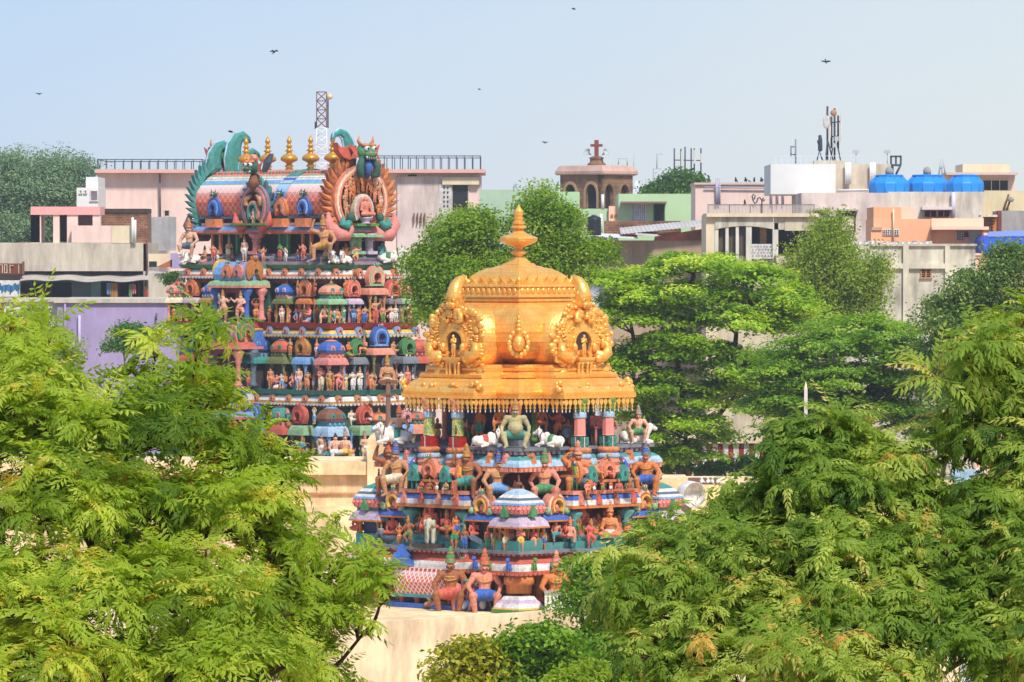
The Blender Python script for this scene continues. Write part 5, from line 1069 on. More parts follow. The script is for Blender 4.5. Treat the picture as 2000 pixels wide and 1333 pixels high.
        f(px, lv, h, k, sk, lab, 'short', ck, cr, 'ochre' if cr == 'crown' else 'black', ex, .4, dz, bk, gA)
    b = MB(); b.box(-.3, .3, -.25, .25, .0, .08, 0)
    for x in (-.24, .24):
        for y in (-.2, .2): b.lathe([(.05, -.55), (.04, 0)], 6, (x, y, 0), 0)
    b.box(-.3, .3, .2, .28, .08, .4, 0); p, n = V.stand(1153, 'Abay'); o = b.build('stool', ['pink'], None, T(p.x + .35, p.y + .1, p.z + .55) @ RZ(.3)); tag(o, 'pink stool with a seated amber figure between the pink pillars', 'stool')
    # upper guardians
    for px, h, k, sk, ck, cr, crk, ex, tn, dz, bk, lab in (
        (762, 96, 'guardup_m', 'bronze', 'green', 'tall', 'red', ('face', 'neck', 'clubl', 'halo:coral'), .5, -.15, -.2, 'bearded bronze guardian with red crown raising a dagger, leftmost of the upper guardians'),
        (803, 92, 'guard', 'tan', 'cream', 'tall', 'blue', ('face', 'neck'), .5, -.1, -.45, 'tan guardian with a blue-banded crown right beside the dagger bearer'),
        (943, 92, 'guardup_m', 'bronze', 'turq', 'tall', 'ochre', ('face', 'neck', 'staffl', 'halo:coral'), .4, -.1, -.45, 'red-bearded guardian with coral halo and a raised sword, beside the left barrel roof'),
        (985, 98, 'guardup', 'tan', 'sky', 'tall', 'blue', ('face', 'neck'), -.2, -.35, -.1, 'tan guardian with a blue crown and lifted hand, left of the front corner'),
        (1050, 98, 'guard', 'rose', 'green', 'tall', 'green', ('face', 'neck'), .1, -.35, -.1, 'ruddy guardian with a green crown and green garter, right of the front corner'),
        (1098, 96, 'guardarm', 'amber', 'steel', 'tall', 'pink', ('face', 'neck'), .1, -.1, -.45, 'bearded amber guardian with pink crown stretching one arm to the right barrel roof'),
        (1232, 88, 'guard', 'amber', 'blue', 'tall', 'blue', ('face', 'neck'), .1, -.1, -.45, 'amber guardian with a dark blue crown, right of the right barrel roof'),
        (1277, 92, 'guard', 'tan', 'blue', 'tall', 'green', ('face', 'neck'), -.1, -.25, 0, 'tan guardian in blue shorts with a green crown, outermost on the right'),
        (1296, 60, 'guard', 'umber', 'brown', 'bun', 'black', (), .8, .1, .2, 'small dark figure on the outer edge behind the blue-shorted guardian')):
        f(px, 'B', h * .94, k, sk, lab, 'short', ck, cr, crk, ex, tn, dz + .42, bk - .2, gB)
    # middle ledge figures
    for px, h, k, sk, cl, ck, cr, crk, ex, dz, bk, tn, lab in (
        (692, 42, 'oneup', 'coral', 'short', 'coral', 'bun', 'black', ('staff',), .2, .1, .5, 'coral spear bearer under the outer left pavilion'),
        (745, 42, 'oneup_m', 'ash', 'short', 'maroon', 'tall', 'ochre', (), 0, 0, .5, 'grey-skinned dancer with a gold cap next to a coral seated idol'),
        (763, 46, 'lotus', 'coral', 'short', 'red', 'crown', 'ochre', (), .3, .1, .5, 'coral seated idol riding a dark bird under the outer left blue eave'),
        (780, 42, 'armsup', 'amber', 'short', 'orange', 'tall', 'ash', (), 0, 0, .5, 'amber figure with raised hands and a pale cap, left of the left porch column'),
        (803, 60, 'dance_m', 'bronze', 'short', 'olive', 'crown', 'ochre', (), 0, -.1, .5, 'tall bronze dancer crossing her legs before the left porch column'),
        (824, 44, 'sit', 'coral', 'short', 'orange', 'tall', 'orange', (), .45, .15, .5, 'coral seated attendant on the left porch plinth'),
        (868, 52, 'sit_m', 'coral', 'short', 'leaf', 'crown', 'ochre', (), .35, .1, .5, 'coral crowned figure in green seated to the right of the elephant'),
        (887, 60, 'sway_m', 'amber', 'short', 'green', 'crown', 'ochre', ('staffl',), 0, 0, .4, 'amber staff bearer in green shorts, right end of the left porch'),
        (908, 48, 'stand', 'bronze', 'long', 'blue', 'crown', 'ochre', (), 0, 0, .4, 'dark figure in blue and white trousers, under the blue eave left of front'),
        (923, 42, 'sit', 'coral', 'short', 'coral', 'bun', 'black', (), .25, -.05, .2, 'coral figure seated sideways on a low couch under the blue eave'),
        (953, 48, 'stand', 'coral', 'long', 'green', 'crown', 'orange', (), 0, 0, .4, 'coral figure in green and white trousers, by the low couch'),
        (969, 48, 'stand', 'bronze', 'short', 'olive', 'crown', 'ochre', ('clubl',), 0, -.05, .2, 'bronze club bearer at the left of the front corner pavilion'),
        (990, 54, 'oneup_m', 'amber', 'short', 'cream', 'crown', 'ochre', ('staffl',), 0, -.05, .1, 'amber figure leaning on a staff at the front corner'),
        (1002, 46, 'music', 'bronze', 'short', 'amber', 'crown', 'ochre', (), 0, .25, .1, 'brown figure standing behind the staff bearer at the front corner'),
        (1015, 50, 'pray', 'rose', 'short', 'yellow', 'hair', 'coral', ('halo:salmon',), 0, -.05, 0, 'stocky pink praying figure with a round coral headdress, exactly at the front corner'),
        (1042, 50, 'pray', 'coral', 'long', 'salmon', 'tall', 'red', (), 0, 0, .1, 'orange-red robed figure with hands folded, right of the stocky praying one'),
        (1061, 48, 'stand', 'ochre', 'short', 'blue', 'tall', 'red', (), 0, 0, .2, 'ochre figure in blue shorts with a red cap beside the right blue eave'),
        (1088, 42, 'sit', 'rose', 'long', 'teal', 'bun', 'black', (), .25, .05, .2, 'pink seated figure with teal legs on the plinth under the right blue eave'),
        (1104, 40, 'lotus', 'coral', 'short', 'coral', 'crown', 'coral', (), .35, .05, .2, 'coral cross-legged idol on the plinth under the right blue eave'),
        (1118, 46, 'sit_m', 'salmon', 'short', 'salmon', 'tall', 'orange', (), .2, .1, .3, 'salmon figure leaning at the right edge of the right blue eave'),
        (1149, 58, 'dance', 'coral', 'short', 'coral', 'crown', 'ochre', (), 0, -.1, .3, 'coral nude dancer beside the teal column of the right porch'),
        (1163, 44, 'stand', 'coral', 'short', 'coral', 'crown', 'ochre', ('staff',), .2, .25, .3, 'coral attendant behind the dancer in the right porch'),
        (1191, 62, 'lotus', 'orange', 'short', 'white', 'tall', 'orange', ('neck',), .3, 0, .1, 'big orange cross-legged sage in a white cloth in the right porch'),
        (1206, 44, 'stand', 'coral', 'short', 'white', 'crown', 'coral', (), .25, .3, .3, 'coral attendant standing behind the white-clad sage'),
        (1226, 46, 'music', 'amber', 'short', 'amber', 'crown', 'ochre', (), .1, 0, .3, 'amber musician at the outer end of the right porch, above the leaves')):
        f(px, 'C', h * (.86 if cr in ('crown', 'tall') else .95), k, sk, lab, cl, ck, cr, crk, ex, tn, dz, bk, gC)
    # elephant with rider
    p, n = V.stand(842, 'C'); h = 58 * p.y / F
    o = link('elephant_statue', FIG['elephant']); o.location = p + Vector((0, 0, .12)); o.rotation_euler = (0, 0, -.35); o.scale = (h * .95,) * 3; setmat(o, M('pale_elephant_stucco', (190, 186, 162), .65, .3, 5, bump=.15)); tag(o, 'pale grey elephant statue under the left porch, carrying a coral rider', 'elephant statue')
    b = MB(); b.box(-.21, .21, -.1, .36, .78, .83); b.build('saddle_cloth', ['coral'], o)
    statue(p + Vector((0, .2, h * .58)), 46 * p.y / F, -.3, 'lotus', 'coral', 'coral rider with a tall crown sitting on the pale elephant', 'short', 'red', 'tall', 'red', ('neck',), gC)
    b = MB(); b.box(-.5, .5, -.35, .35, 0, .12); o = b.build('black_slab', ['dark'], None, T(p.x, p.y, p.z) @ RZ(-.5)); tag(o, 'black slab under the feet of the pale elephant', 'slab')
    # dark bird mount and couch
    p, n = V.stand(763, 'C'); b = MB(); b.ell((0, 0, .22), (.4, .16, .16), 0); b.caps((-.3, 0, .25), (-.42, -.05, .42), .07, .05, 0); b.caps((.3, 0, .2), (.65, 0, .08), .1, .02, 1)
    for x in (-.1, .1): b.caps((x, 0, .1), (x, -.02, 0), .03, .03, 1)
    o = b.build('bird_mount', ['slate', 'steel'], None, T(p.x, p.y + .05, p.z) @ RZ(-.5)); tag(o, 'dark bird mount carrying the coral seated idol', 'bird statue')
    p, n = V.stand(928, 'C'); b = MB(); b.prism([(-.3, .42), (-.1, .46), (.55, .05), (.5, 0), (.35, .02), (-.2, .3)], -.12, .12, 0); o = b.build('couch', ['steel'], None, T(p.x + .05, p.y - .1, p.z) @ RZ(.2)); tag(o, 'grey slanting couch under the coral figure by the blue eave', 'couch')
    # lower guardians
    for px, h, k, sk, ck, cr, crk, ex, tn, dz, bk, lab in (
        (905, 130, 'guard', 'bronze', 'coral', 'tall', 'green', ('face', 'neck'), .25, -.28, -.25, 'brown moustached guardian with a green-banded cap, seated above a lion mask at the foot'),
        (968, 128, 'guard', 'rose', 'blue', 'tall', 'red', ('face', 'neck'), -.1, -.28, -.2, 'ruddy guardian in blue shorts with a tall red cap, left of the striped roof'),
        (1062, 124, 'guard', 'amber', 'orange', 'tall', 'pink', ('face', 'neck'), .6, -.28, -.2, 'amber guardian with a pale pink cap, right of the striped roof'),
        (742, 124, 'guard', 'bronze', 'red', 'tall', 'green', ('face', 'neck', 'halo:coral'), .3, -.05, -.2, 'brown moustached guardian with a green cap looking out above the tree'),
        (708, 96, 'guardarm', 'amber', 'brown', 'bun', 'black', ('neck',), .8, -.05, -.1, 'amber guardian crouching at the outer left foot behind leaves'),
        (1128, 122, 'guard', 'bronze', 'blue', 'tall', 'blue', ('face', 'neck'), .6, -.28, -.2, 'guardian with a blue-banded orange cap mostly hidden by the light green tree')):
        f(px, 'D', h * .82, k, sk, lab, 'short', ck, cr, crk, ex, tn, dz + .12, bk - .3, gD)
    # lion mask with blue pads
    p, n = V.stand(921, 'D'); b = MB(); lion_head(b, .34, T(0, 0, .75), 0, 1, 2, 3, 4)
    for s in (-1, 1): b.ell((s * .32, -.1, .2), (.24, .16, .24), 5); b.ell((s * .32, -.24, .2), (.12, .06, .16), 1)
    b.box(-.6, .6, -.1, .3, 0, .5, 4); o = b.build('lion_mask', ['coral', 'white', 'black', 'green', 'rose', 'blue'], None, T(p.x, p.y - .45, p.z) @ RZ(.2)); tag(o, 'red and green lion mask with two blue pads at the feet of the brown guardian', 'lion mask')
    # row of little lions on the lower cornice
    for px, m, lab in ((712, 'sky', 'pale blue lion at the outer left end of the white and red cornice'), (728, 'green', 'small green lion beside the pale blue one on the cornice'), (775, 'blue', 'blue lion beside the drawn-up dark blue tarpaulin'), (929, 'blue', 'blue lion right of the green-capped brown guardian'), (956, 'leaf', 'green lion just left of the tall red cap'),
                       (995, 'blue', 'blue lion right of the tall red cap'), (1042, 'leaf', 'green lion left of the pink-capped guardian'), (1079, 'blue', 'blue lion just behind the pink-capped guardian'), (1102, 'leaf', 'green lion nearest the light green tree')):
        p, n = V.stand(px, 'Dc'); o = link('lion_statue', FIG['lion']); h = 29 * p.y / F; o.location = p + Vector((n[0] * .02, n[1] * .02, 0)); o.rotation_euler = (0, 0, math.atan2(n[0], -n[1])); o.scale = (h, h, h); setmat(o, m); tag(o, lab, 'lion statue', 'little lions along the lower cornice')
    p, n = V.stand(788, 'Dc'); b = MB(); b.loft([[(-.45, -.1, 0), (.5, -.1, 0), (.5, .3, 0), (-.4, .3, 0)], [(-.35, -.12, .2), (.3, -.08, .25), (.3, .25, .22), (-.3, .25, .2)], [(-.2, -.06, .5), (.02, -.02, .52), (.05, .18, .5), (-.15, .2, .5)], [(-.15, 0, .7), (-.02, 0, .7), (-.02, .1, .7), (-.12, .1, .7)]], 0); o = b.build('tarpaulin', ['blue'], None, T(p.x, p.y - .1, p.z) @ RZ(-.4)); tag(o, 'crumpled dark blue tarpaulin on the cornice above the left barrel roof', 'tarpaulin')
    # black floodlights
    for px, py, lab in ((1108, 857, 'black floodlight just left of the left green marble pillar base'), (1166, 857, 'black floodlight between the two green marble pillar bases')):
        p, n = V.stand(px, 'A'); b = MB(); b.lathe([(.12, 0), (.17, .05), (.19, .32), (.2, .36)], 14, (0, 0, 0), 0, X=RX(PI / 2) @ T(0, .45, -.1)); b.lathe([(.18, .365), (.17, .37)], 14, (0, 0, 0), 1, X=RX(PI / 2) @ T(0, .45, -.1)); b.box(-.03, .03, -.03, .03, 0, .4, 0); b.box(-.14, .14, -.1, .1, 0, .04, 0)
        o = b.build('floodlight', ['black', 'slate'], None, T(p.x, p.y + .1, p.z)); tag(o, lab, 'floodlight', 'black floodlights on the platform')
    # sword of the second guardian etc. is carried by the staffs above; utility pole in front of the gateway
# ------------------------------------------------------------------ the town behind and the temple roofs in front
def pb(b, x0, x1, y0, y1, Y, d, m=0, dy=0.0):
    """box whose front face covers photograph pixels x0..x1, y0..y1 at distance Y+dy, d metres deep"""
    Yf = Y + dy
    b.box(PX(x0, Yf), PX(x1, Yf), Yf, Yf + d, PZ(y1, Yf), PZ(y0, Yf), m)
def bldg(name, label, px, Y, cat='building'):
    return thing(name, label, cat, (0, 0, 0))
class Bd:
    def __init__(s, name, label, px0, px1, Y, cat='building', group=None):
        s.Y = Y; s.ox = PX((px0 + px1) / 2, Y); s.o = thing(name, label, cat, (s.ox, Y, 0), 0, group)
    def part(s, name, b, mats, par=None):
        o = b.build(name, mats, par or s.o)
        if par is None: o.matrix_local = T(-s.ox, -s.Y, 0)
        return o
    def box(s, name, x0, x1, y0, y1, d, mats, dy=0.0, par=None):
        b = MB(); pb(b, x0, x1, y0, y1, s.Y, d, 0, dy); return s.part(name, b, [mats], par)
    def ground(s, name, x0, x1, y0, d, mats, dy=0.0):
        b = MB(); Yf = s.Y + dy; b.box(PX(x0, Yf), PX(x1, Yf), Yf, Yf + d, 0, PZ(y0, Yf), 0); return s.part(name, b, [mats])
    def window(s, x0, x1, y0, y1, frame='cream', pane='dark', n=2, shade=None, dy=0.0, bars=0, name='window'):
        Y = s.Y + dy; X0, X1, Z0, Z1 = PX(x0, Y), PX(x1, Y), PZ(y1, Y), PZ(y0, Y); t = .07
        b = MB(); b.box(X0 - t, X0, Y - .08, Y + .02, Z0, Z1); b.box(X1, X1 + t, Y - .08, Y + .02, Z0, Z1); b.box(X0 - t, X1 + t, Y - .08, Y + .02, Z1, Z1 + t); b.box(X0 - t * 1.6, X1 + t * 1.6, Y - .14, Y + .02, Z0 - t, Z0)
        for i in range(1, n): x = X0 + (X1 - X0) * i / n; b.box(x - .03, x + .03, Y - .06, Y - .01, Z0, Z1)
        for i in range(bars): z = Z0 + (Z1 - Z0) * (i + 1) / (bars + 1); b.box(X0, X1, Y - .05, Y - .035, z - .012, z + .012)
        o = s.part(name, b, [frame]); b = MB(); b.box(X0, X1, Y - .03, Y - .006, Z0, Z1); s.part('pane', b, [pane], o)
        if shade: b = MB(); b.box(X0 - .25, X1 + .25, Y - .7, Y + .02, Z1 + t + .05, Z1 + t + .17); s.part('sunshade', b, [shade], o)
        return o
    def rail(s, x0, x1, y0, y1, n, m, dy=0.0, r=.035, mid=True, name='railing', depth=0.0):
        Y = s.Y + dy; X0, X1, Z0, Z1 = PX(x0, Y), PX(x1, Y), PZ(y1, Y), PZ(y0, Y); b = MB()
        for yy in ([Y, Y + depth] if depth else [Y]):
            for i in range(n): x = X0 + (X1 - X0) * i / (n - 1); b.box(x - r, x + r, yy - r, yy + r, Z0, Z1)
            b.box(X0 - r, X1 + r, yy - r, yy + r, Z1 - r, Z1 + r)
            if mid: b.box(X0, X1, yy - r * .7, yy + r * .7, (Z0 + Z1) / 2 - r * .6, (Z0 + Z1) / 2 + r * .6)
        if depth:
            for x in (X0, X1): b.box(x - r, x + r, Y, Y + depth, Z1 - r, Z1 + r)
        return s.part(name, b, [m])
    def tubes(s, name, lst, m, r=.06, par=None):
        b = MB()
        for pts in lst:
            b.tube([P(x, y, s.Y + dy) for x, y, dy in pts], r, 6)
            if name != 'mast_section' and pts is not lst[-1]: s.part(name, b, [m], par); b = MB()
        return s.part(name, b, [m], par)
def build_town():
    pinkw = M('pink_plaster', (240, 208, 194), .85, .1, .4, streak=.4, streak_rgb=(190, 160, 148), bump=.05); pink2 = M('pink_plaster_weathered', (228, 206, 196), .85, .14, .5, streak=.55, streak_rgb=(134, 122, 116), bump=.05)
    conc = M('stained_concrete', (216, 202, 180), .9, .3, .35, streak=.55, streak_rgb=(104, 96, 88), bump=.1); conc2 = M('streaked_white_concrete', (222, 212, 190), .9, .15, .6, streak=.85, streak_rgb=(112, 104, 92), bump=.1)
    white = M('white_plaster', (224, 221, 216), .85, .06, .6, streak=.12, streak_rgb=(190, 186, 176)); cream = M('cream_plaster', (232, 212, 178), .85, .1, .6, streak=.35, streak_rgb=(160, 140, 112)); green = M('green_plaster', (178, 206, 160), .85, .08, .5, streak=.15, streak_rgb=(150, 166, 140)); dgreen = M('grey_green_plaster', (172, 192, 166), .85, .08, .5, streak=.25, streak_rgb=(140, 156, 138))
    purple = M('purple_plaster', (170, 152, 186), .85, .14, .5, streak=.4, streak_rgb=(120, 104, 140)); orange = M('orange_plaster', (244, 178, 136), .85, .08, .5, streak=.2, streak_rgb=(200, 130, 96)); salmon = M('salmon_plaster', (248, 200, 172), .85, .06, .5, streak=.12, streak_rgb=(220, 160, 136))
    brick = brick_mat('rough_brick', (142, 92, 62), (112, 70, 48), (150, 124, 98), 1.6); stone = brick_mat('brown_ashlar', (150, 112, 78), (134, 98, 68), (120, 92, 68), .8); tin = M('corrugated_sheet', (206, 198, 190), .6, .25, 1.2, metal=.1, streak=.3, streak_rgb=(150, 120, 100)); peach = M('peach_limewash', (250, 218, 168), .9, .06, .5, streak=.6, streak_rgb=(170, 128, 90), bump=.08, fine=1.5)
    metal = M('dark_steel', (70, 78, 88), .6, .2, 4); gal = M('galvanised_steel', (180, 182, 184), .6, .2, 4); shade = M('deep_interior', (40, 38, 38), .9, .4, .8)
    # --- pink block across the back with a railing on its roof
    B = Bd('pink_building', 'long pale pink building with a railing all along its flat roof, behind the gateway tower', 190, 942, 430)
    B.ground('wall', 190, 939, 337, 14, pinkw)
    b = MB(); pb(b, 186, 947, 331, 338, 430, 15.5, 0, -1.0); B.part('roof_slab', b, [M('pink_slab', (222, 170, 156), .85, .1)])
    B.rail(191, 395, 312, 331, 13, metal, 0, .035, False, 'roof_railing', 9); B.rail(735, 938, 305, 331, 14, metal, 0, .035, False, 'roof_railing', 9)
    b = MB(); pb(b, 776, 868, 345, 560, 430, .25, 0, -.25); B.part('weathered_panel', b, [pink2])
    b = MB(); pb(b, 864, 936, 347, 361, 430, .5, 0, -.5); B.part('lintel', b, [cream])
    B.window(884, 914, 362, 412, 'white', shade, 1, None, -.05, name='doorway')
    b = MB(); pb(b, 858, 882, 360, 440, 430, .3, 0, -.3)
    for i in range(5):
        for x in (866, 873): pb(b, x, x + 3, 365 + i * 9, 369 + i * 9, 430, .05, 1, -.34)
    B.part('pierced_block_panel', b, ['white', 'dark'])
    B.window(797, 814, 341, 346, 'cream', shade, 1); B.window(322, 330, 412, 422, 'cream', shade, 1)
    b = MB()
    for x in (808, 815, 822, 829): pb(b, x, x + 1.8, 416, 436, 430, .3, 0, -.6)
    B.part('iron_bars', b, ['umber'])
    B.tubes('drain_pipe', [[(312, 339, -.3), (313, 425, -.3)]], 'mauve', .09)
    b = MB(); Yc = 428
    for i in range(26):
        x = 290 + i * 2.1; pb(b, x, x + 1.4, 424, 490, Yc, .12, 0); pb(b, x + 1.4, x + 2.1, 424, 490, Yc, .06, 0, .06)
    B.part('corrugated_panel', b, [M('grey_sheet', (196, 192, 192), .7, .2, 1, streak=.4)])
    # lattice mast on it
    Bm = Bd('lattice_mast', 'tall red and white lattice mast rising behind the gateway finials', 628, 628, 436, 'mast')
    for y0, y1, m in ((180, 250, M('mast_red', (128, 66, 58), .7, .2)), (250, 335, M('mast_white', (216, 216, 214), .7, .1))):
        L = []; n = int((y1 - y0) / 17)
        w = lambda y: 9.5 + (2.5 if y > 270 else 0)
        for sx in (-1, 1):
            for dd in (-.45, .45): L.append([(628 + sx * w(y0), y0, dd), (628 + sx * w(y1), y1, dd)])
        for i in range(n):
            a, c = y0 + (y1 - y0) * i / n, y0 + (y1 - y0) * (i + 1) / n
            for dd in (-.45, .45): L += [[(628 - w(a), a, dd), (628 + w(c), c, dd)], [(628 - w(a), a, dd), (628 + w(a), a, dd)], [(628 + w(a), a, dd), (628 - w(c), c, dd)]]
        Bm.tubes('mast_section', L, m, .045)
    Bm.tubes('antenna', [[(616, 238, 0), (616, 252, 0)], [(640.5, 184, 0), (640.5, 250, 0)]], metal, .07)
    b = MB(); b.lathe([(.02, 0), (.22, .06), (.25, .1), (.02, .12)], 14, (0, 0, 0), 0, X=T(*P(644, 189, 435.5)) @ RX(PI / 2)); Bm.part('dish', b, [M('dish_cream', (222, 200, 150), .6, .1)])
    # --- small white block and tree on the far left
    B = Bd('white_house', 'small white stepped house at the edge of the far-off tree', 150, 192, 420)
    B.ground('wall', 150, 192, 367, 8, white); b = MB(); pb(b, 168, 192, 346, 367, 420, 7, 0, 1); B.part('stair_tower', b, [white]); B.window(157, 159, 373, 377, 'white', shade, 1); B.window(166, 168, 373, 377, 'white', shade, 1); B.window(178, 190, 374, 392, 'white', 'mauve', 1)
    # --- concrete house with pink roof frame, left
    B = Bd('concrete_house', 'weathered grey concrete house with a pink roof-terrace frame and open washing veranda', 0, 292, 360)
    b = MB(); pb(b, -260, 288, 476, 530, 360, .4, 0); b.box(PX(280, 360), PX(288, 360), 360, 372, 0, PZ(476, 360), 0); B.part('parapet', b, [conc])
    B.ground('wall', -260, 288, 530, 10, M('lower_wall', (176, 160, 152), .9, .2, .8, streak=.5), 2.2)
    b = MB(); pb(b, -260, 290, 582, 592, 360, 3.5, 0, -1.2); B.part('veranda_ledge', b, [conc])
    b = MB(); pb(b, -250, 288, 474.5, 477, 360, 11, 0, .2); B.part('terrace_floor', b, [conc])
    for x0, x1 in ((75, 110), (148, 180), (190, 215), (228, 262)): B.window(x0, x1, 533, 539, 'mauve', shade, 3, None, 2.2, name='ventilator')
    b = MB()
    X0, X1 = PX(38, 358), PX(335, 358); n = 120
    for i in range(n):
        xa, xb = X0 + (X1 - X0) * i / n, X0 + (X1 - X0) * (i + .5) / n; z0 = PZ(549, 358) + .05 * math.sin(i * .21) + .04 * math.sin(i * .07)
        b.add([(xa, 358, z0), (xb, 358, z0 + .05), (xb, 362, z0 + .62), (xa, 362, z0 + .57), (xa, 358, z0 - .03), (xb, 358, z0 + .02), (xb, 362, z0 + .59), (xa, 362, z0 + .54)], [(0, 1, 2, 3), (7, 6, 5, 4), (0, 4, 5, 1), (2, 6, 7, 3), (0, 3, 7, 4), (1, 5, 6, 2)])
        xc = X0 + (X1 - X0) * (i + 1) / n
        b.add([(xb, 358, z0 + .05), (xc, 358, z0), (xc, 362, z0 + .57), (xb, 362, z0 + .62), (xb, 358, z0 + .02), (xc, 358, z0 - .03), (xc, 362, z0 + .54), (xb, 362, z0 + .59)], [(0, 1, 2, 3), (7, 6, 5, 4), (0, 4, 5, 1), (2, 6, 7, 3), (0, 3, 7, 4), (1, 5, 6, 2)])
    B.part('sheet_awning', b, [tin])
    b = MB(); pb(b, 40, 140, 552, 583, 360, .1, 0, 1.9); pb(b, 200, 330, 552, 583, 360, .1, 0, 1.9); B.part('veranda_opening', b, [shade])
    b = MB(); pb(b, 140, 178, 550, 583, 360, .2, 0, .6); B.part('grey_shutter', b, [M('grey_shutter', (126, 136, 134), .7, .15, 2)])
    b = MB(); pb(b, 178, 197, 550, 583, 360, .2, 0, .55); B.part('mint_door', b, [M('mint_paint', (146, 188, 172), .7, .12, 2)])
    b = MB(); pb(b, 31, 39, 550, 592, 360, .5, 0, -1); pb(b, 307, 321, 553, 582, 360, .3, 0, .4); B.part('white_post', b, [white])
    B.tubes('veranda_post', [[(x, 550, .8), (x, 583, .8)] for x in (62, 100, 232, 258, 272, 300)], 'umber', .09)
    b = MB(); pb(b, 76, 86, 560, 586, 360, .3, 0, .5); pb(b, 48, 55, 574, 586, 360, .3, 0, .5); pb(b, 62, 90, 576, 579, 360, .3, 0, .4); B.part('wooden_frame', b, ['amber'])
    # pink roof frame
    b = MB()
    for x0, x1 in ((60, 80), (104, 116), (131, 152), (181, 196)): pb(b, x0, x1, 415, 476, 360, .6, 0, 1.0)
    pb(b, 60, 196, 404, 420, 360, 4, 1, .9); pb(b, 60, 78, 415, 474, 360, 4.0, 0, 1.0); B.part('roof_frame', b, [pinkw, M('pink_band', (232, 166, 158), .85, .1)])
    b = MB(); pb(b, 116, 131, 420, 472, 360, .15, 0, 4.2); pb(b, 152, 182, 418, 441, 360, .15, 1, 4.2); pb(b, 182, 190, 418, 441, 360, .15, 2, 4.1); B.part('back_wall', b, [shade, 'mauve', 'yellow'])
    b = MB(); pb(b, 140, 218, 441, 475, 360, .5, 0, .2); pb(b, 218, 262, 441, 475, 360, .5, 1, .15); B.part('terrace_parapet', b, [pinkw, cream])
    B.tubes('pipe', [[(264, 430, -.2), (264, 475, -.2)], [(259, 425, -.2), (259, 475, -.2)]], white, .09)
    b = MB(); pb(b, 198, 290, 414, 476, 366, 3, 0); pb(b, 198, 290, 408, 416, 366, 3.2, 1, -.1); o = B.part('brick_wall', b, [brick, M('brick_top', (74, 60, 52), .95, .4, 2)])
    B.tubes('flue', [[(286, 470, -.3), (288, 520, -.3), (284, 560, -.3)]], 'maroon', .06)
    # washing
    for i, (x0, x1, y0, y1, m, lab) in enumerate(((208, 216, 553, 576, 'sky', 'light blue cloth hanging left of the ochre cloth on the veranda line'), (215, 230, 553, 583, 'ochre', 'wide ochre cloth hanging on the veranda line'), (252, 257, 555, 580, 'pale_green', 'pale green strip of cloth hanging on the veranda'), (258, 265, 555, 572, 'pink', 'pink cloth hanging beside the pale green strip'), (283, 289, 565, 583, 'coral', 'small coral bundle hanging in the dark veranda'))):
        b = MB(); Y = 358.5; n = 8; X0, X1 = PX(x0, Y), PX(x1, Y); top = PZ(y0, Y); rr = random.Random(i)
        vs = []
        for j in range(n + 1):
            x = X0 + (X1 - X0) * j / n; zz = PZ(y1, Y) + rr.uniform(-.12, .12)
            for yy in (Y, Y + .03): vs += [(x, yy + .05 * math.sin(j * 1.7), top), (x + rr.uniform(-.03, .03), yy + .07 * math.sin(j * 1.7 + 1), zz)]
        fs = []
        for j in range(n): a, c = 4 * j, 4 * j + 4; fs += [(a, c, c + 1, a + 1), (a + 2, a + 3, c + 3, c + 2), (a, a + 2, c + 2, c), (a + 1, c + 1, c + 3, a + 3)]
        fs += [(0, 1, 3, 2), (4 * n, 4 * n + 2, 4 * n + 3, 4 * n + 1)]
        b.add(vs, fs); o = b.build('hanging_cloth', [m]); tag(o, lab, 'washing', 'washing on the veranda')
    # sign boards at the left edge
    s = thing('brown_signboard', 'brown signboard with cream lettering at the left end of the concrete house', 'sign', (PX(20, 358.5), 358.5, PZ(536, 358.5)))
    Yb = 358.5; b = MB(); b.box(PX(-60, Yb), PX(43, Yb), Yb, Yb + .2, PZ(536, Yb), PZ(515, Yb)); o = b.build('board', [M('sign_brown', (112, 58, 42), .7, .15)], s); o.matrix_local = T(-PX(20, Yb), -Yb, -PZ(536, Yb))
    b = MB()
    for x in (-2, 4, 8, 13, 19, 36): pb(b, x, x + 1.3, 517, 534, Yb, .05, 0, -.03)
    for x0, x1, y in ((-2, 5, 517), (8, 14, 532.5), (8, 13, 517)): pb(b, x0, x1, y, y + 1.3, Yb, .05, 0, -.04)
    for x in (24,): b.lathe([(.09, 0), (.09, .05)], 12, (PX(x, Yb), Yb - .03, PZ(520, Yb)), 0, X=None)
    o = b.build('lettering', ['cream'], s); o.matrix_local = T(-PX(20, Yb), -Yb, -PZ(536, Yb))
    b = MB(); pb(b, 43, 47, 511, 536, Yb, .4, 0, -.1); o = b.build('post', ['umber'], s); o.matrix_local = T(-PX(20, Yb), -Yb, -PZ(536, Yb))
    s = thing('torn_signboard', 'white signboard with a torn blue striped picture below the brown signboard', 'sign', (PX(20, Yb), Yb, PZ(580, Yb)))
    b = MB(); pb(b, -60, 39, 548, 580, Yb, .2, 0); o = b.build('board', ['white'], s); o.matrix_local = T(-PX(20, Yb), -Yb, -PZ(580, Yb))
    b = MB(); rr = random.Random(2)
    for i in range(13): x = -4 + i * 3.2; pb(b, x, x + 3.0, 553 + rr.uniform(0, 6), 572 + rr.uniform(-6, 3), Yb, .05, i % 3 > 0, -.03)
    o = b.build('torn_picture', [M('poster_blue', (60, 128, 168), .6, .2), M('poster_blue_dark', (40, 96, 136), .6, .2)], s); o.matrix_local = T(-PX(20, Yb), -Yb, -PZ(580, Yb))
    # --- purple house in front of it
    B = Bd('purple_house', 'low house with a plain purple side wall behind the leaves', 112, 335, 300)
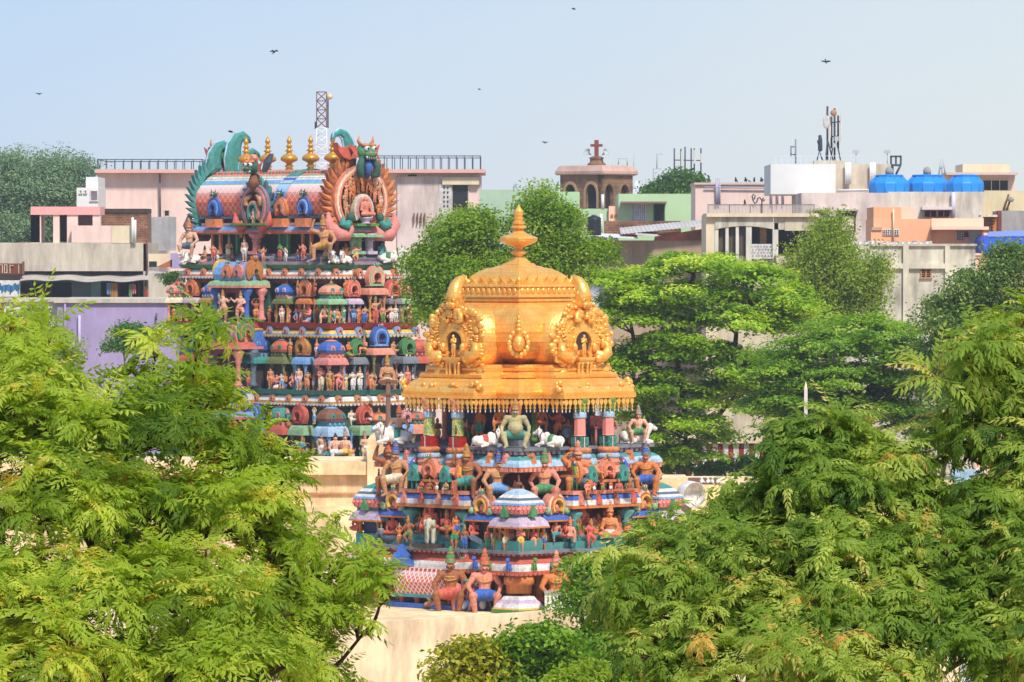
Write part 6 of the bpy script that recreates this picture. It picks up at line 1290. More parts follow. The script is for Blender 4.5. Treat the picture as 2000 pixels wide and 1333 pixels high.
    B.ground('wall', 112, 345, 592, 12, purple); b = MB(); pb(b, 8, 112, 590, 700, 300, 6, 0, .5); B.part('white_annex', b, [M('annex_white', (226, 216, 204), .9, .2, .8, streak=.4)])
    b = MB(); pb(b, 105, 350, 584, 592, 300, 12.3, 0, -.2); pb(b, 0, 112, 583, 590, 300, 6.4, 0, .3); B.part('parapet_cap', b, [conc])
    B.tubes('drain_pipe', [[(127, 592, -.1), (127, 720, -.1)]], purple, .07); B.tubes('white_pipe', [[(155, 616, -.15), (155, 720, -.15)]], M('lilac_pipe', (190, 176, 208), .6, .1), .09); B.tubes('hook', [[(306, 612, -.15), (305, 626, -.15)]], 'slate', .06)
    # bits of houses between concrete house and gateway
    B = Bd('small_purple_shed', 'scrap of a purple and brick shed squeezed beside the gateway tower', 290, 346, 350)
    B.ground('wall', 290, 350, 535, 6, conc); b = MB(); pb(b, 290, 350, 496, 520, 350, 4, 0, 2); B.part('upper_wall', b, [cream]); b = MB(); pb(b, 333, 352, 495, 525, 350, 2, 0, -.5); B.part('purple_pier', b, [purple]); b = MB(); b.prism([(PX(306, 349.5), PZ(522, 350)), (PX(336, 349.5), PZ(522, 350)), (PX(336, 349.5), PZ(507, 350))], 349.5, 353, 0); B.part('brick_gable', b, [M('red_brick_plain', (176, 98, 66), .9, .3, 3)])
    b = MB(); pb(b, 291, 306, 511, 522, 350, .2, 0, 1); B.part('opening', b, [shade])
    # --- green houses, belfry
    B = Bd('grey_green_building', 'plain grey-green rendered building behind the bushy trees, right of the pink block', 940, 1133, 400)
    B.ground('wall', 936, 1090, 371, 10, dgreen); b = MB(); pb(b, 1090, 1132, 375, 430, 400, 9, 0, .6); B.part('annex', b, [green])
    B.tubes('aerial', [[(1003, 371, 1), (1006, 355, 1), (1010, 371, 1)]], gal, .05)
    B = Bd('green_house', 'pale green house with a sunshade over a blue grille and open door', 1210, 1385, 385)
    B.ground('wall', 1208, 1384, 379, 9, green); B.ground('lower_wall', 1120, 1212, 408, 6, green, 1)
    b = MB(); pb(b, 1213, 1302, 394, 397.5, 385, 1.4, 0, -1.4); B.part('sunshade', b, [M('maroon_shade', (142, 104, 98), .8, .2)])
    B.window(1235, 1260, 400, 433, 'white', M('blue_grille', (150, 164, 196), .6, .1), 7, None, 0, 6, 'grille_window'); B.window(1278, 1297, 400, 433, 'green', shade, 1, None, 0, 0, 'doorway')
    b = MB(); pb(b, 1189, 1210, 403, 433, 385, .3, 0, .6); B.part('pink_pier', b, [salmon]); b = MB()
    for x in (1193, 1200): pb(b, x, x + 4.5, 419, 424, 385, .1, 0, .5)
    B.part('ventilator', b, ['amber'])
    B.tubes('white_pipe', [[(1177, 380, -2), (1177, 410, -2)], [(1174, 418, -3), (1174, 455, -3)]], white, .12)
    B = Bd('church_belfry', 'brown stone church belfry with pointed arches, topped by a red cross', 1092, 1238, 420, 'church tower')
    yc = 420; xc = PX(1165, yc); hw = PX(1236, yc) - xc; z0, z1 = PZ(405, yc), PZ(343, yc)
    # walls with pointed openings on the two visible faces: piers + arch spandrels
    b = MB(); b.box(xc - hw, xc + hw, yc - 2.5, yc + 3.2, 0, z0 - .2); 
    def face(X, w, cs, ow):
        xs = [-w] + sum([[c - ow, c + ow] for c in cs], []) + [w]; zs = z0 - .2; zt_ = z0 + .95
        for i in range(0, len(xs), 2): b.box(xs[i], xs[i + 1], -.35, .0, zs, z1, 0, X)
        for c in cs:
            pts = [(c - ow, zt_)] + [(c - ow + ow * (1 - math.cos(t)) * 1.0, zt_ + ow * 1.5 * math.sin(t)) for t in [PI / 2 * k / 6 for k in range(1, 7)]]
            pr_ = pts + [(2 * c - x, z) for x, z in pts[::-1][1:]]
            b.prism([(c - ow, z1)] + pr_ + [(c + ow, z1)], -.35, 0, 0, X)
    face(T(xc, yc - 2.5, 0) @ T(-hw * .3, 0, 0), hw * .3 + 0, [], .3) if False else None
    # the near corner of the tower is at px 1150: draw two faces, yawed
    Xb = T(xc, yc, 0) @ RZ(math.radians(-38)); S = hw / (math.cos(math.radians(38)) + math.sin(math.radians(38)))
    b = MB(); b.box(-S, S, -S, S, 0, z0 - .2, 0, Xb)
    for ang in (0, PI / 2, PI, -PI / 2): face(Xb @ RZ(ang) @ T(0, -S + .35, 0), S, [-S * .5, S * .5], S * .27)
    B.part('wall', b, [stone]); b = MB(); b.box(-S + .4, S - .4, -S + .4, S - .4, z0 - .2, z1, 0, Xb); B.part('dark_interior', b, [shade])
    b = MB()
    for ang in (0, -PI / 2):
        for c in (-S * .5, S * .5):
            zt_ = z0 + .95; ow = S * .27; pts = lambda o: [(c - o, z0 - .1)] + [(c - o + o * (1 - math.cos(t)), zt_ + o * 1.5 * math.sin(t)) for t in [PI / 2 * k / 6 for k in range(0, 7)]]
            mk = lambda o: pts(o) + [(2 * c - x, z) for x, z in pts(o)[::-1][1:]]
            b.strip(mk(ow), mk(ow * 1.3), -.08, .1, 0, Xb @ RZ(ang) @ T(0, -S, 0))
    B.part('arch_moulding', b, [M('stone_trim', (176, 140, 108), .9, .2, 2)])
    b = MB(); S2 = S + .3; b.loft([[(x * k, y * k, z) for x, y in ((S2, -S2), (S2, S2), (-S2, S2), (-S2, -S2))] for k, z in ((.96, z1), (1.0, z1 + .1), (1.0, z1 + .3), (.9, z1 + .7), (.86, z1 + .75))], 0, X=Xb); B.part('roof', b, [M('belfry_roof', (206, 168, 150), .85, .15, 1, streak=.3)])
    zr = z1 + .75; b = MB(); b.lathe([(.7, 0), (.72, .15), (.55, .25), (.5, .5), (.6, .6), (.3, .75)], 10, (xc, yc, zr)); B.part('cross_base', b, [stone])
    b = MB(); h = PZ(274, yc) - zr - .7; b.box(xc - .17, xc + .17, yc - .15, yc + .15, zr + .7, zr + .7 + h); b.box(xc - .48, xc + .48, yc - .14, yc + .14, zr + .7 + h * .6, zr + .7 + h * .76); B.part('cross', b, [M('cross_red', (134, 66, 56), .8, .25)])
    for s_, lab in ((-1, 'grey horn loudspeaker on the outer left of the belfry cross'), (1, 'grey horn loudspeaker on the right of the belfry cross')):
        b = MB(); b.lathe([(.05, 0), (.08, .2), (.2, .42), (.32, .5), (.3, .5), (.05, .25)], 14, (0, 0, 0), 0, X=T(xc + s_ * .45, yc - .3, zr + .85) @ RY(s_ * .9) @ RX(.7)); o = b.build('horn_loudspeaker', [gal]); tag(o, lab, 'loudspeaker', 'loudspeakers on the belfry')
    # --- far antenna frames between belfry and white house
    B = Bd('rooftop_antenna_frame', 'thin row of antenna poles rising above the round green tree', 1315, 1372, 455, 'antenna')
    B.tubes('pole', [[(x, y, 0), (x, 352, 0)] for x, y in ((1317, 290), (1330, 291), (1338, 287), (1350, 290), (1356, 290), (1369, 290))], metal, .07); B.tubes('crossbar', [[(1316, 313, 0), (1370, 314, 0)]], metal, .05)
    b = MB()
    for x, y0, y1 in ((1332, 296, 325), (1357, 293, 320), (1370, 300, 318)): pb(b, x - 2.2, x + 2.2, y0, y1, 455, .25, 0, -.2)
    B.part('panel_antenna', b, [M('antenna_panel', (206, 200, 190), .6, .1)])
    b = MB(); b.box(PX(1312, 455), PX(1374, 455), 455, 460, 0, PZ(352, 455)); B.part('plinth', b, [pinkw])
    B = Bd('white_rooftop_turret', 'small white arched rooftop turret beside the belfry, with thin pipes', 1236, 1260, 440, 'turret')
    b = MB(); b.box(PX(1236, 440), PX(1252, 440), 440, 441, 0, PZ(370, 440)); b.lathe([(.32, 0), (.34, .1), (.2, .4), (.05, .7)], 12, (PX(1243, 440), 440.4, PZ(370, 440))); B.part('turret', b, [M('pale_turret', (216, 222, 232), .7, .1)])
    B.tubes('pipe_frame', [[(1208, 322, 0), (1208, 310, 0), (1225, 310, 0), (1225, 324, 0)], [(1238, 345, 0), (1238, 301, 0)], [(1276, 380, 0), (1276, 330, 0), (1291, 330, 0)], [(1283, 330, 0), (1283, 301, 0), (1294, 301, 0)], [(1262, 380, 0), (1262, 345, 0)]], gal, .05)
    # --- shed with tin roof
    B = Bd('tin_roof_shed', 'low brick shed under a sloping patched corrugated roof', 1160, 1385, 340)
    B.ground('wall', 1183, 1382, 470, 7, M('tan_render', (192, 164, 138), .9, .25, .7, streak=.45, streak_rgb=(60, 54, 50))); B.ground('white_annex', 1140, 1186, 462, 5, M('blue_white_render', (206, 210, 220), .9, .2, .8, streak=.4), 1)
    b = MB(); b.prism([(PX(1278, 340), PZ(470, 340)), (PX(1382, 340), PZ(470, 340)), (PX(1382, 340), PZ(446, 340)), (PX(1280, 340), PZ(462, 340))], 339.9, 341, 0); B.part('brick_infill', b, [brick_mat('orange_brick', (178, 96, 62), (160, 84, 54), (150, 112, 88), 2.2)])
    def sheet(x0, ya, x1, yb2, dy0, dy1, rise, name, m, th=.05):
        n = 44; b = MB()
        for i in range(n):
            t0, t1 = i / n, (i + 1) / n; xa, xb = x0 + (x1 - x0) * t0, x0 + (x1 - x0) * t1; za = ya + (yb2 - ya) * t0; zb_ = ya + (yb2 - ya) * t1
            o0 = .04 * (i % 2); o1 = .04 * ((i + 1) % 2); Ya, Yb_ = B.Y + dy0, B.Y + dy1
            v = [Vector((PX(xa, B.Y), Ya, PZ(za, B.Y) + o0)), Vector((PX(xb, B.Y), Ya, PZ(zb_, B.Y) + o1)), Vector((PX(xb, B.Y), Yb_, PZ(zb_, B.Y) + rise + o1)), Vector((PX(xa, B.Y), Yb_, PZ(za, B.Y) + rise + o0))]
            b.add(v + [p - Vector((0, 0, th)) for p in v], [(0, 1, 2, 3), (7, 6, 5, 4), (0, 4, 5, 1), (1, 5, 6, 2), (2, 6, 7, 3), (3, 7, 4, 0)])
        return B.part(name, b, [m])
    sheet(1212, 457, 1384, 440, -1.0, 4, .38, 'upper_sheet', tin); sheet(1158, 462, 1245, 466, -1.6, 1.2, .2, 'lower_sheet', M('white_sheet', (226, 222, 218), .6, .15, 1)); sheet(1240, 458, 1284, 461, -1.8, 1.2, .22, 'patched_sheet', M('pale_sheet', (214, 210, 206), .6, .2, 1))
    b = MB(); pb(b, 1180, 1330, 432, 460, 340, .6, 0, 4.5); B.part('back_brick_wall', b, [brick]); b = MB(); pb(b, 1110, 1145, 425, 462, 340, 2, 0, 3); pb(b, 1120, 1140, 418, 425, 340, 2, 0, 3); B.part('rubble_wall', b, [conc2])
    t = thing('black_water_tank', 'black ribbed plastic water tank beside the white pipe, behind the tin roof', 'water tank', (PX(1160, 338), 338, PZ(460, 338)))
    b = MB(); hh = PZ(421, 338) - PZ(460, 338); pr = [(.43, 0)]
    for i in range(6): pr += [(.47, hh * (.08 + i * .12)), (.44, hh * (.14 + i * .12))]
    pr += [(.46, hh * .85), (.34, hh * .93), (.15, hh * .97)]; b.lathe(pr, 20); b.build('tank', [M('black_plastic', (34, 36, 42), .5, .2)], t); b = MB(); b.lathe([(.16, 0), (.16, .08), (.02, .1)], 14, (0, 0, hh * .96)); b.build('lid', ['slate'], t)
    # --- cream house with the arched veranda
    B = Bd('arched_veranda_house', 'cream house with a shallow arched veranda of tall white mullions and a roof railing', 1380, 1660, 330)
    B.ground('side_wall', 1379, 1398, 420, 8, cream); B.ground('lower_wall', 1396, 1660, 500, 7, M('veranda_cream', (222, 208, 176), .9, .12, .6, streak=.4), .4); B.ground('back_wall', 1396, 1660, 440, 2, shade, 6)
    Yv = 330; b = MB(); X0, X1 = PX(1397, Yv), PX(1510, Yv); n = 20; zt_ = PZ(424, Yv)
    pl_ = [(X0 + (X1 - X0) * i / n, PZ(452, Yv) + (PZ(442, Yv) - PZ(452, Yv)) * math.sin(PI * (.12 + .76 * i / n))) for i in range(n + 1)]
    b.prism(pl_ + [(X1, zt_), (X0, zt_)], Yv - .1, Yv + .4); pb(b, 1512, 1533, 424, 449, Yv, .5, 0, -.05); pb(b, 1533, 1660, 424, 451, Yv, .5, 1, -.1); B.part('arched_fascia', b, [conc2, M('fascia_cream', (226, 210, 180), .9, .15, .6, streak=.5)])
    for x0, x1 in ((1396, 1403), (1417, 1423), (1437, 1443), (1457, 1468), (1509, 1514), (1514, 1520), (1597, 1606)):
        b = MB(); pb(b, x0, x1, 436, 560, Yv, .45, 0, -.05); B.part('mullion', b, [M('mullion_white', (222, 214, 198), .85, .12, 1, streak=.3)])
    for x0, x1 in ((1403, 1417), (1423, 1437), (1443, 1457)):
        b = MB(); k = 7
        for i in range(k):
            xa = x0 + (x1 - x0) * i / k; pb(b, xa, xa + (x1 - x0) / k * .9, 441, 505, Yv, .08, 0, .35 + .06 * (i % 2))
        B.part('blind', b, [M('brown_blind', (112, 96, 80), .9, .3, 3, streak=.4)])
    B.window(1470, 1485, 444, 476, 'slate', shade, 1, None, 1.0, 0); B.window(1496, 1508, 444, 476, 'slate', shade, 1, None, 1.0, 0)
    b = MB(); pb(b, 1484, 1497, 440, 478, Yv, .4, 0, .9); B.part('pier', b, ['tan'])
    b = MB(); pb(b, 1464, 1509, 477, 506, Yv, .3, 0, .1)
    for i in range(4):
        for j in range(7): pb(b, 1468 + j * 6 + (i % 2) * 2, 1469.3 + j * 6 + (i % 2) * 2, 481 + i * 6, 483 + i * 6, Yv, .05, 1, .06)
    B.part('pierced_parapet', b, ['white', 'dark'])
    b = MB(); pb(b, 1380, 1600, 417, 424, Yv, 7, 0, -.35); B.part('roof_slab', b, [cream])
    B.rail(1383, 1590, 401, 417, 78, M('railing_grey', (176, 166, 160), .7, .2), .2, .022, False, 'roof_railing'); B.rail(1383, 1590, 400.5, 417, 6, metal, .25, .035, False, 'railing_frame')
    B.tubes('scroll_lamp_bracket', [[(1488, 430, 0), (1488, 392, 0), (1484, 386, 0), (1480, 388, 0), (1478, 395, 0), (1474, 398, 0), (1471, 392, 0), (1469, 384, 0), (1472, 379, 0), (1475, 383, 0), (1473, 390, 0)], [(1488, 392, 0), (1491, 387, 0), (1493, 391, 0), (1490, 394, 0)]], metal, .05)
    B.tubes('rust_drain', [[(1514, 500, -.2), (1514, 545, -.2)]], 'maroon', .07)
    # --- pink flat-roofed block behind the railing
    B = Bd('low_pink_block', 'low flat pink block with grey pipes behind the roof railing', 1358, 1570, 370)
    B.ground('wall', 1358, 1568, 360, 9, pinkw); b = MB(); pb(b, 1356, 1570, 357, 361, 370, 9.5, 0, -.2); B.part('parapet_cap', b, [M('cap_pink', (214, 182, 170), .85, .1)])
    B.tubes('grey_pipe', [[(1399, 349, -.2), (1399, 400, -.2)], [(1402, 349, -.2), (1402, 400, -.2)], [(1406, 349, -.2), (1406, 400, -.2)], [(1376, 366, -.2), (1560, 368, -.2), (1560, 400, -.2)], [(1530, 347, -.2), (1530, 400, -.2)], [(1507, 358, -.2), (1507, 400, -.2)], [(1519, 358, -.2), (1519, 400, -.2)]], M('pipe_lilac', (176, 172, 190), .6, .1), .06)
    # --- big stained block
    B = Bd('stained_white_block', 'broad pinkish-white block with dark rain streaks, under the three blue tanks', 1565, 1922, 345)
    B.ground('wall', 1565, 1735, 377, 12, pink2); B.ground('right_wall', 1735, 1921, 375, 12, M('stained_cream', (228, 214, 196), .9, .14, .5, streak=.6, streak_rgb=(128, 116, 104)), .15)
    B.window(1643, 1668, 416, 438, 'mauve', shade, 2, conc, 0); B.window(1584, 1606, 415, 421, 'mauve', shade, 1, conc, 0); B.window(1806, 1828, 412, 424, 'salmon', shade, 2, None, .1); B.window(1832, 1854, 412, 424, 'salmon', shade, 2, None, .1)
    b = MB(); pb(b, 1801, 1860, 404, 410, 345, .9, 0, -.75); B.part('sunshade', b, [M('shade_pink', (226, 206, 202), .85, .1)])
    b = MB(); pb(b, 1640, 1668, 422, 442, 345, .12, 0, -.3); pb(b, 1668, 1671, 416, 452, 345, .3, 1, -.3)
    for i in range(5): pb(b, 1644 + i * 4.5, 1646.5 + i * 4.5, 443, 447, 345, .1, 1, -.3)
    pb(b, 1638, 1670, 447, 450, 345, .15, 0, -.3); B.part('balcony_screen', b, [cream, shade])
    B.tubes('downpipe', [[(1862, 376, -.1), (1862, 425, -.1)]], M('pale_pipe', (206, 206, 220), .6, .1), .14); B.tubes('thin_pipe', [[(1703, 415, -.1), (1703, 470, -.1)]], M('dirty_pipe', (206, 190, 176), .6, .1), .06)
    b = MB(); Yu = 352; b.box(PX(1505, Yu), PX(1632, Yu), Yu, Yu + 9, PZ(380, Yu), PZ(321, Yu), 0); b.box(PX(1632, Yu), PX(1740, Yu), Yu + .1, Yu + 9, PZ(380, Yu), PZ(321, Yu), 1); o = B.part('stair_block', b, [white, M('stair_block_cream', (222, 206, 180), .9, .14, .6, streak=.55, streak_rgb=(150, 126, 104))])
    B2 = B; B2.tubes('white_pipes', [[(x, 318, 6.8), (x, 360, 6.8)] for x in (1652, 1655, 1658, 1661, 1700, 1703, 1706, 1709)] + [[(1634, 375, 6.5), (1700, 373, 6.5)], [(1634, 372, 6.4), (1696, 371, 6.4)]], white, .06)
    B.rail(1515, 1720, 305, 321, 18, M('railing_white', (200, 208, 214), .7, .1), 8, .014, True, 'roof_railing'); b = MB(); pb(b, 1590, 1650, 314, 322, 345, 2, 0, 8); B.part('antenna_plinth', b, [conc])
    b = MB(); pb(b, 1720, 1745, 323, 345, 345, 1.5, 0, 8.2); B.part('steel_bracket', b, [metal]); B.rail(1740, 1759, 306, 323, 3, metal, 8, .06, False, 'platform_railing'); B.tubes('platform_brace', [[(1759, 323, 8), (1750, 341, 8)], [(1736, 323, 8), (1760, 323, 8)]], metal, .08)
    # antenna group on it
    A = Bd('antenna_cluster', 'cluster of tall thin antenna poles with dishes on the white roof block', 1600, 1645, 356, 'antenna')
    A.tubes('pole', [[(1616, 208, 0), (1616, 316, 0)], [(1630, 212, .4), (1630, 316, .4)], [(1624, 228, .2), (1624, 290, .2)], [(1637, 226, .2), (1637, 290, .2)]], M('pole_dark', (70, 56, 60), .6, .2), .075)
    A.tubes('brace', [[(1616, 272, 0), (1612, 318, -.6)], [(1616, 272, 0), (1628, 318, .6)], [(1635, 280, .4), (1642, 316, 0)], [(1626, 290, .4), (1622, 318, .2)], [(1622, 240, .2), (1641, 238, .2)], [(1622, 268, .2), (1638, 266, .2)]], metal, .05)
    b = MB(); X0 = P(1614, 239, 355.6); b.lathe([(.02, 0), (.24, .05), (.3, .12), (.26, .16), (.02, .16)], 16, (0, 0, 0), 0, X=T(*X0) @ SCL(.8, 1, 1.5) @ RX(PI / 2)); b.lathe([(.02, 0), (.2, .04), (.22, .1), (.02, .1)], 14, (0, 0, 0), 1, X=T(*P(1628, 221, 355.6)) @ RX(PI / 2)); A.part('dish', b, ['white', 'tan'])
    b = MB()
    for x, y0, y1 in ((1621, 226, 268), (1643, 224, 278)): pb(b, x - 1.6, x + 1.6, y0, y1, 356, .2, 0, -.1)
    pb(b, 1630, 1638, 267, 276, 356, .3, 1, -.3); pb(b, 1627, 1634, 280, 288, 356, .3, 1, -.3); A.part('panel_antenna', b, [M('antenna_panel', (206, 200, 190), .6, .1), gal])
    o = MB(); o.caps(P(1602, 292, 356), P(1602, 272, 356), .16, .14); o.ell(P(1601.5, 268, 356), (.12, .12, .15)); o.caps(P(1600, 283, 356), P(1597, 276, 355.7), .09, .05); o.tube([P(1595, 318, 356), P(1600, 295, 356), P(1608, 318, 356)], .07); o = o.build('rooftop_siren', [M('siren_dark', (56, 66, 82), .5, .2)]); tag(o, 'dark bulbous siren on a pale tripod left of the antenna cluster', 'siren')
    A = Bd('small_antenna', 'small pair of thin antenna poles on the left end of the white roof block', 1542, 1556, 356, 'antenna'); A.tubes('pole', [[(1545, 286, 0), (1545, 306, 0)], [(1554, 272, 0), (1554, 320, 0)], [(1544, 287, 0), (1555, 287, 0)]], M('pole_grey', (130, 134, 142), .6, .2), .06)
    for px, lab in ((1672, 'pale floodlight on a thin stand right of the antenna cluster'), (1733, 'pale floodlight on a thin stand near the black steel platform')):
        t = thing('roof_floodlight', lab, 'floodlight', P(px, 320, 353.5)); b = MB(); p0 = P(px, 320, 353.5); q = P(px, 300, 353.5) - p0
        b.tube([(0, 0, 0), q], .03, 6); b.build('stand', [gal], t); b = MB(); b.box(-.2, .2, -.15, .1, q.z, q.z + .22, 0, RX(0)); b.build('lamp', [gal], t)
    # blue tanks
    tank = M('blue_plastic', (36, 136, 216), .45, .1, 2)
    for i, (x0, x1, lab) in enumerate(((1697, 1776, 'bright blue water tank nearest the black steel platform, first of three'), (1768, 1853, 'bright blue water tank in the middle of the three'), (1850, 1921, 'bright blue water tank furthest from the antenna cluster'))):
        Yt = 349 + (i == 1) * 1.6; t = thing('blue_water_tank', lab, 'water tank', (PX((x0 + x1) / 2, Yt), Yt, PZ(377, Yt)), 0, 'blue water tanks'); r = (PX(x1, Yt) - PX(x0, Yt)) / 2; h = PZ(341, Yt) - PZ(377, Yt)
        b = MB(); b.lathe([(r, 0), (r, h * .5), (r * .96, h * .58), (r * .66, h * .9), (r * .64, h * .95), (r * .3, h)], 12, (0, 0, 0), 0, smooth=False, rot=PI / 12)
        for k in range(12): a = 2 * PI * k / 12 + PI / 12; b.tube([(r * math.cos(a), r * math.sin(a), 0), (r * math.cos(a), r * math.sin(a), h * .52), (r * .66 * math.cos(a), r * .66 * math.sin(a), h * .91)], .035, 5, 0)
        b.build('tank', [tank], t); b = MB(); b.lathe([(r * .68, 0), (r * .7, .06), (r * .64, .1)], 24, (0, 0, h * .9)); b.build('rim', [tank], t)
        if i < 2: b = MB(); b.lathe([(.25, 0), (.26, .25), (.18, .42), (.02, .5)], 12, (0, 0, h)); b.build('lid', ['ash'], t)
    # --- far pink flat, cream block, grey slab, sign
    B = Bd('far_pink_flat', 'distant pink flat with a jutting roof slab at the right, behind the tanks', 1850, 1990, 410)
    B.ground('wall', 1850, 1982, 340, 10, pinkw); b = MB(); pb(b, 1848, 1988, 337, 342, 410, 3, 0, -1.6); pb(b, 1880, 1972, 321, 338, 410, 7, 1, 1); B.part('roof_slab', b, [M('cap_pink', (214, 182, 170), .85, .1), cream]); B.window(1920, 1968, 353, 372, 'cream', shade, 3, None, 0); B.window(1856, 1864, 337, 343, 'cream', shade, 1, None, 0)
    B.tubes('roof_stand', [[(1833, 345, -6), (1838, 312, -6)], [(1847, 345, -6), (1842, 312, -6)], [(1836, 330, -6), (1846, 322, -6)], [(1840, 345, -6), (1840, 320, -6)]], gal, .06)
    B = Bd('cream_side_block', 'cream block at the right edge above the grey slab', 1921, 2010, 350); B.ground('wall', 1921, 2080, 373, 9, M('yellow_cream', (226, 208, 168), .9, .08, .5, streak=.2)); B.tubes('stay', [[(1970, 380, -.4), (1960, 412, -.4)], [(1966, 412, -.4), (1974, 388, -.4)]], 'umber', .07); b = MB(); b.ell(P(1974, 390, 349.4), (.22, .12, .18), 0); B.part('meter_box', b, ['ash'])
    B = Bd('grey_slab_house', 'grey concrete slab with a dark orange striped shutter beside it, right edge', 1920, 2010, 335); B.ground('wall', 1955, 2070, 412, 6, M('grey_concrete', (170, 164, 162), .9, .15, .6, streak=.4)); b = MB(); pb(b, 1949, 1956, 412, 460, 335, 1, 0, -.1); pb(b, 1915, 1948, 420, 424, 335, 1.5, 1, -.3); B.part('pier', b, ['maroon', 'cream']); b = MB(); pb(b, 1921, 1937, 424, 470, 335, .5, 0, .2); pb(b, 1937, 1949, 424, 465, 335, .5, 1, .1)
    for i in range(6): pb(b, 1937, 1940, 425 + i * 6, 428 + i * 6, 335, .1, 2, .05)
    B.part('shutter', b, ['umber', M('deep_orange', (206, 128, 44), .7, .2), 'dark'])
    # --- orange house
    B = Bd('orange_house', 'small orange stepped house with pierced blocks and a pale door', 1703, 1925, 318)
    B.ground('wall', 1706, 1819, 428, 7, orange); b = MB(); pb(b, 1706, 1760, 405, 470, 318, 6, 0, .05); pb(b, 1760, 1791, 405, 430, 318, 5, 1, .3); B.part('upper_room', b, [M('orange_dark', (236, 172, 128), .85, .08, .5, streak=.2), salmon])
    b = MB(); b.box(PX(1819, 318), PX(1921, 318), 318.2, 324, 0, PZ(428, 318), 0); B.part('porch_wall', b, [M('orange_light', (250, 186, 142), .85, .06, .5, streak=.15)]); b = MB(); pb(b, 1820, 1931, 443, 449, 318, 1.6, 0, -1.2); pb(b, 1819, 1921, 427, 443, 318, .3, 1, -.1); B.part('porch_slab', b, [salmon, salmon])
    b = MB(); pb(b, 1701, 1722, 446, 480, 318, 1.2, 0, -.9); pb(b, 1703, 1722, 444, 450, 318, 1.4, 1, -1.0); B.part('rounded_tank', b, [orange, M('orange_stained', (214, 170, 140), .9, .2, 1, streak=.5)])
    b = MB(); pb(b, 1724, 1756, 448, 460, 318, .1, 0, -.08)
    for i in range(7):
        for j in range(3): pb(b, 1725.5 + i * 4.4, 1728 + i * 4.4, 449.5 + j * 3.5, 451.3 + j * 3.5, 318, .05, 1, -.11)
    B.part('pierced_block_panel', b, ['white', 'dark']); b = MB(); pb(b, 1868, 1882, 450, 471, 318, .1, 0, .1)
    for i in range(3):
        for j in range(4): pb(b, 1869.5 + i * 4.3, 1872 + i * 4.3, 452 + j * 4.8, 455 + j * 4.8, 318, .05, 1, .07)
    B.part('pierced_block_panel', b, ['white', 'dark']); B.window(1893, 1912, 450, 480, 'white', M('pale_door', (190, 192, 190), .6, .15), 1, None, .2, 0, 'door'); B.window(1885, 1889, 455, 461, 'maroon', 'umber', 1, None, .2)
    b = MB(); b.box(PX(1921, 316), PX(1929, 316), 316, 324, 0, PZ(455, 316)); B.part('end_wall', b, [salmon]); B.tubes('conduit', [[(1745, 408, -.15), (1745, 476, -.15)]], cream, .05)
    # --- stained building in front, right
    B = Bd('streaked_concrete_building', 'tall cream concrete building with heavy vertical rain streaks and one small barred window', 1640, 1905, 300)
    B.ground('wall', 1640, 1905, 480, 10, conc2); b = MB(); pb(b, 1700, 1908, 476.5, 481, 300, .5, 0, -.15); B.part('parapet_cap', b, [conc]); pc = M('pilaster_cream', (228, 216, 190), .9, .1, .6, streak=.4)
    for x0, x1, y0, y1, d in ((1764, 1775, 481, 760, .22), (1846, 1855, 481, 760, .22), (1710, 1763.8, 515, 525, .2), (1775.2, 1845.8, 515, 525, .2)):
        b = MB(); pb(b, x0, x1, y0, y1, 300, .3, 0, -d); B.part('pilaster' if y1 > 700 else 'lintel', b, [pc])
    B.window(1800, 1817, 527, 542, 'tan', shade, 2, None, 0, 3)
    b = MB(); n = 26; rr = random.Random(3)
    for i in range(n): x = 1665 + 155 * i / n; pb(b, x, x + 6.5, 471 + rr.uniform(0, 4), 478, 300, 3.5, i % 2, 1.0)
    B.part('roof_sheets', b, [white, tin])
    B = Bd('pink_garden_wall', 'plain salmon wall at the right edge below the blue tarpaulin roof', 1905, 2010, 308, 'wall'); B.ground('wall', 1905, 2080, 498, 5, M('salmon_wall', (242, 190, 168), .85, .08, .5, streak=.15)); b = MB(); pb(b, 1905, 2080, 495, 499, 308, 5.2, 0, -.1); B.part('wall_cap', b, [salmon])
    b = MB(); Yt = 312; prof = [(PX(1921, Yt), PZ(498, Yt)), (PX(1921, Yt), PZ(470, Yt)), (PX(1929, Yt), PZ(460, Yt)), (PX(2080, Yt), PZ(458, Yt)), (PX(2080, Yt), PZ(498, Yt))]; b.prism(prof, Yt, Yt + 6, 0)
    b.add([(prof[2][0], Yt - .05, prof[2][1]), (prof[3][0], Yt - .05, prof[3][1]), (prof[3][0], Yt + 6, PZ(448, Yt)), (prof[2][0] + .6, Yt + 6, PZ(452, Yt)), (prof[2][0], Yt - .05, prof[2][1] - .08), (prof[3][0], Yt - .05, prof[3][1] - .08), (prof[3][0], Yt + 6, PZ(448, Yt) - .08), (prof[2][0] + .6, Yt + 6, PZ(452, Yt) - .08)], [(0, 1, 2, 3), (7, 6, 5, 4), (0, 4, 5, 1), (1, 5, 6, 2), (2, 6, 7, 3), (3, 7, 4, 0)], 1); o = b.build('blue_tarpaulin_shed', [M('blue_tarp', (42, 92, 206), .5, .12, 1, bump=.2, bscale=2), M('blue_tarp_top', (128, 146, 224), .5, .1, 1)]); tag(o, 'shed wrapped in bright blue tarpaulin at the right edge, above the salmon wall', 'shed')
    # --- temple roofs around the shrine
    zt = zv(1176)
    B = Bd('temple_terrace', 'pale peach limewashed temple roof on which the golden shrine stands, with a front parapet', 700, 1500, 160, 'temple building')
    b = MB(); b.box(-19, 24, 163.6, 196, 0, zt - .01, 0); B.part('terrace', b, [peach])
    b = MB(); Yp = 163.2; pts = [(680, 1219), (870, 1206), (1000, 1199), (1110, 1189), (1160, 1186)]
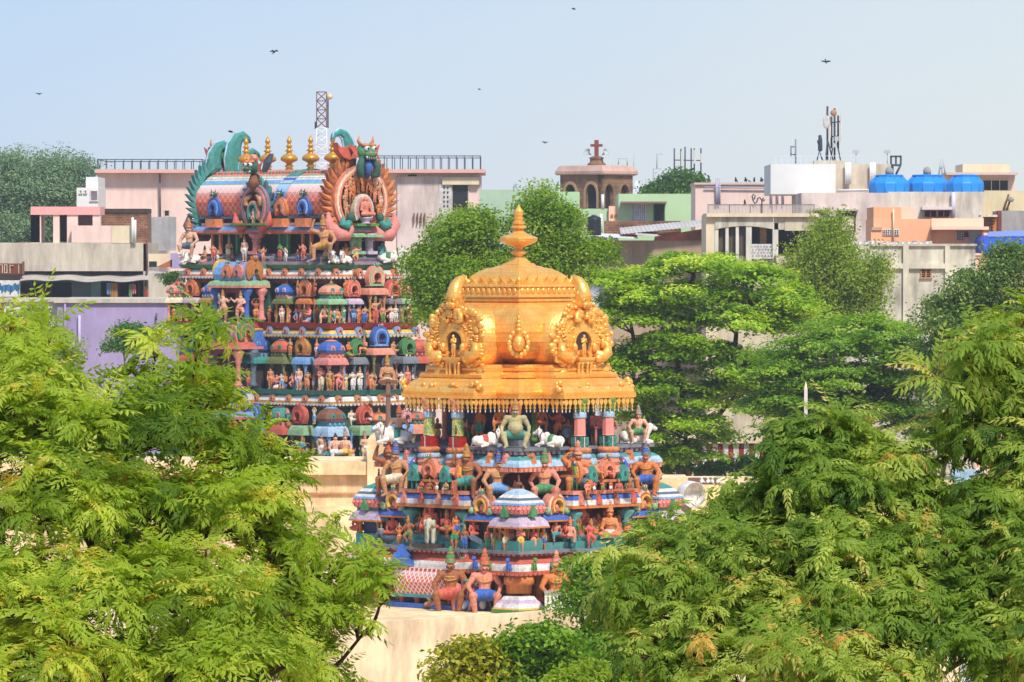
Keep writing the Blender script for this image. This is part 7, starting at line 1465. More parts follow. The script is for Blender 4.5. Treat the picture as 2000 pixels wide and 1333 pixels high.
    b.prism([(PX(-150, Yp), 0), (24, 0), (24, PZ(1180, Yp)), ] + [(PX(x, Yp), PZ(y, Yp)) for x, y in pts[::-1]] + [(PX(-150, Yp), PZ(1235, Yp))], Yp, Yp + .5, 0); B.part('front_wall', b, [M('peach_wall_stained', (252, 222, 178), .9, .08, .5, streak=.8, streak_rgb=(138, 104, 76), bump=.1, strk_scale=1.1)])
    rr = random.Random(12); b = MB()
    b = MB(); Yc = 200
    b.box(PX(-260, Yc), PX(733, Yc), Yc, Yc + 5, 0, PZ(927, Yc), 0); b.box(PX(-260, Yc), PX(733, Yc), Yc - .35, Yc + 5.2, PZ(927, Yc), PZ(902, Yc), 0); b.box(PX(-260, Yc), PX(733, Yc), Yc - .1, Yc, PZ(966, Yc), PZ(962.5, Yc), 1); b.box(PX(-260, Yc), PX(733, Yc), Yc - .8, Yc, 0, PZ(988, Yc), 0); b.box(PX(718, Yc), PX(760, Yc), Yc - .5, Yc + 7, 0, PZ(858, Yc), 0); B.part('back_parapet', b, [peach, 'tan'])
    b = MB(); Yd = 196; b.box(PX(1265, Yd), 24, Yd, Yd + 8, 0, PZ(948, Yd), 0); b.box(PX(1430, Yd), PX(1434, Yd), Yd + .2, Yd + 3, PZ(948, Yd), PZ(940, Yd), 0); b.box(PX(1265, Yd), PX(1345, Yd), Yd + .5, Yd + 4, PZ(948, Yd), PZ(936, Yd), 0); b.box(PX(1408, Yd), PX(1434, Yd), Yd + .5, Yd + 4, PZ(950, Yd), PZ(941, Yd), 0); b.box(PX(1345, Yd), PX(1408, Yd), Yd + .6, Yd + 4, PZ(950, Yd), PZ(942, Yd), 1); B.part('side_roof', b, [peach, 'umber'])
    for px, py, lab in ((1373, 936, 'small white bird perched on the peach roof edge, outer left of five'), (1386, 936, 'small white bird perched upright on the peach roof edge, third of five'), (1390, 938, 'small white bird pressed close to the upright one'), (1406, 938, 'small white bird perched apart nearest the leaves'), (1369, 941, 'small whitish bird sitting lowest on the peach roof edge')):
        p = P(px, py + 7, 196.4); p.z = PZ(948, 196) + .02; bird_perched(p, .42, (226, 226, 228), lab, 'white birds on the peach roof')
    t = thing('white_horn_loudspeaker', 'big white rounded loudspeaker drum on the peach roof, right of the shrine', 'loudspeaker', P(1342, 985, 185)); t.rotation_euler = (0, 0, .5)
    b = MB(); b.lathe([(.05, 0), (.25, .05), (.42, .35), (.46, .8), (.44, .82), (.4, .6), (.05, .5)], 20, (0, 0, 0), 0, X=T(0, .3, .45) @ RX(PI / 2 + .15)); b.build('horn', ['white'], t); b = MB(); b.box(-.12, .12, -.1, .2, zt - P(1342, 985, 185).z, .2); b.build('stand', ['ash'], t)
    # concrete box right of the lower guardians
    b = MB(); Yk = 169; pb(b, 1064, 1117, 1160, 1200, Yk, .8, 0); pb(b, 1063, 1118, 1157, 1160, Yk, .9, 1, -.05); o = b.build('white_cabinet', [M('cabinet_white', (214, 208, 200), .7, .08), 'ash']); tag(o, 'plain off-white box cabinet standing beside the amber guardian at the foot', 'cabinet')
    # striped wall of the temple, right
    b = MB(); Ys = 232; x = 1290; i = 0; s = thing('striped_temple_wall', 'temple wall painted in broad red and white vertical stripes, under the bright flat-topped tree', 'wall', (PX(1450, Ys), Ys, 0))
    while x < 1515: b.box(PX(x, Ys), PX(x + 10.2, Ys), Ys, Ys + 1.2, 0, PZ(866, Ys), i % 2); x += 10.2; i += 1
    o = b.build('striped_face', [M('stripe_white', (226, 220, 222), .85, .1, 1, streak=.3), M('stripe_red', (150, 44, 36), .85, .2, 1, streak=.2)], s); o.matrix_local = T(-PX(1450, Ys), -Ys, 0)
    b = MB(); b.box(PX(1285, Ys), PX(1517, Ys), Ys - .2, Ys + 1.4, PZ(866, Ys), PZ(852, Ys)); o = b.build('coping', [cream], s); o.matrix_local = T(-PX(1450, Ys), -Ys, 0)
    # obelisk post
    Yo = 180; t = thing('pointed_stone_post', 'slim pale pointed stone post against the dark tree', 'post', (PX(1574, Yo), Yo, 0)); b = MB(); z = PZ(760, Yo); b.loft([[(-.08, -.08, 0), (.08, -.08, 0), (.08, .08, 0), (-.08, .08, 0)], [(-.055, -.055, z), (.055, -.055, z), (.055, .055, z), (-.055, .055, z)]], 0); b.build('shaft', [M('pale_stone', (208, 196, 196), .8, .1)], t); b = MB(); b.loft([[(-.055, -.055, z), (.055, -.055, z), (.055, .055, z), (-.055, .055, z)], [(-.01, -.01, z + .25), (.01, -.01, z + .25), (.01, .01, z + .25), (-.01, .01, z + .25)]], 0); b.build('tip', ['cream'], t)
    # utility pole in front of the gateway
    Yo = 225; t = thing('utility_pole', 'brown utility pole with two crossbars rising before the gateway tower, by the gold eave', 'pole', (PX(758, Yo), Yo, 0)); b = MB(); b.tube([(0, 0, 0), (0, 0, PZ(740, Yo))], [.16, .1], 8); b.build('pole', [M('pole_brown', (122, 88, 70), .8, .2)], t); b = MB(); 
    for y, w in ((745, 18), (771, 14)): b.box(-w / F * Yo, w / F * Yo, -.12, .0, PZ(y, Yo) - .05, PZ(y, Yo) + .05)
    b.build('crossbar', ['umber'], t)
    # painted bits glimpsed in the gap at the right
    b = MB(); p = P(1880, 945, 120); b.loft([[(-.1, -.1, -.5), (.3, -.1, -.5), (.3, .2, -.5), (-.1, .2, -.5)], [(-.25, -.1, .3), (.4, -.1, .3), (.4, .2, .3), (-.25, .2, .3)]], 0); b.box(-.1, .3, -.14, -.1, -.4, -.1, 1); b.caps((.35, 0, .25), (.75, -.05, .05), .1, .06, 2); b.box(-.05, .2, -.05, .15, -20, -.5, 2); o = b.build('finial_stone', ['pale_blue', 'blue', 'white'], None, T(*p)); tag(o, 'pale blue and white carved stone glimpsed through the gap in the right foliage', 'carved stone')
def brick_mat(name, c1, c2, mo, sc):
    m = bpy.data.materials.new(name); m.use_nodes = True; nt = m.node_tree; L = nt.links.new; b = nt.nodes['Principled BSDF']; b.inputs['Roughness'].default_value = .9
    tc = nd(nt, 'ShaderNodeTexCoord'); sp = nd(nt, 'ShaderNodeSeparateXYZ'); L(tc.outputs['Object'], sp.inputs['Vector']); ad = nd(nt, 'ShaderNodeMath', operation='ADD'); L(sp.outputs['X'], ad.inputs[0]); L(sp.outputs['Y'], ad.inputs[1]); cb = nd(nt, 'ShaderNodeCombineXYZ'); L(ad.outputs[0], cb.inputs['X']); L(sp.outputs['Z'], cb.inputs['Y'])
    bk = nd(nt, 'ShaderNodeTexBrick', inp={'Scale': sc, 'Mortar Size': .02, 'Color1': (*lin(c1), 1), 'Color2': (*lin(c2), 1), 'Mortar': (*lin(mo), 1)}); L(cb.outputs['Vector'], bk.inputs['Vector'])
    n = nd(nt, 'ShaderNodeTexNoise', inp={'Scale': 1.2, 'Detail': 6.0}); L(tc.outputs['Object'], n.inputs['Vector']); r = nd(nt, 'ShaderNodeMapRange', inp={'From Min': .3, 'From Max': .7, 'To Min': .5, 'To Max': 1.3}); L(n.outputs['Fac'], r.inputs['Value'])
    mx = nd(nt, 'ShaderNodeMix', data_type='RGBA', blend_type='MULTIPLY'); mx.inputs[0].default_value = 1; L(bk.outputs['Color'], mx.inputs[6]); L(r.outputs['Result'], mx.inputs[7]); L(mx.outputs[2], b.inputs['Base Color'])
    return m
def bird_perched(p, s, rgb, label, group):
    b = MB(); b.ell((0, 0, .3), (.13, .22, .16), 0, X=RX(.5)); b.caps((0, -.16, .42), (0, -.2, .52), .08, .085, 0); b.caps((0, -.27, .52), (0, -.36, .5), .03, .008, 1); b.caps((0, .2, .2), (0, .48, .05), .08, .03, 0)
    for x in (-.05, .05): b.caps((x, 0, .16), (x, -.02, 0), .014, .014, 1)
    o = b.build('bird', [M('bird_%d' % rgb[0], rgb, .8, .2), 'umber']); o.location = p; o.scale = (s,) * 3; o.rotation_euler = (0, 0, random.uniform(-1.5, 1.5)); tag(o, label, 'bird', group); return o
def bird_flying(p, s, heading, bank, label):
    o = thing('bird', label, 'bird', p, heading, 'birds in the sky'); o.rotation_euler = (bank, 0, heading)
    m = M('bird_black', (38, 38, 44), .8, .2)
    b = MB(); b.ell((0, 0, 0), (.1, .3, .1)); b.caps((0, -.26, .02), (0, -.36, .03), .07, .06); b.caps((0, -.4, .03), (0, -.47, .02), .02, .005); b.add([(-.04, .25, .02), (.04, .25, .02), (.13, .52, .02), (-.13, .52, .02), (-.04, .25, -.02), (.04, .25, -.02), (.13, .52, -.0), (-.13, .52, -.0)], [(0, 1, 2, 3), (7, 6, 5, 4), (0, 3, 7, 4), (1, 5, 6, 2), (2, 6, 7, 3)]); b.build('body', [m], o)
    for q in (-1, 1):
        b = MB(); v = [(q * .05, -.16, .04), (q * .4, -.22, .22), (q * .85, .05, .12), (q * .6, .12, .14), (q * .35, .12, .17), (q * .05, .15, .03)]; b.add(v + [(x, y, z - .025) for x, y, z in v], [(0, 1, 2, 3, 4, 5) if q < 0 else (5, 4, 3, 2, 1, 0), (11, 10, 9, 8, 7, 6) if q < 0 else (6, 7, 8, 9, 10, 11)] + [(k, (k + 1) % 6, (k + 1) % 6 + 6, k + 6) for k in range(6)]); b.build('wing', [m], o)
    o.scale = (s,) * 3
    return o
def build_birds():
    for px, py, Y, s, hd, bk, lab in ((76, 184, 200, .2, .7, .4, 'dark bird flying low near the left edge of the sky'), (536, 102, 170, .24, 2.4, -.6, 'dark swift flying high left of centre, above the finials'), (936, 175, 210, .16, 1.2, .2, 'tiny dark bird flying right of the lattice mast'), (1120, 18, 190, .2, 1.5, .3, 'dark bird at the very top of the sky'),
                                  (1064, 279, 230, .2, .5, .7, 'dark bird flying just left of the belfry cross'), (1613, 121, 180, .22, .2, 1.0, 'dark bird diving in the sky above the antenna cluster'), (450, 258, 255, .34, 1.3, .2, 'dark bird gliding just over the green crest of the gateway'), (1550, 303, 352, .3, .8, .4, 'dark bird over the left end of the white roof block')):
        bird_flying(P(px, py, Y), s, hd, bk, lab)
    for px, lab in ((1438, 'black bird perched on the pink parapet, first from the left of four'), (1459, 'black bird perched on the pink parapet, second of four'), (1473, 'black bird perched on the pink parapet, third of four'), (1490, 'black bird perched on the pink parapet nearest the white block')):
        p = P(px, 357, 370.3); bird_perched(p, .62, (40, 40, 44), lab, 'black birds on the pink parapet')
    bird_perched(P(1455, 400.5, 330.2), .55, (40, 40, 44), 'dark bird perched on the roof railing beside the scroll lamp bracket', None)
# ------------------------------------------------------------------ vegetation
def leaf_mat(name, c0, c1, c2, tip=None, trans=.35, sat=1.0):
    """leaf paint: the colour varies leaf by leaf (per-face 'tint'); light also passes through the blade"""
    m = bpy.data.materials.new(name); m.use_nodes = True; nt = m.node_tree; L = nt.links.new
    for n in list(nt.nodes): nt.nodes.remove(n)
    at = nd(nt, 'ShaderNodeAttribute', attribute_name='tint'); cr = nd(nt, 'ShaderNodeValToRGB'); e = cr.color_ramp.elements
    e[0].position = 0; e[0].color = (*lin(c0), 1); e[1].position = .85; e[1].color = (*lin(c2), 1); x = e.new(.45); x.color = (*lin(c1), 1)
    if tip: x = e.new(.97); x.color = (*lin(tip), 1)
    L(at.outputs['Fac'], cr.inputs['Fac'])
    b = nd(nt, 'ShaderNodeBsdfPrincipled'); b.inputs['Roughness'].default_value = .5; b.inputs['Specular IOR Level'].default_value = .25; L(cr.outputs['Color'], b.inputs['Base Color'])
    tr = nd(nt, 'ShaderNodeBsdfTranslucent'); hs = nd(nt, 'ShaderNodeHueSaturation', inp={'Hue': .485, 'Saturation': 1.1, 'Value': 1.7}); L(cr.outputs['Color'], hs.inputs['Color']); L(hs.outputs['Color'], tr.inputs['Color'])
    mx = nd(nt, 'ShaderNodeMixShader', inp={'Fac': trans}); L(b.outputs[0], mx.inputs[1]); L(tr.outputs[0], mx.inputs[2])
    o = nd(nt, 'ShaderNodeOutputMaterial'); L(mx.outputs[0], o.inputs['Surface'])
    return m
BARK = None
def tri_mesh(name, V, tint, k, mat):
    """V: (n, k, 3) polygons of k corners"""
    n = V.shape[0]; me = bpy.data.meshes.new(name); me.vertices.add(n * k); me.vertices.foreach_set('co', V.reshape(-1).astype('f'))
    me.loops.add(n * k); me.loops.foreach_set('vertex_index', np.arange(n * k, dtype='i')); me.polygons.add(n); me.polygons.foreach_set('loop_start', np.arange(0, n * k, k, dtype='i'))
    a = me.attributes.new('tint', 'FLOAT', 'FACE'); a.data.foreach_set('value', np.clip(tint, 0, 1).astype('f')); me.materials.append(mat); me.update(calc_edges=True); return me
def nrm(a): return a / np.maximum(np.linalg.norm(a, axis=-1, keepdims=True), 1e-9)
def leaves(C, N, L, W, tint, rng):
    """rhombic leaf blades: centres C, blade normals N, lengths L, widths W"""
    n = len(C); r = nrm(rng.normal(size=(n, 3))); t = nrm(np.cross(N, r)); s = np.cross(N, t)
    L = L[:, None]; W = W[:, None]
    f = N * L * .12
    return np.stack([C - t * L * .5 - f, C + s * W * .5 + t * L * .05, C + t * L * .5 - f, C - s * W * .5 + t * L * .05], 1)
def pad_crown(lobes, npads, per, pr, leaf, rng, flat=.3, up=.8, low=-.35, jitter=.2, inner=.15, nr=.4):
    """a crown of leafy pads spread over ellipsoid lobes"""
    big = lobes; lobes = []
    for c, r in big:
        lobes.append((c, tuple(np.array(r) * .82)))
        for i in range(5):
            d = nrm(rng.normal(size=3) * np.array([1, .8, .9]) + np.array([0, -.2, .35])); q = rng.uniform(.32, .52); lobes.append((tuple(np.array(c) + d * np.array(r) * .7), (r[0] * q, r[1] * q, r[2] * q)))
    Cs, Ns, Ts = [], [], []; tot = sum((r[0] * r[2]) ** 1.0 for c, r in lobes)
    for c, r in lobes:
        k = max(3, int(npads * 1.15 * r[0] * r[2] / tot)); d = nrm(rng.normal(size=(k * 3, 3))); d = d[d[:, 2] > low][:k]; k = len(d)
        rad = np.where(rng.random(k) < inner, rng.uniform(.35, .7, k), rng.uniform(.8, 1.05, k)); pc = np.array(c) + d * np.array(r) * rad[:, None]
        ps = pr * rng.uniform(.6, 1.35, k); ptint = rng.normal(0, .13, k)
        for i in range(k):
            m = int(per * rng.uniform(.7, 1.3)); q = np.clip(rng.normal(size=(m, 3)), -1.6, 1.6) * np.array([1, 1, flat]) * ps[i] * .5
            q[:, 2] -= (q[:, 0] ** 2 + q[:, 1] ** 2) / ps[i] * .28
            nn = nrm(np.array([0, 0, up]) + d[i] * .45 + rng.normal(size=(m, 3)) * nr)
            Cs.append(pc[i] + q); Ns.append(nn); Ts.append(.42 + ptint[i] * 1.3 + rng.normal(0, .15, m))
    C = np.concatenate(Cs); N = np.concatenate(Ns); Tt = np.concatenate(Ts); n = len(C)
    return leaves(C, N, leaf * rng.uniform(.7, 1.3, n), leaf * .52 * rng.uniform(.7, 1.3, n), Tt, rng), Tt
def trunk_mesh(base, lobes, r0, rng, fork=.55, twigs=3):
    b = MB(); base = Vector(base); cen = Vector(np.mean([c for c, r in lobes], 0)); low = min(c[2] - r[2] for c, r in lobes)
    fz = base.z + (max(low, base.z + 2) - base.z) * fork + (cen.z - low) * .1; f = Vector((base.x + (cen.x - base.x) * .5, base.y + (cen.y - base.y) * .5, fz))
    b.tube([base + Vector((0, 0, -.3)), base + Vector((0, 0, .4)), base.lerp(f, .5) + Vector((rng.normal() * .15, rng.normal() * .15, 0)), f], [r0 * 1.35, r0 * 1.1, r0 * .9, r0 * .75], 9)
    order = sorted(lobes, key=lambda q: (Vector(q[0]) - f).length); done = []
    for c, r in order:
        c = Vector(c); k = min(r0, r[0] * .16)
        par = min([(f, r0, 0.0)] + done, key=lambda q: (q[0] - c).length + .35 * q[2]); a = par[0]; m1 = a.lerp(c, .5) + Vector((rng.normal() * .1, rng.normal() * .1, -.08)) * (c - a).length
        ra = min(par[1], k) * .55; b.tube([a - Vector((0, 0, .05)), m1, c, c + Vector((rng.normal() * .1, rng.normal() * .1, r[2] * .6))], [ra, ra * .75, ra * .5, ra * .1], 7)
        done.append((c, k * .8, par[2] + (c - a).length))
        for t in range(twigs):
            d = nrm(rng.normal(size=3)); e = c + Vector((d[0] * r[0] * .85, d[1] * r[1] * .85, abs(d[2]) * r[2] * .8)); s_ = m1.lerp(c, rng.uniform(.2, .9)); b.tube([s_, s_.lerp(e, .5) + Vector((0, 0, -.1 * r[2])), e], [ra * .4, ra * .25, ra * .06], 6)
    return b
def lob(px, py, rx, ry, Y, rd=None, dy=0.0):
    """an ellipsoid lobe seen at px,py with half sizes rx,ry px at distance Y+dy"""
    Yy = Y + dy; p = P(px, py, Yy); s = Yy / F
    return ((p.x, p.y, p.z), (rx * s, (rd if rd else rx) * s, ry * s))
def pad_tree(name, label, Y, lobes, mat, npads, per, pr, leaf, seed, trunk=.3, bark=None, base=None, cat='tree', group=None, **kw):
    rng = np.random.default_rng(seed); cx = np.mean([c[0] for c, r in lobes]); cy = np.mean([c[1] for c, r in lobes])
    b0 = base or (cx, cy, 0.0); t = thing(name, label, cat, b0, 0, group)
    off = np.array(b0)
    lob0 = [(tuple(np.array(c) - off), r) for c, r in lobes]
    V, tt = pad_crown(lob0, npads, per, pr, leaf, rng, **kw); link('crown', tri_mesh('crown', V, tt, 4, mat), t)
    trunk_mesh((0, 0, 0), lob0, trunk, rng).build('trunk', [bark or BARK], t); return t
# --- feathery leaves of the near trees: a rosette of drooping pinnate leaves at each twig tip
def rosette(rng, nl=11, L=.27, pairs=7, ll=.066, lw=.017, start=35, bend=115):
    bend *= rng.uniform(.55, 1.15); start += rng.normal() * 12; nl += int(rng.integers(-3, 3)); L *= rng.uniform(.8, 1.2)
    tris, tint = [], []
    for i in range(nl):
        az = i * 2.399 + rng.normal() * .2; el = math.radians(start + rng.normal() * 14 + (i / nl - .5) * 40); bd = math.radians(bend * rng.uniform(.75, 1.2)); Lr = L * rng.uniform(.75, 1.2); n = 16
        p = np.zeros(3); pts, dirs = [], []
        for k in range(n + 1):
            a = el - bd * (k / n) ** 1.1; d = np.array([math.cos(a) * math.cos(az), math.cos(a) * math.sin(az), math.sin(a)]); pts.append(p.copy()); dirs.append(d); p = p + d * Lr / n
        side = np.array([-math.sin(az), math.cos(az), 0.0]); young = i > nl - 3
        for j in range(pairs):
            k = int(3 + (n - 3) * j / (pairs - .5)); c = pts[k]; d = dirs[k]; nrm_ = np.cross(side, d); sc = (1.0 - .35 * abs(j / pairs - .35)) * (.72 if young else 1)
            for s in (-1, 1):
                v = d * .62 + side * s * .8 - np.array([0, 0, .28]) + rng.normal(size=3) * .1; v = v / np.linalg.norm(v); l = ll * sc * rng.uniform(.85, 1.15); w = lw * sc
                u = np.cross(v, nrm_); u /= np.linalg.norm(u); nn = np.cross(u, v)
                tip = c + v * l + d * l * .22 - np.array([0, 0, l * .12]); m = c + v * l * .5; lft = m + u * w + nn * w * .35; rgt = m - u * w + nn * w * .35
                tris += [(c, lft, m + v * l * .02), (lft, tip, m + v * l * .02), (c, m + v * l * .02, rgt), (m + v * l * .02, tip, rgt)]; tint += [(.9 if young else .0)] * 4
        v = dirs[-1]; c = pts[-1]; u = side; tip = c + v * ll * .9; m = c + v * ll * .45; tris += [(c, m + u * lw * .8, tip), (c, tip, m - u * lw * .8)]; tint += [.9 if young else 0.0] * 2
        # stalk
        for k in range(0, n, 4): a, c2 = pts[k], pts[min(k + 4, n)]; tris.append((a - side * .0022, c2, a + side * .0022)); tint.append(.7)
    return np.array(tris), np.array(tint)
def neem_crown(lobes, nros, rng, mat, low=-.6, size=1.0, temps=None, inner=.25, hi=0.0, tilt=.75, cam=None, near_bias=0.0):
    out, tt, tips = [], [], []; tot = sum(r[0] * r[2] for c, r in lobes)
    for c, r in lobes:
        r = tuple(max(q - .12, q * .4) for q in r); c = (c[0], c[1], c[2] + .05)
        k = max(3, int(nros * r[0] * r[2] / tot)); d = nrm(rng.normal(size=(k * 5, 3))); keep = (d[:, 2] > low) & ((d[:, 1] < .35) | (rng.random(len(d)) > near_bias)); d = d[keep][:k]; k = len(d)
        rad = np.where(rng.random(k) < inner, rng.uniform(.4, .75, k), rng.uniform(.72, 1.22, k)); pc = np.array(c) + d * np.array(r) * rad[:, None] + rng.normal(size=(k, 3)) * .06
        lt = rng.normal(0, .09)
        for i in range(k):
            V, t0 = temps[rng.integers(len(temps))]; V = V * np.array([1, 1, rng.uniform(.75, 1.2)]); a = rng.uniform(0, 2 * PI); s = size * rng.uniform(.5, 1.42); ca, sa = math.cos(a), math.sin(a); R = np.array([[ca, -sa, 0], [sa, ca, 0], [0, 0, 1.0]])
            ax = d[i] * tilt + np.array([0, 0, 1.0]) + rng.normal(size=3) * .15; ax /= np.linalg.norm(ax); x = np.cross([0, 1, 0.0], ax); x /= np.linalg.norm(x); y = np.cross(ax, x); R2 = np.stack([x, y, ax], 1)
            out.append((V @ R.T @ R2.T) * s + pc[i]); base = (  .98 if rng.random() < .005 else .4) + lt + rng.normal(0, .17) + .12 * d[i][2]; yng = rng.random() < (.5 if d[i][2] > .2 else .2); tt.append(np.where(t0 > .5, (base + (.38 if yng else .08)), base + rng.normal(0, .05, len(t0)))); tips.append((pc[i], np.array(c)))
    return np.concatenate(out), np.concatenate(tt), tips
def neem_tree(name, label, lobes, nros, mat, seed, temps, base, bark, r0=.22, group=None, size=1.0, limbs=(), **kw):
    rng = np.random.default_rng(seed); t = thing(name, label, 'tree', base, 0, group); off = np.array(base); l0 = [(tuple(np.array(c) - off), r) for c, r in lobes]
    V, tt, tips = neem_crown(l0, nros, rng, mat, temps=temps, size=size, **kw); link('crown', tri_mesh('crown', V, tt, 3, mat), t)
    b = trunk_mesh((0, 0, 0), l0, r0, rng, .8, 2)
    for p, c in tips[::2]:      # twigs that carry the rosettes
        q = c + (p - c) * .35 + rng.normal(size=3) * .05; mid = (p + q) / 2 + np.array([0, 0, -.06]); b.tube([Vector(q), Vector(mid), Vector(p)], [.015, .011, .006], 5)
    for pts, r in limbs: b.tube([Vector(tuple(p)) - Vector(base) for p in pts], [r * (1 - .8 * i / (len(pts) - 1)) for i in range(len(pts))], 7)
    b.build('trunk', [bark], t); return t
def build_trees():
    global BARK
    BARK = M('bark_brown', (92, 74, 60), .9, .35, 3, bump=.5, bscale=14)
    dark = M('bark_dark', (92, 68, 52), .9, .35, 6, bump=.5, bscale=20)
    rng = np.random.default_rng(5)
    neem_l = leaf_mat('neem_leaf_left', (78, 108, 20), (144, 168, 44), (198, 206, 86), (214, 190, 84), .54); neem_r = leaf_mat('neem_leaf_right', (60, 96, 24), (128, 154, 50), (196, 202, 98), (214, 174, 92), .5)
    TL = [rosette(rng, 11, .21, 8, .05, .0095, 55, 110) for _ in range(12)]; TR = [rosette(rng, 12, .21, 8, .045, .0095, 55, 135) for _ in range(12)]
    g = 'feathery trees in front'
    Y = 30
    L1 = [lob(80, 752, 110, 78, Y, 140), lob(40, 668, 60, 36, Y, 70, .5), lob(95, 660, 28, 45, Y, 40), lob(305, 785, 105, 60, Y, 140), lob(385, 690, 34, 42, Y, 50), lob(300, 708, 40, 28, Y, 60), lob(400, 800, 80, 82, Y, 110, .2), lob(455, 900, 95, 80, Y, 130), lob(330, 860, 170, 90, Y, 160, -.3), lob(110, 870, 180, 110, Y, 170, -.3), lob(525, 965, 75, 60, Y, 100), lob(150, 1010, 200, 110, Y, 200, -.6),
          lob(430, 1030, 170, 110, Y, 170, -.4), lob(560, 1090, 95, 75, Y, 120), lob(110, 1170, 210, 100, Y, 200, -1), lob(380, 1180, 200, 110, Y, 200, -.8), lob(580, 1220, 120, 90, Y, 130), lob(748, 1160, 60, 48, Y, 70), lob(675, 1120, 50, 42, Y, 60), lob(660, 1190, 70, 60, Y, 80), lob(720, 1225, 60, 38, Y, 70), lob(100, 1310, 230, 90, Y, 200, -1.3), lob(400, 1320, 210, 90, Y, 200, -1.1), lob(600, 1330, 110, 90, Y, 120), lob(-160, 900, 170, 200, Y, 200), lob(-150, 1200, 200, 220, Y, 220), lob(250, 1500, 420, 160, Y, 350)]
    limbs = [([P(210, 980, Y - .25), P(200, 900, Y - .3), P(190, 825, Y - .3), P(150, 790, Y - .3), P(130, 740, Y - .3)], .02), ([P(190, 825, Y - .3), P(210, 790, Y - .3), P(215, 745, Y - .3)], .013), ([P(250, 905, Y), P(220, 840, Y), P(175, 790, Y)], .013), ([P(360, 950, Y - .3), P(420, 935, Y - .35), P(470, 915, Y - .3)], .016), ([P(330, 1110, Y - .5), P(370, 1107, Y - .5), P(300, 1095, Y - .45)], .035), ([P(-40, 1060, Y - .8), P(30, 1105, Y - .8), P(60, 1085, Y - .8), P(95, 1083, Y - .8)], .03), ([P(230, 1160, Y - .6), P(262, 1168, Y - .6)], .03), ([P(252, 1010, Y - .5), P(242, 1060, Y - .5), P(248, 1090, Y - .5)], .04)]
    neem_tree('neem_tree', 'large bright green feathery tree filling the lower left corner in front', L1, 2900, neem_l, 21, TL, (PX(150, Y), Y + .8, 0), dark, .24, g, 1.0, limbs, low=-.4, near_bias=.5, inner=.16)
    Y = 31
    L2 = [lob(1570, 890, 110, 70, Y, 130), lob(1660, 900, 110, 70, Y, 130), lob(1740, 960, 110, 80, Y, 140, -.1), lob(1800, 945, 70, 60, Y, 90), lob(1790, 1020, 90, 70, Y, 110), lob(1600, 970, 140, 90, Y, 150, -.2), lob(1500, 1010, 100, 80, Y, 120), lob(1395, 1055, 110, 70, Y, 140), lob(1300, 1100, 95, 65, Y, 130), lob(1480, 1120, 150, 90, Y, 160, -.3), lob(1650, 1090, 170, 100, Y, 180, -.4), lob(1330, 1180, 170, 100, Y, 170, -.3), lob(1235, 1205, 75, 75, Y, 110), lob(1500, 1230, 170, 90, Y, 180, -.6), lob(1700, 1220, 180, 110, Y, 190, -.7),
          lob(1320, 1300, 120, 80, Y, 150, -.6), lob(1470, 1330, 180, 80, Y, 190, -.9), lob(1680, 1340, 180, 90, Y, 190, -1), lob(1500, 1520, 420, 160, Y, 350)]
    limbs = [([P(1560, 1100, Y - .5), P(1610, 1132, Y - .55), P(1665, 1108, Y - .55)], .012), ([P(1490, 1240, Y - .8), P(1530, 1262, Y - .8), P(1545, 1300, Y - .8)], .015), ([P(1730, 1020, Y - .3), P(1755, 990, Y - .3)], .012), ([P(1664, 990, Y - .3), P(1680, 1040, Y - .3), P(1700, 1065, Y - .3)], .018)]
    neem_tree('neem_tree', 'large feathery tree with drooping fronds in front, below the slim pointed post', L2, 3000, neem_r, 33, TR, (PX(1500, Y), Y + .8, 0), dark, .24, g, 1.0, limbs, low=-.4, near_bias=.5, inner=.16)
    L3 = [lob(1960, 690, 90, 70, Y, 110), lob(1890, 760, 90, 80, Y, 110), lob(1990, 800, 110, 90, Y, 130), lob(1860, 850, 60, 70, Y, 90), lob(1950, 900, 110, 80, Y, 130, -.1), lob(2010, 1000, 130, 90, Y, 140, -.2), lob(1880, 1040, 120, 80, Y, 140, -.3), lob(1900, 1140, 150, 100, Y, 160, -.5), lob(2020, 1160, 140, 130, Y, 160, -.6), lob(1900, 1270, 160, 100, Y, 170, -.8), lob(2030, 1320, 150, 110, Y, 170, -.9), lob(2150, 900, 150, 250, Y, 170), lob(2000, 1500, 300, 150, Y, 250)]
    neem_tree('neem_tree', 'feathery tree with drooping fronds rising tallest at the right edge in front', L3, 2000, neem_r, 47, TR, (PX(2050, Y), Y + 1.2, 0), dark, .22, g, 1.0, ([([P(1960, 860, Y - .4), P(1970, 900, Y - .4), P(1985, 960, Y - .4)], .02)]), low=-.4, near_bias=.5, inner=.16)
    # mid-distance garden trees below
    yel = leaf_mat('yellowish_leaf', (104, 118, 20), (160, 160, 36), (206, 192, 66), (220, 196, 90), .4); lime = leaf_mat('lime_leaf', (70, 112, 24), (112, 152, 36), (160, 186, 62), None, .4); mid = leaf_mat('mid_leaf', (40, 80, 22), (74, 118, 34), (122, 154, 56), None, .35)
    Y = 90
    pad_tree('yellow_shrub_tree', 'small yellowish-green tree in front of the peach wall, nearest the left leaves', Y, [lob(920, 1290, 60, 50, Y), lob(955, 1330, 75, 60, Y), lob(900, 1340, 50, 50, Y), lob(930, 1420, 90, 80, Y)], yel, 130, 70, .55, .12, 3, .12, up=.5)
    pad_tree('green_shrub_tree', 'small green and yellow tree in front of the peach wall beside the drooping fronds', Y, [lob(1035, 1265, 45, 45, Y), lob(1075, 1250, 45, 40, Y), lob(1030, 1320, 55, 50, Y), lob(1090, 1310, 50, 50, Y), lob(1060, 1400, 90, 80, Y)], lime, 130, 70, .5, .12, 4, .12, up=.5)
    Y = 100
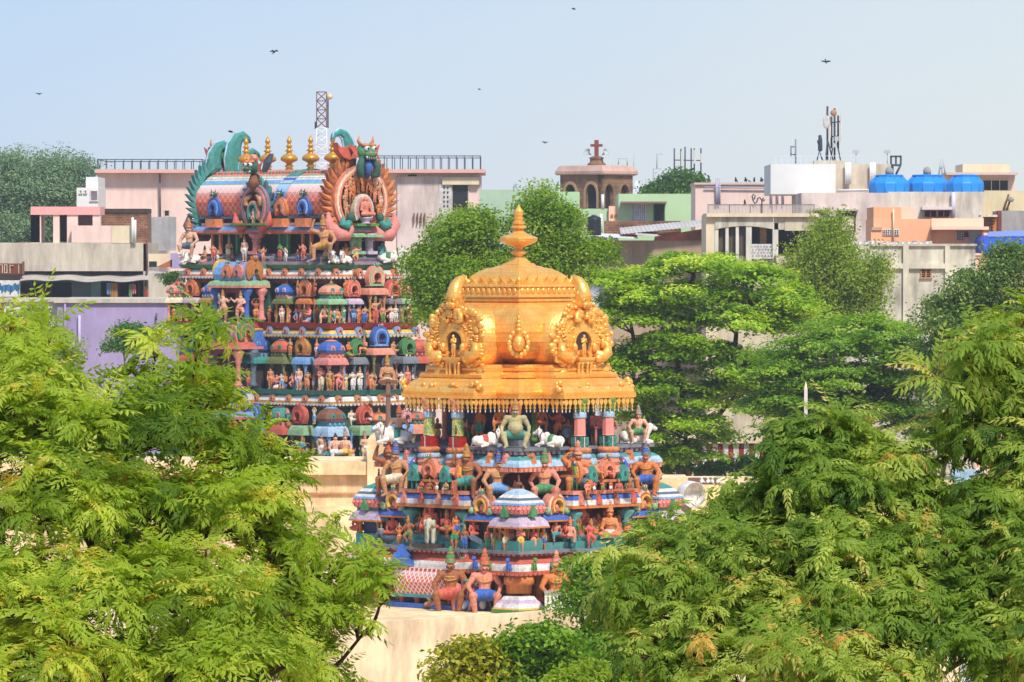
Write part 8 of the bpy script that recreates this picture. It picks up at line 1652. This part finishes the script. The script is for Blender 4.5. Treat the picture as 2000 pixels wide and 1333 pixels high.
    pad_tree('fine_leaved_tree', 'fine-leaved light green tree against the foot of the shrine, right of the amber guardian', Y, [lob(1150, 1125, 45, 45, Y), lob(1175, 1110, 50, 30, Y), lob(1140, 1190, 50, 60, Y), lob(1200, 1160, 70, 60, Y), lob(1150, 1260, 60, 60, Y), lob(1210, 1260, 80, 70, Y), lob(1260, 1130, 60, 60, Y), lob(1190, 1400, 110, 120, Y)], lime, 330, 90, .5, .085, 6, .12, up=.5)
    Y = 60
    pad_tree('lime_bush', 'rounded lime-green bush top at the bottom edge below the peach wall', Y, [lob(1145, 1320, 55, 40, Y), lob(1150, 1390, 80, 60, Y)], leaf_mat('bright_lime_leaf', (104, 132, 24), (144, 166, 44), (184, 196, 84), None, .4), 120, 90, .3, .06, 8, .08, up=.6)
    # two bushy trees behind the golden roof
    Y = 205; bushy = leaf_mat('bushy_leaf', (72, 112, 18), (124, 158, 40), (178, 196, 80), None, .46)
    pad_tree('bushy_tree', 'bushy green tree between the gateway tower and the gold finial', Y, [lob(895, 450, 55, 45, Y), lob(938, 452, 36, 40, Y), lob(850, 510, 50, 45, Y), lob(900, 530, 70, 60, Y), lob(950, 525, 38, 55, Y), lob(840, 570, 40, 40, Y), lob(870, 600, 60, 60, Y), lob(930, 600, 60, 60, Y)], bushy, 270, 130, .85, .16, 9, .22, up=.45, flat=.5)
    pad_tree('bushy_tree', 'looser bushy green tree just right of the gold finial, before the grey-green wall', Y + 10, [lob(1060, 400, 40, 35, Y), lob(1040, 440, 40, 40, Y), lob(1095, 420, 25, 30, Y), lob(1080, 470, 50, 40, Y), lob(1036, 500, 28, 40, Y), lob(1130, 500, 45, 35, Y), lob(1165, 490, 25, 20, Y), lob(1080, 540, 70, 50, Y)], bushy, 185, 120, .8, .15, 10, .2, up=.45, flat=.5)
    # rain trees
    Y = 222; rain = leaf_mat('rain_tree_leaf', (84, 124, 14), (146, 182, 38), (202, 216, 88), (206, 212, 92), .42); raind = leaf_mat('rain_tree_dark_leaf', (66, 108, 16), (124, 162, 44), (174, 198, 78), None, .44)
    pad_tree('rain_tree', 'wide bright green flat-layered tree directly right of the golden roof', Y, [lob(1360, 520, 110, 28, Y, 140), lob(1220, 545, 110, 30, Y, 140), lob(1470, 540, 80, 30, Y, 120), lob(1330, 575, 170, 35, Y, 170), lob(1530, 590, 75, 38, Y, 110), lob(1230, 620, 110, 35, Y, 140), lob(1440, 630, 130, 38, Y, 150), lob(1320, 680, 120, 38, Y, 140), lob(1240, 710, 80, 38, Y, 110), lob(1420, 710, 110, 38, Y, 130), lob(1330, 760, 130, 40, Y, 140), lob(1440, 770, 80, 40, Y, 100), lob(1340, 840, 110, 40, Y, 110), lob(1250, 800, 60, 60, Y, 90), lob(1330, 890, 80, 30, Y, 80)], rain, 800, 100, .8, .2, 13, .35, nr=.34, flat=.2, up=1.0, low=-.3, inner=.28)
    Y = 214
    pad_tree('rain_tree', 'broad dark green flat-layered tree behind the slim pointed post', Y, [lob(1680, 640, 130, 30, Y, 150), lob(1580, 680, 120, 32, Y, 140), lob(1740, 690, 110, 35, Y, 140), lob(1540, 730, 90, 35, Y, 120), lob(1650, 735, 130, 36, Y, 150), lob(1770, 760, 70, 40, Y, 100), lob(1570, 785, 100, 38, Y, 110), lob(1680, 795, 110, 36, Y, 130), lob(1500, 800, 55, 40, Y, 80), lob(1600, 830, 80, 30, Y, 90), lob(1780, 820, 60, 40, Y, 90)], raind, 680, 100, .75, .19, 14, .35, nr=.34, flat=.2, up=1.0, low=-.3, inner=.28, base=(PX(1712, Y), Y, 0))
    # airy tree before the white block, grey-green tree at the right, far trees
    Y = 240; airy = leaf_mat('airy_leaf', (92, 120, 26), (136, 160, 50), (182, 192, 88), None, .46)
    pad_tree('airy_tree', 'airy yellowish-green tree with sparse drooping sprays before the streaked concrete building', Y, [lob(1625, 455, 30, 25, Y), lob(1610, 500, 60, 35, Y), lob(1570, 540, 45, 40, Y), lob(1650, 550, 60, 45, Y), lob(1705, 540, 30, 35, Y), lob(1620, 590, 70, 40, Y), lob(1695, 590, 30, 35, Y), lob(1590, 620, 70, 40, Y)], airy, 280, 110, .75, .15, 15, .18, flat=1.3, up=.2)
    Y = 200; greyg = leaf_mat('grey_green_leaf', (52, 92, 34), (100, 132, 54), (172, 182, 104), None, .4)
    pad_tree('blossoming_tree', 'grey-green tree with pale blossom-like tips at the right edge below the salmon wall', Y, [lob(1900, 570, 60, 45, Y), lob(1970, 540, 60, 50, Y), lob(1850, 620, 60, 45, Y), lob(1930, 640, 90, 50, Y), lob(1860, 690, 60, 50, Y), lob(1990, 620, 60, 70, Y), lob(1820, 700, 45, 40, Y), lob(2060, 640, 70, 110, Y), lob(1880, 770, 100, 70, Y), lob(1975, 500, 30, 25, Y)], greyg, 480, 120, .75, .15, 16, .25, flat=.6, up=.5)
    Y = 440; farl = leaf_mat('far_leaf_hazed', (92, 122, 84), (126, 152, 108), (164, 182, 140), None, .4)  # leaf colours paled and greyed: distance haze painted into the foliage
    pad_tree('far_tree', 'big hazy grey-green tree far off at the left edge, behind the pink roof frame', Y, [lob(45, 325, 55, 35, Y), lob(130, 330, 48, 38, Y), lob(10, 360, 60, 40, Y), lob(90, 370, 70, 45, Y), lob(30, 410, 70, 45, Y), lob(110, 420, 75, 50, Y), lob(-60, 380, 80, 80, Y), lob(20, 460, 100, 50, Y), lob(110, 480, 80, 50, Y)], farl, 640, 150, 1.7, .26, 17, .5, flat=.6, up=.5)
    Y = 432
    pad_tree('round_tree', 'small round dark green tree behind the pale green house', Y, [lob(1325, 358, 40, 22, Y), lob(1290, 372, 30, 14, Y), lob(1355, 365, 30, 22, Y), lob(1320, 392, 60, 30, Y)], mid, 130, 75, 1.2, .32, 18, .25, flat=.6, up=.5)
    Y = 288
    pad_tree('purple_house_bush', 'green bush growing before the white annex at the left edge', Y, [lob(60, 640, 70, 40, Y), lob(30, 690, 70, 50, Y), lob(105, 690, 40, 60, Y)], airy, 120, 80, .9, .2, 19, .12, cat='bush', up=.5)
    pad_tree('dark_shrub', 'dark green shrub in front of the purple wall, by the gateway tower', Y, [lob(265, 648, 40, 18, Y), lob(240, 670, 25, 18, Y)], mid, 40, 80, .8, .2, 20, .1, cat='bush', up=.5)
    pad_tree('dark_shrub', 'tiny round bush between concrete house and gateway tower', 320, [lob(337, 545, 14, 16, 320)], mid, 14, 70, .6, .2, 22, .08, cat='bush', up=.5)
    Y = 236 - 8
    pad_tree('dark_shrub', 'dark shrub at the foot of the striped wall', Y, [lob(1395, 915, 30, 22, Y), lob(1465, 915, 20, 25, Y), lob(1290, 905, 60, 40, Y)], mid, 90, 80, .7, .17, 23, .1, cat='bush', up=.5)
# ------------------------------------------------------------------ light, sky, ground, camera
SUN_AZ, SUN_EL = math.radians(158), math.radians(50)
def build_world():
    w = bpy.data.worlds.new('World'); SC.world = w; w.use_nodes = True; nt = w.node_tree; L = nt.links.new
    bg = nt.nodes['Background']; sky = nd(nt, 'ShaderNodeTexSky', sky_type='NISHITA'); sky.sun_disc = False; sky.sun_elevation = SUN_EL; sky.sun_rotation = SUN_AZ; sky.altitude = 100; sky.air_density = 1.0; sky.dust_density = .6; sky.ozone_density = 1.5
    # thin bright haze and high cloud over the clear-sky model: pale at the horizon, bluer upwards and towards the left
    tc = nd(nt, 'ShaderNodeTexCoord'); sp = nd(nt, 'ShaderNodeSeparateXYZ'); L(tc.outputs['Generated'], sp.inputs['Vector']); no = nd(nt, 'ShaderNodeTexNoise', inp={'Scale': 4.0, 'Detail': 4.0}); L(tc.outputs['Generated'], no.inputs['Vector'])
    a = nd(nt, 'ShaderNodeMath', operation='MULTIPLY', inp={1: 4.5}); L(sp.outputs['Z'], a.inputs[0]); c = nd(nt, 'ShaderNodeMath', operation='MULTIPLY_ADD', inp={1: -2.2}); L(sp.outputs['X'], c.inputs[0]); L(a.outputs[0], c.inputs[2])
    e = nd(nt, 'ShaderNodeMath', operation='MULTIPLY_ADD', inp={1: .6}); L(no.outputs['Fac'], e.inputs[0]); L(c.outputs[0], e.inputs[2])
    r = nd(nt, 'ShaderNodeValToRGB'); k = r.color_ramp.elements; k[0].position = .1; k[0].color = (.635, .71, .765, 1); k[1].position = 1; k[1].color = (.30, .47, .78, 1); q = k.new(.32); q.color = (.59, .665, .775, 1); q = k.new(.62); q.color = (.43, .575, .82, 1)
    L(e.outputs[0], r.inputs['Fac']); sc = nd(nt, 'ShaderNodeVectorMath', operation='SCALE', inp={'Scale': .6 / SKY_STRENGTH}); L(r.outputs['Color'], sc.inputs[0])
    mx = nd(nt, 'ShaderNodeMix', data_type='RGBA', inp={0: .82}); L(sky.outputs[0], mx.inputs[6]); L(sc.outputs[0], mx.inputs[7]); L(mx.outputs[2], bg.inputs['Color']); bg.inputs['Strength'].default_value = SKY_STRENGTH
    s = bpy.data.lights.new('sun', 'SUN'); s.energy = SUN_STRENGTH; s.angle = math.radians(8.0); s.color = (1.0, .95, .87)
    o = link('sun', s); d = Vector((math.sin(SUN_AZ) * math.cos(SUN_EL), math.cos(SUN_AZ) * math.cos(SUN_EL), math.sin(SUN_EL))); o.rotation_euler = d.to_track_quat('Z', 'Y').to_euler(); o.location = (30, -40, 80)
SKY_STRENGTH, SUN_STRENGTH, EXPOSURE = .1, 2.6, 0.86
def build_ground():
    b = MB(); b.add([(-3000, -500, 0), (3000, -500, 0), (3000, 6000, 0), (-3000, 6000, 0)], [(0, 1, 2, 3)]); o = b.build('ground', [M('dusty_ground', (168, 148, 120), .95, .25, .05)]); o['kind'] = 'structure'
def build_haze():
    b = MB(); b.box(-160, 160, -10, 480, -1, 46); o = b.build('haze', []); o['kind'] = 'stuff'
    m = bpy.data.materials.new('thin_haze'); m.use_nodes = True; nt = m.node_tree
    for n in list(nt.nodes): nt.nodes.remove(n)
    v = nd(nt, 'ShaderNodeVolumePrincipled'); v.inputs['Color'].default_value = (.93, .95, 1, 1); v.inputs['Density'].default_value = HAZE; v.inputs['Anisotropy'].default_value = .2
    q = nd(nt, 'ShaderNodeOutputMaterial'); nt.links.new(v.outputs[0], q.inputs['Volume']); o.data.materials.append(m)
HAZE = .00024
def build_camera():
    c = bpy.data.cameras.new('camera'); c.sensor_width = 36; c.lens = 36 * F / 2000; c.clip_start = 1; c.clip_end = 8000
    o = link('camera', c); o.location = (0, 0, CAM_H); o.rotation_euler = (PI / 2 - PITCH, 0, 0); SC.camera = o
    SC.view_settings.view_transform = 'Standard'; SC.view_settings.look = 'None'; SC.view_settings.exposure = EXPOSURE; SC.view_settings.gamma = 1
    SC.render.engine = 'CYCLES'; SC.cycles.max_bounces = 6; SC.cycles.diffuse_bounces = 3; SC.cycles.glossy_bounces = 3; SC.cycles.transmission_bounces = 3; SC.cycles.transparent_max_bounces = 4; SC.cycles.use_denoising = True
def main():
    used = list(POSES.keys()); make_figures(used); KIT.update(_kit())
    build_world(); build_ground(); build_haze(); build_camera()
    V = build_shrine(); G = build_gateway(); build_statues(G, V); build_town(); build_birds(); build_trees()
main()
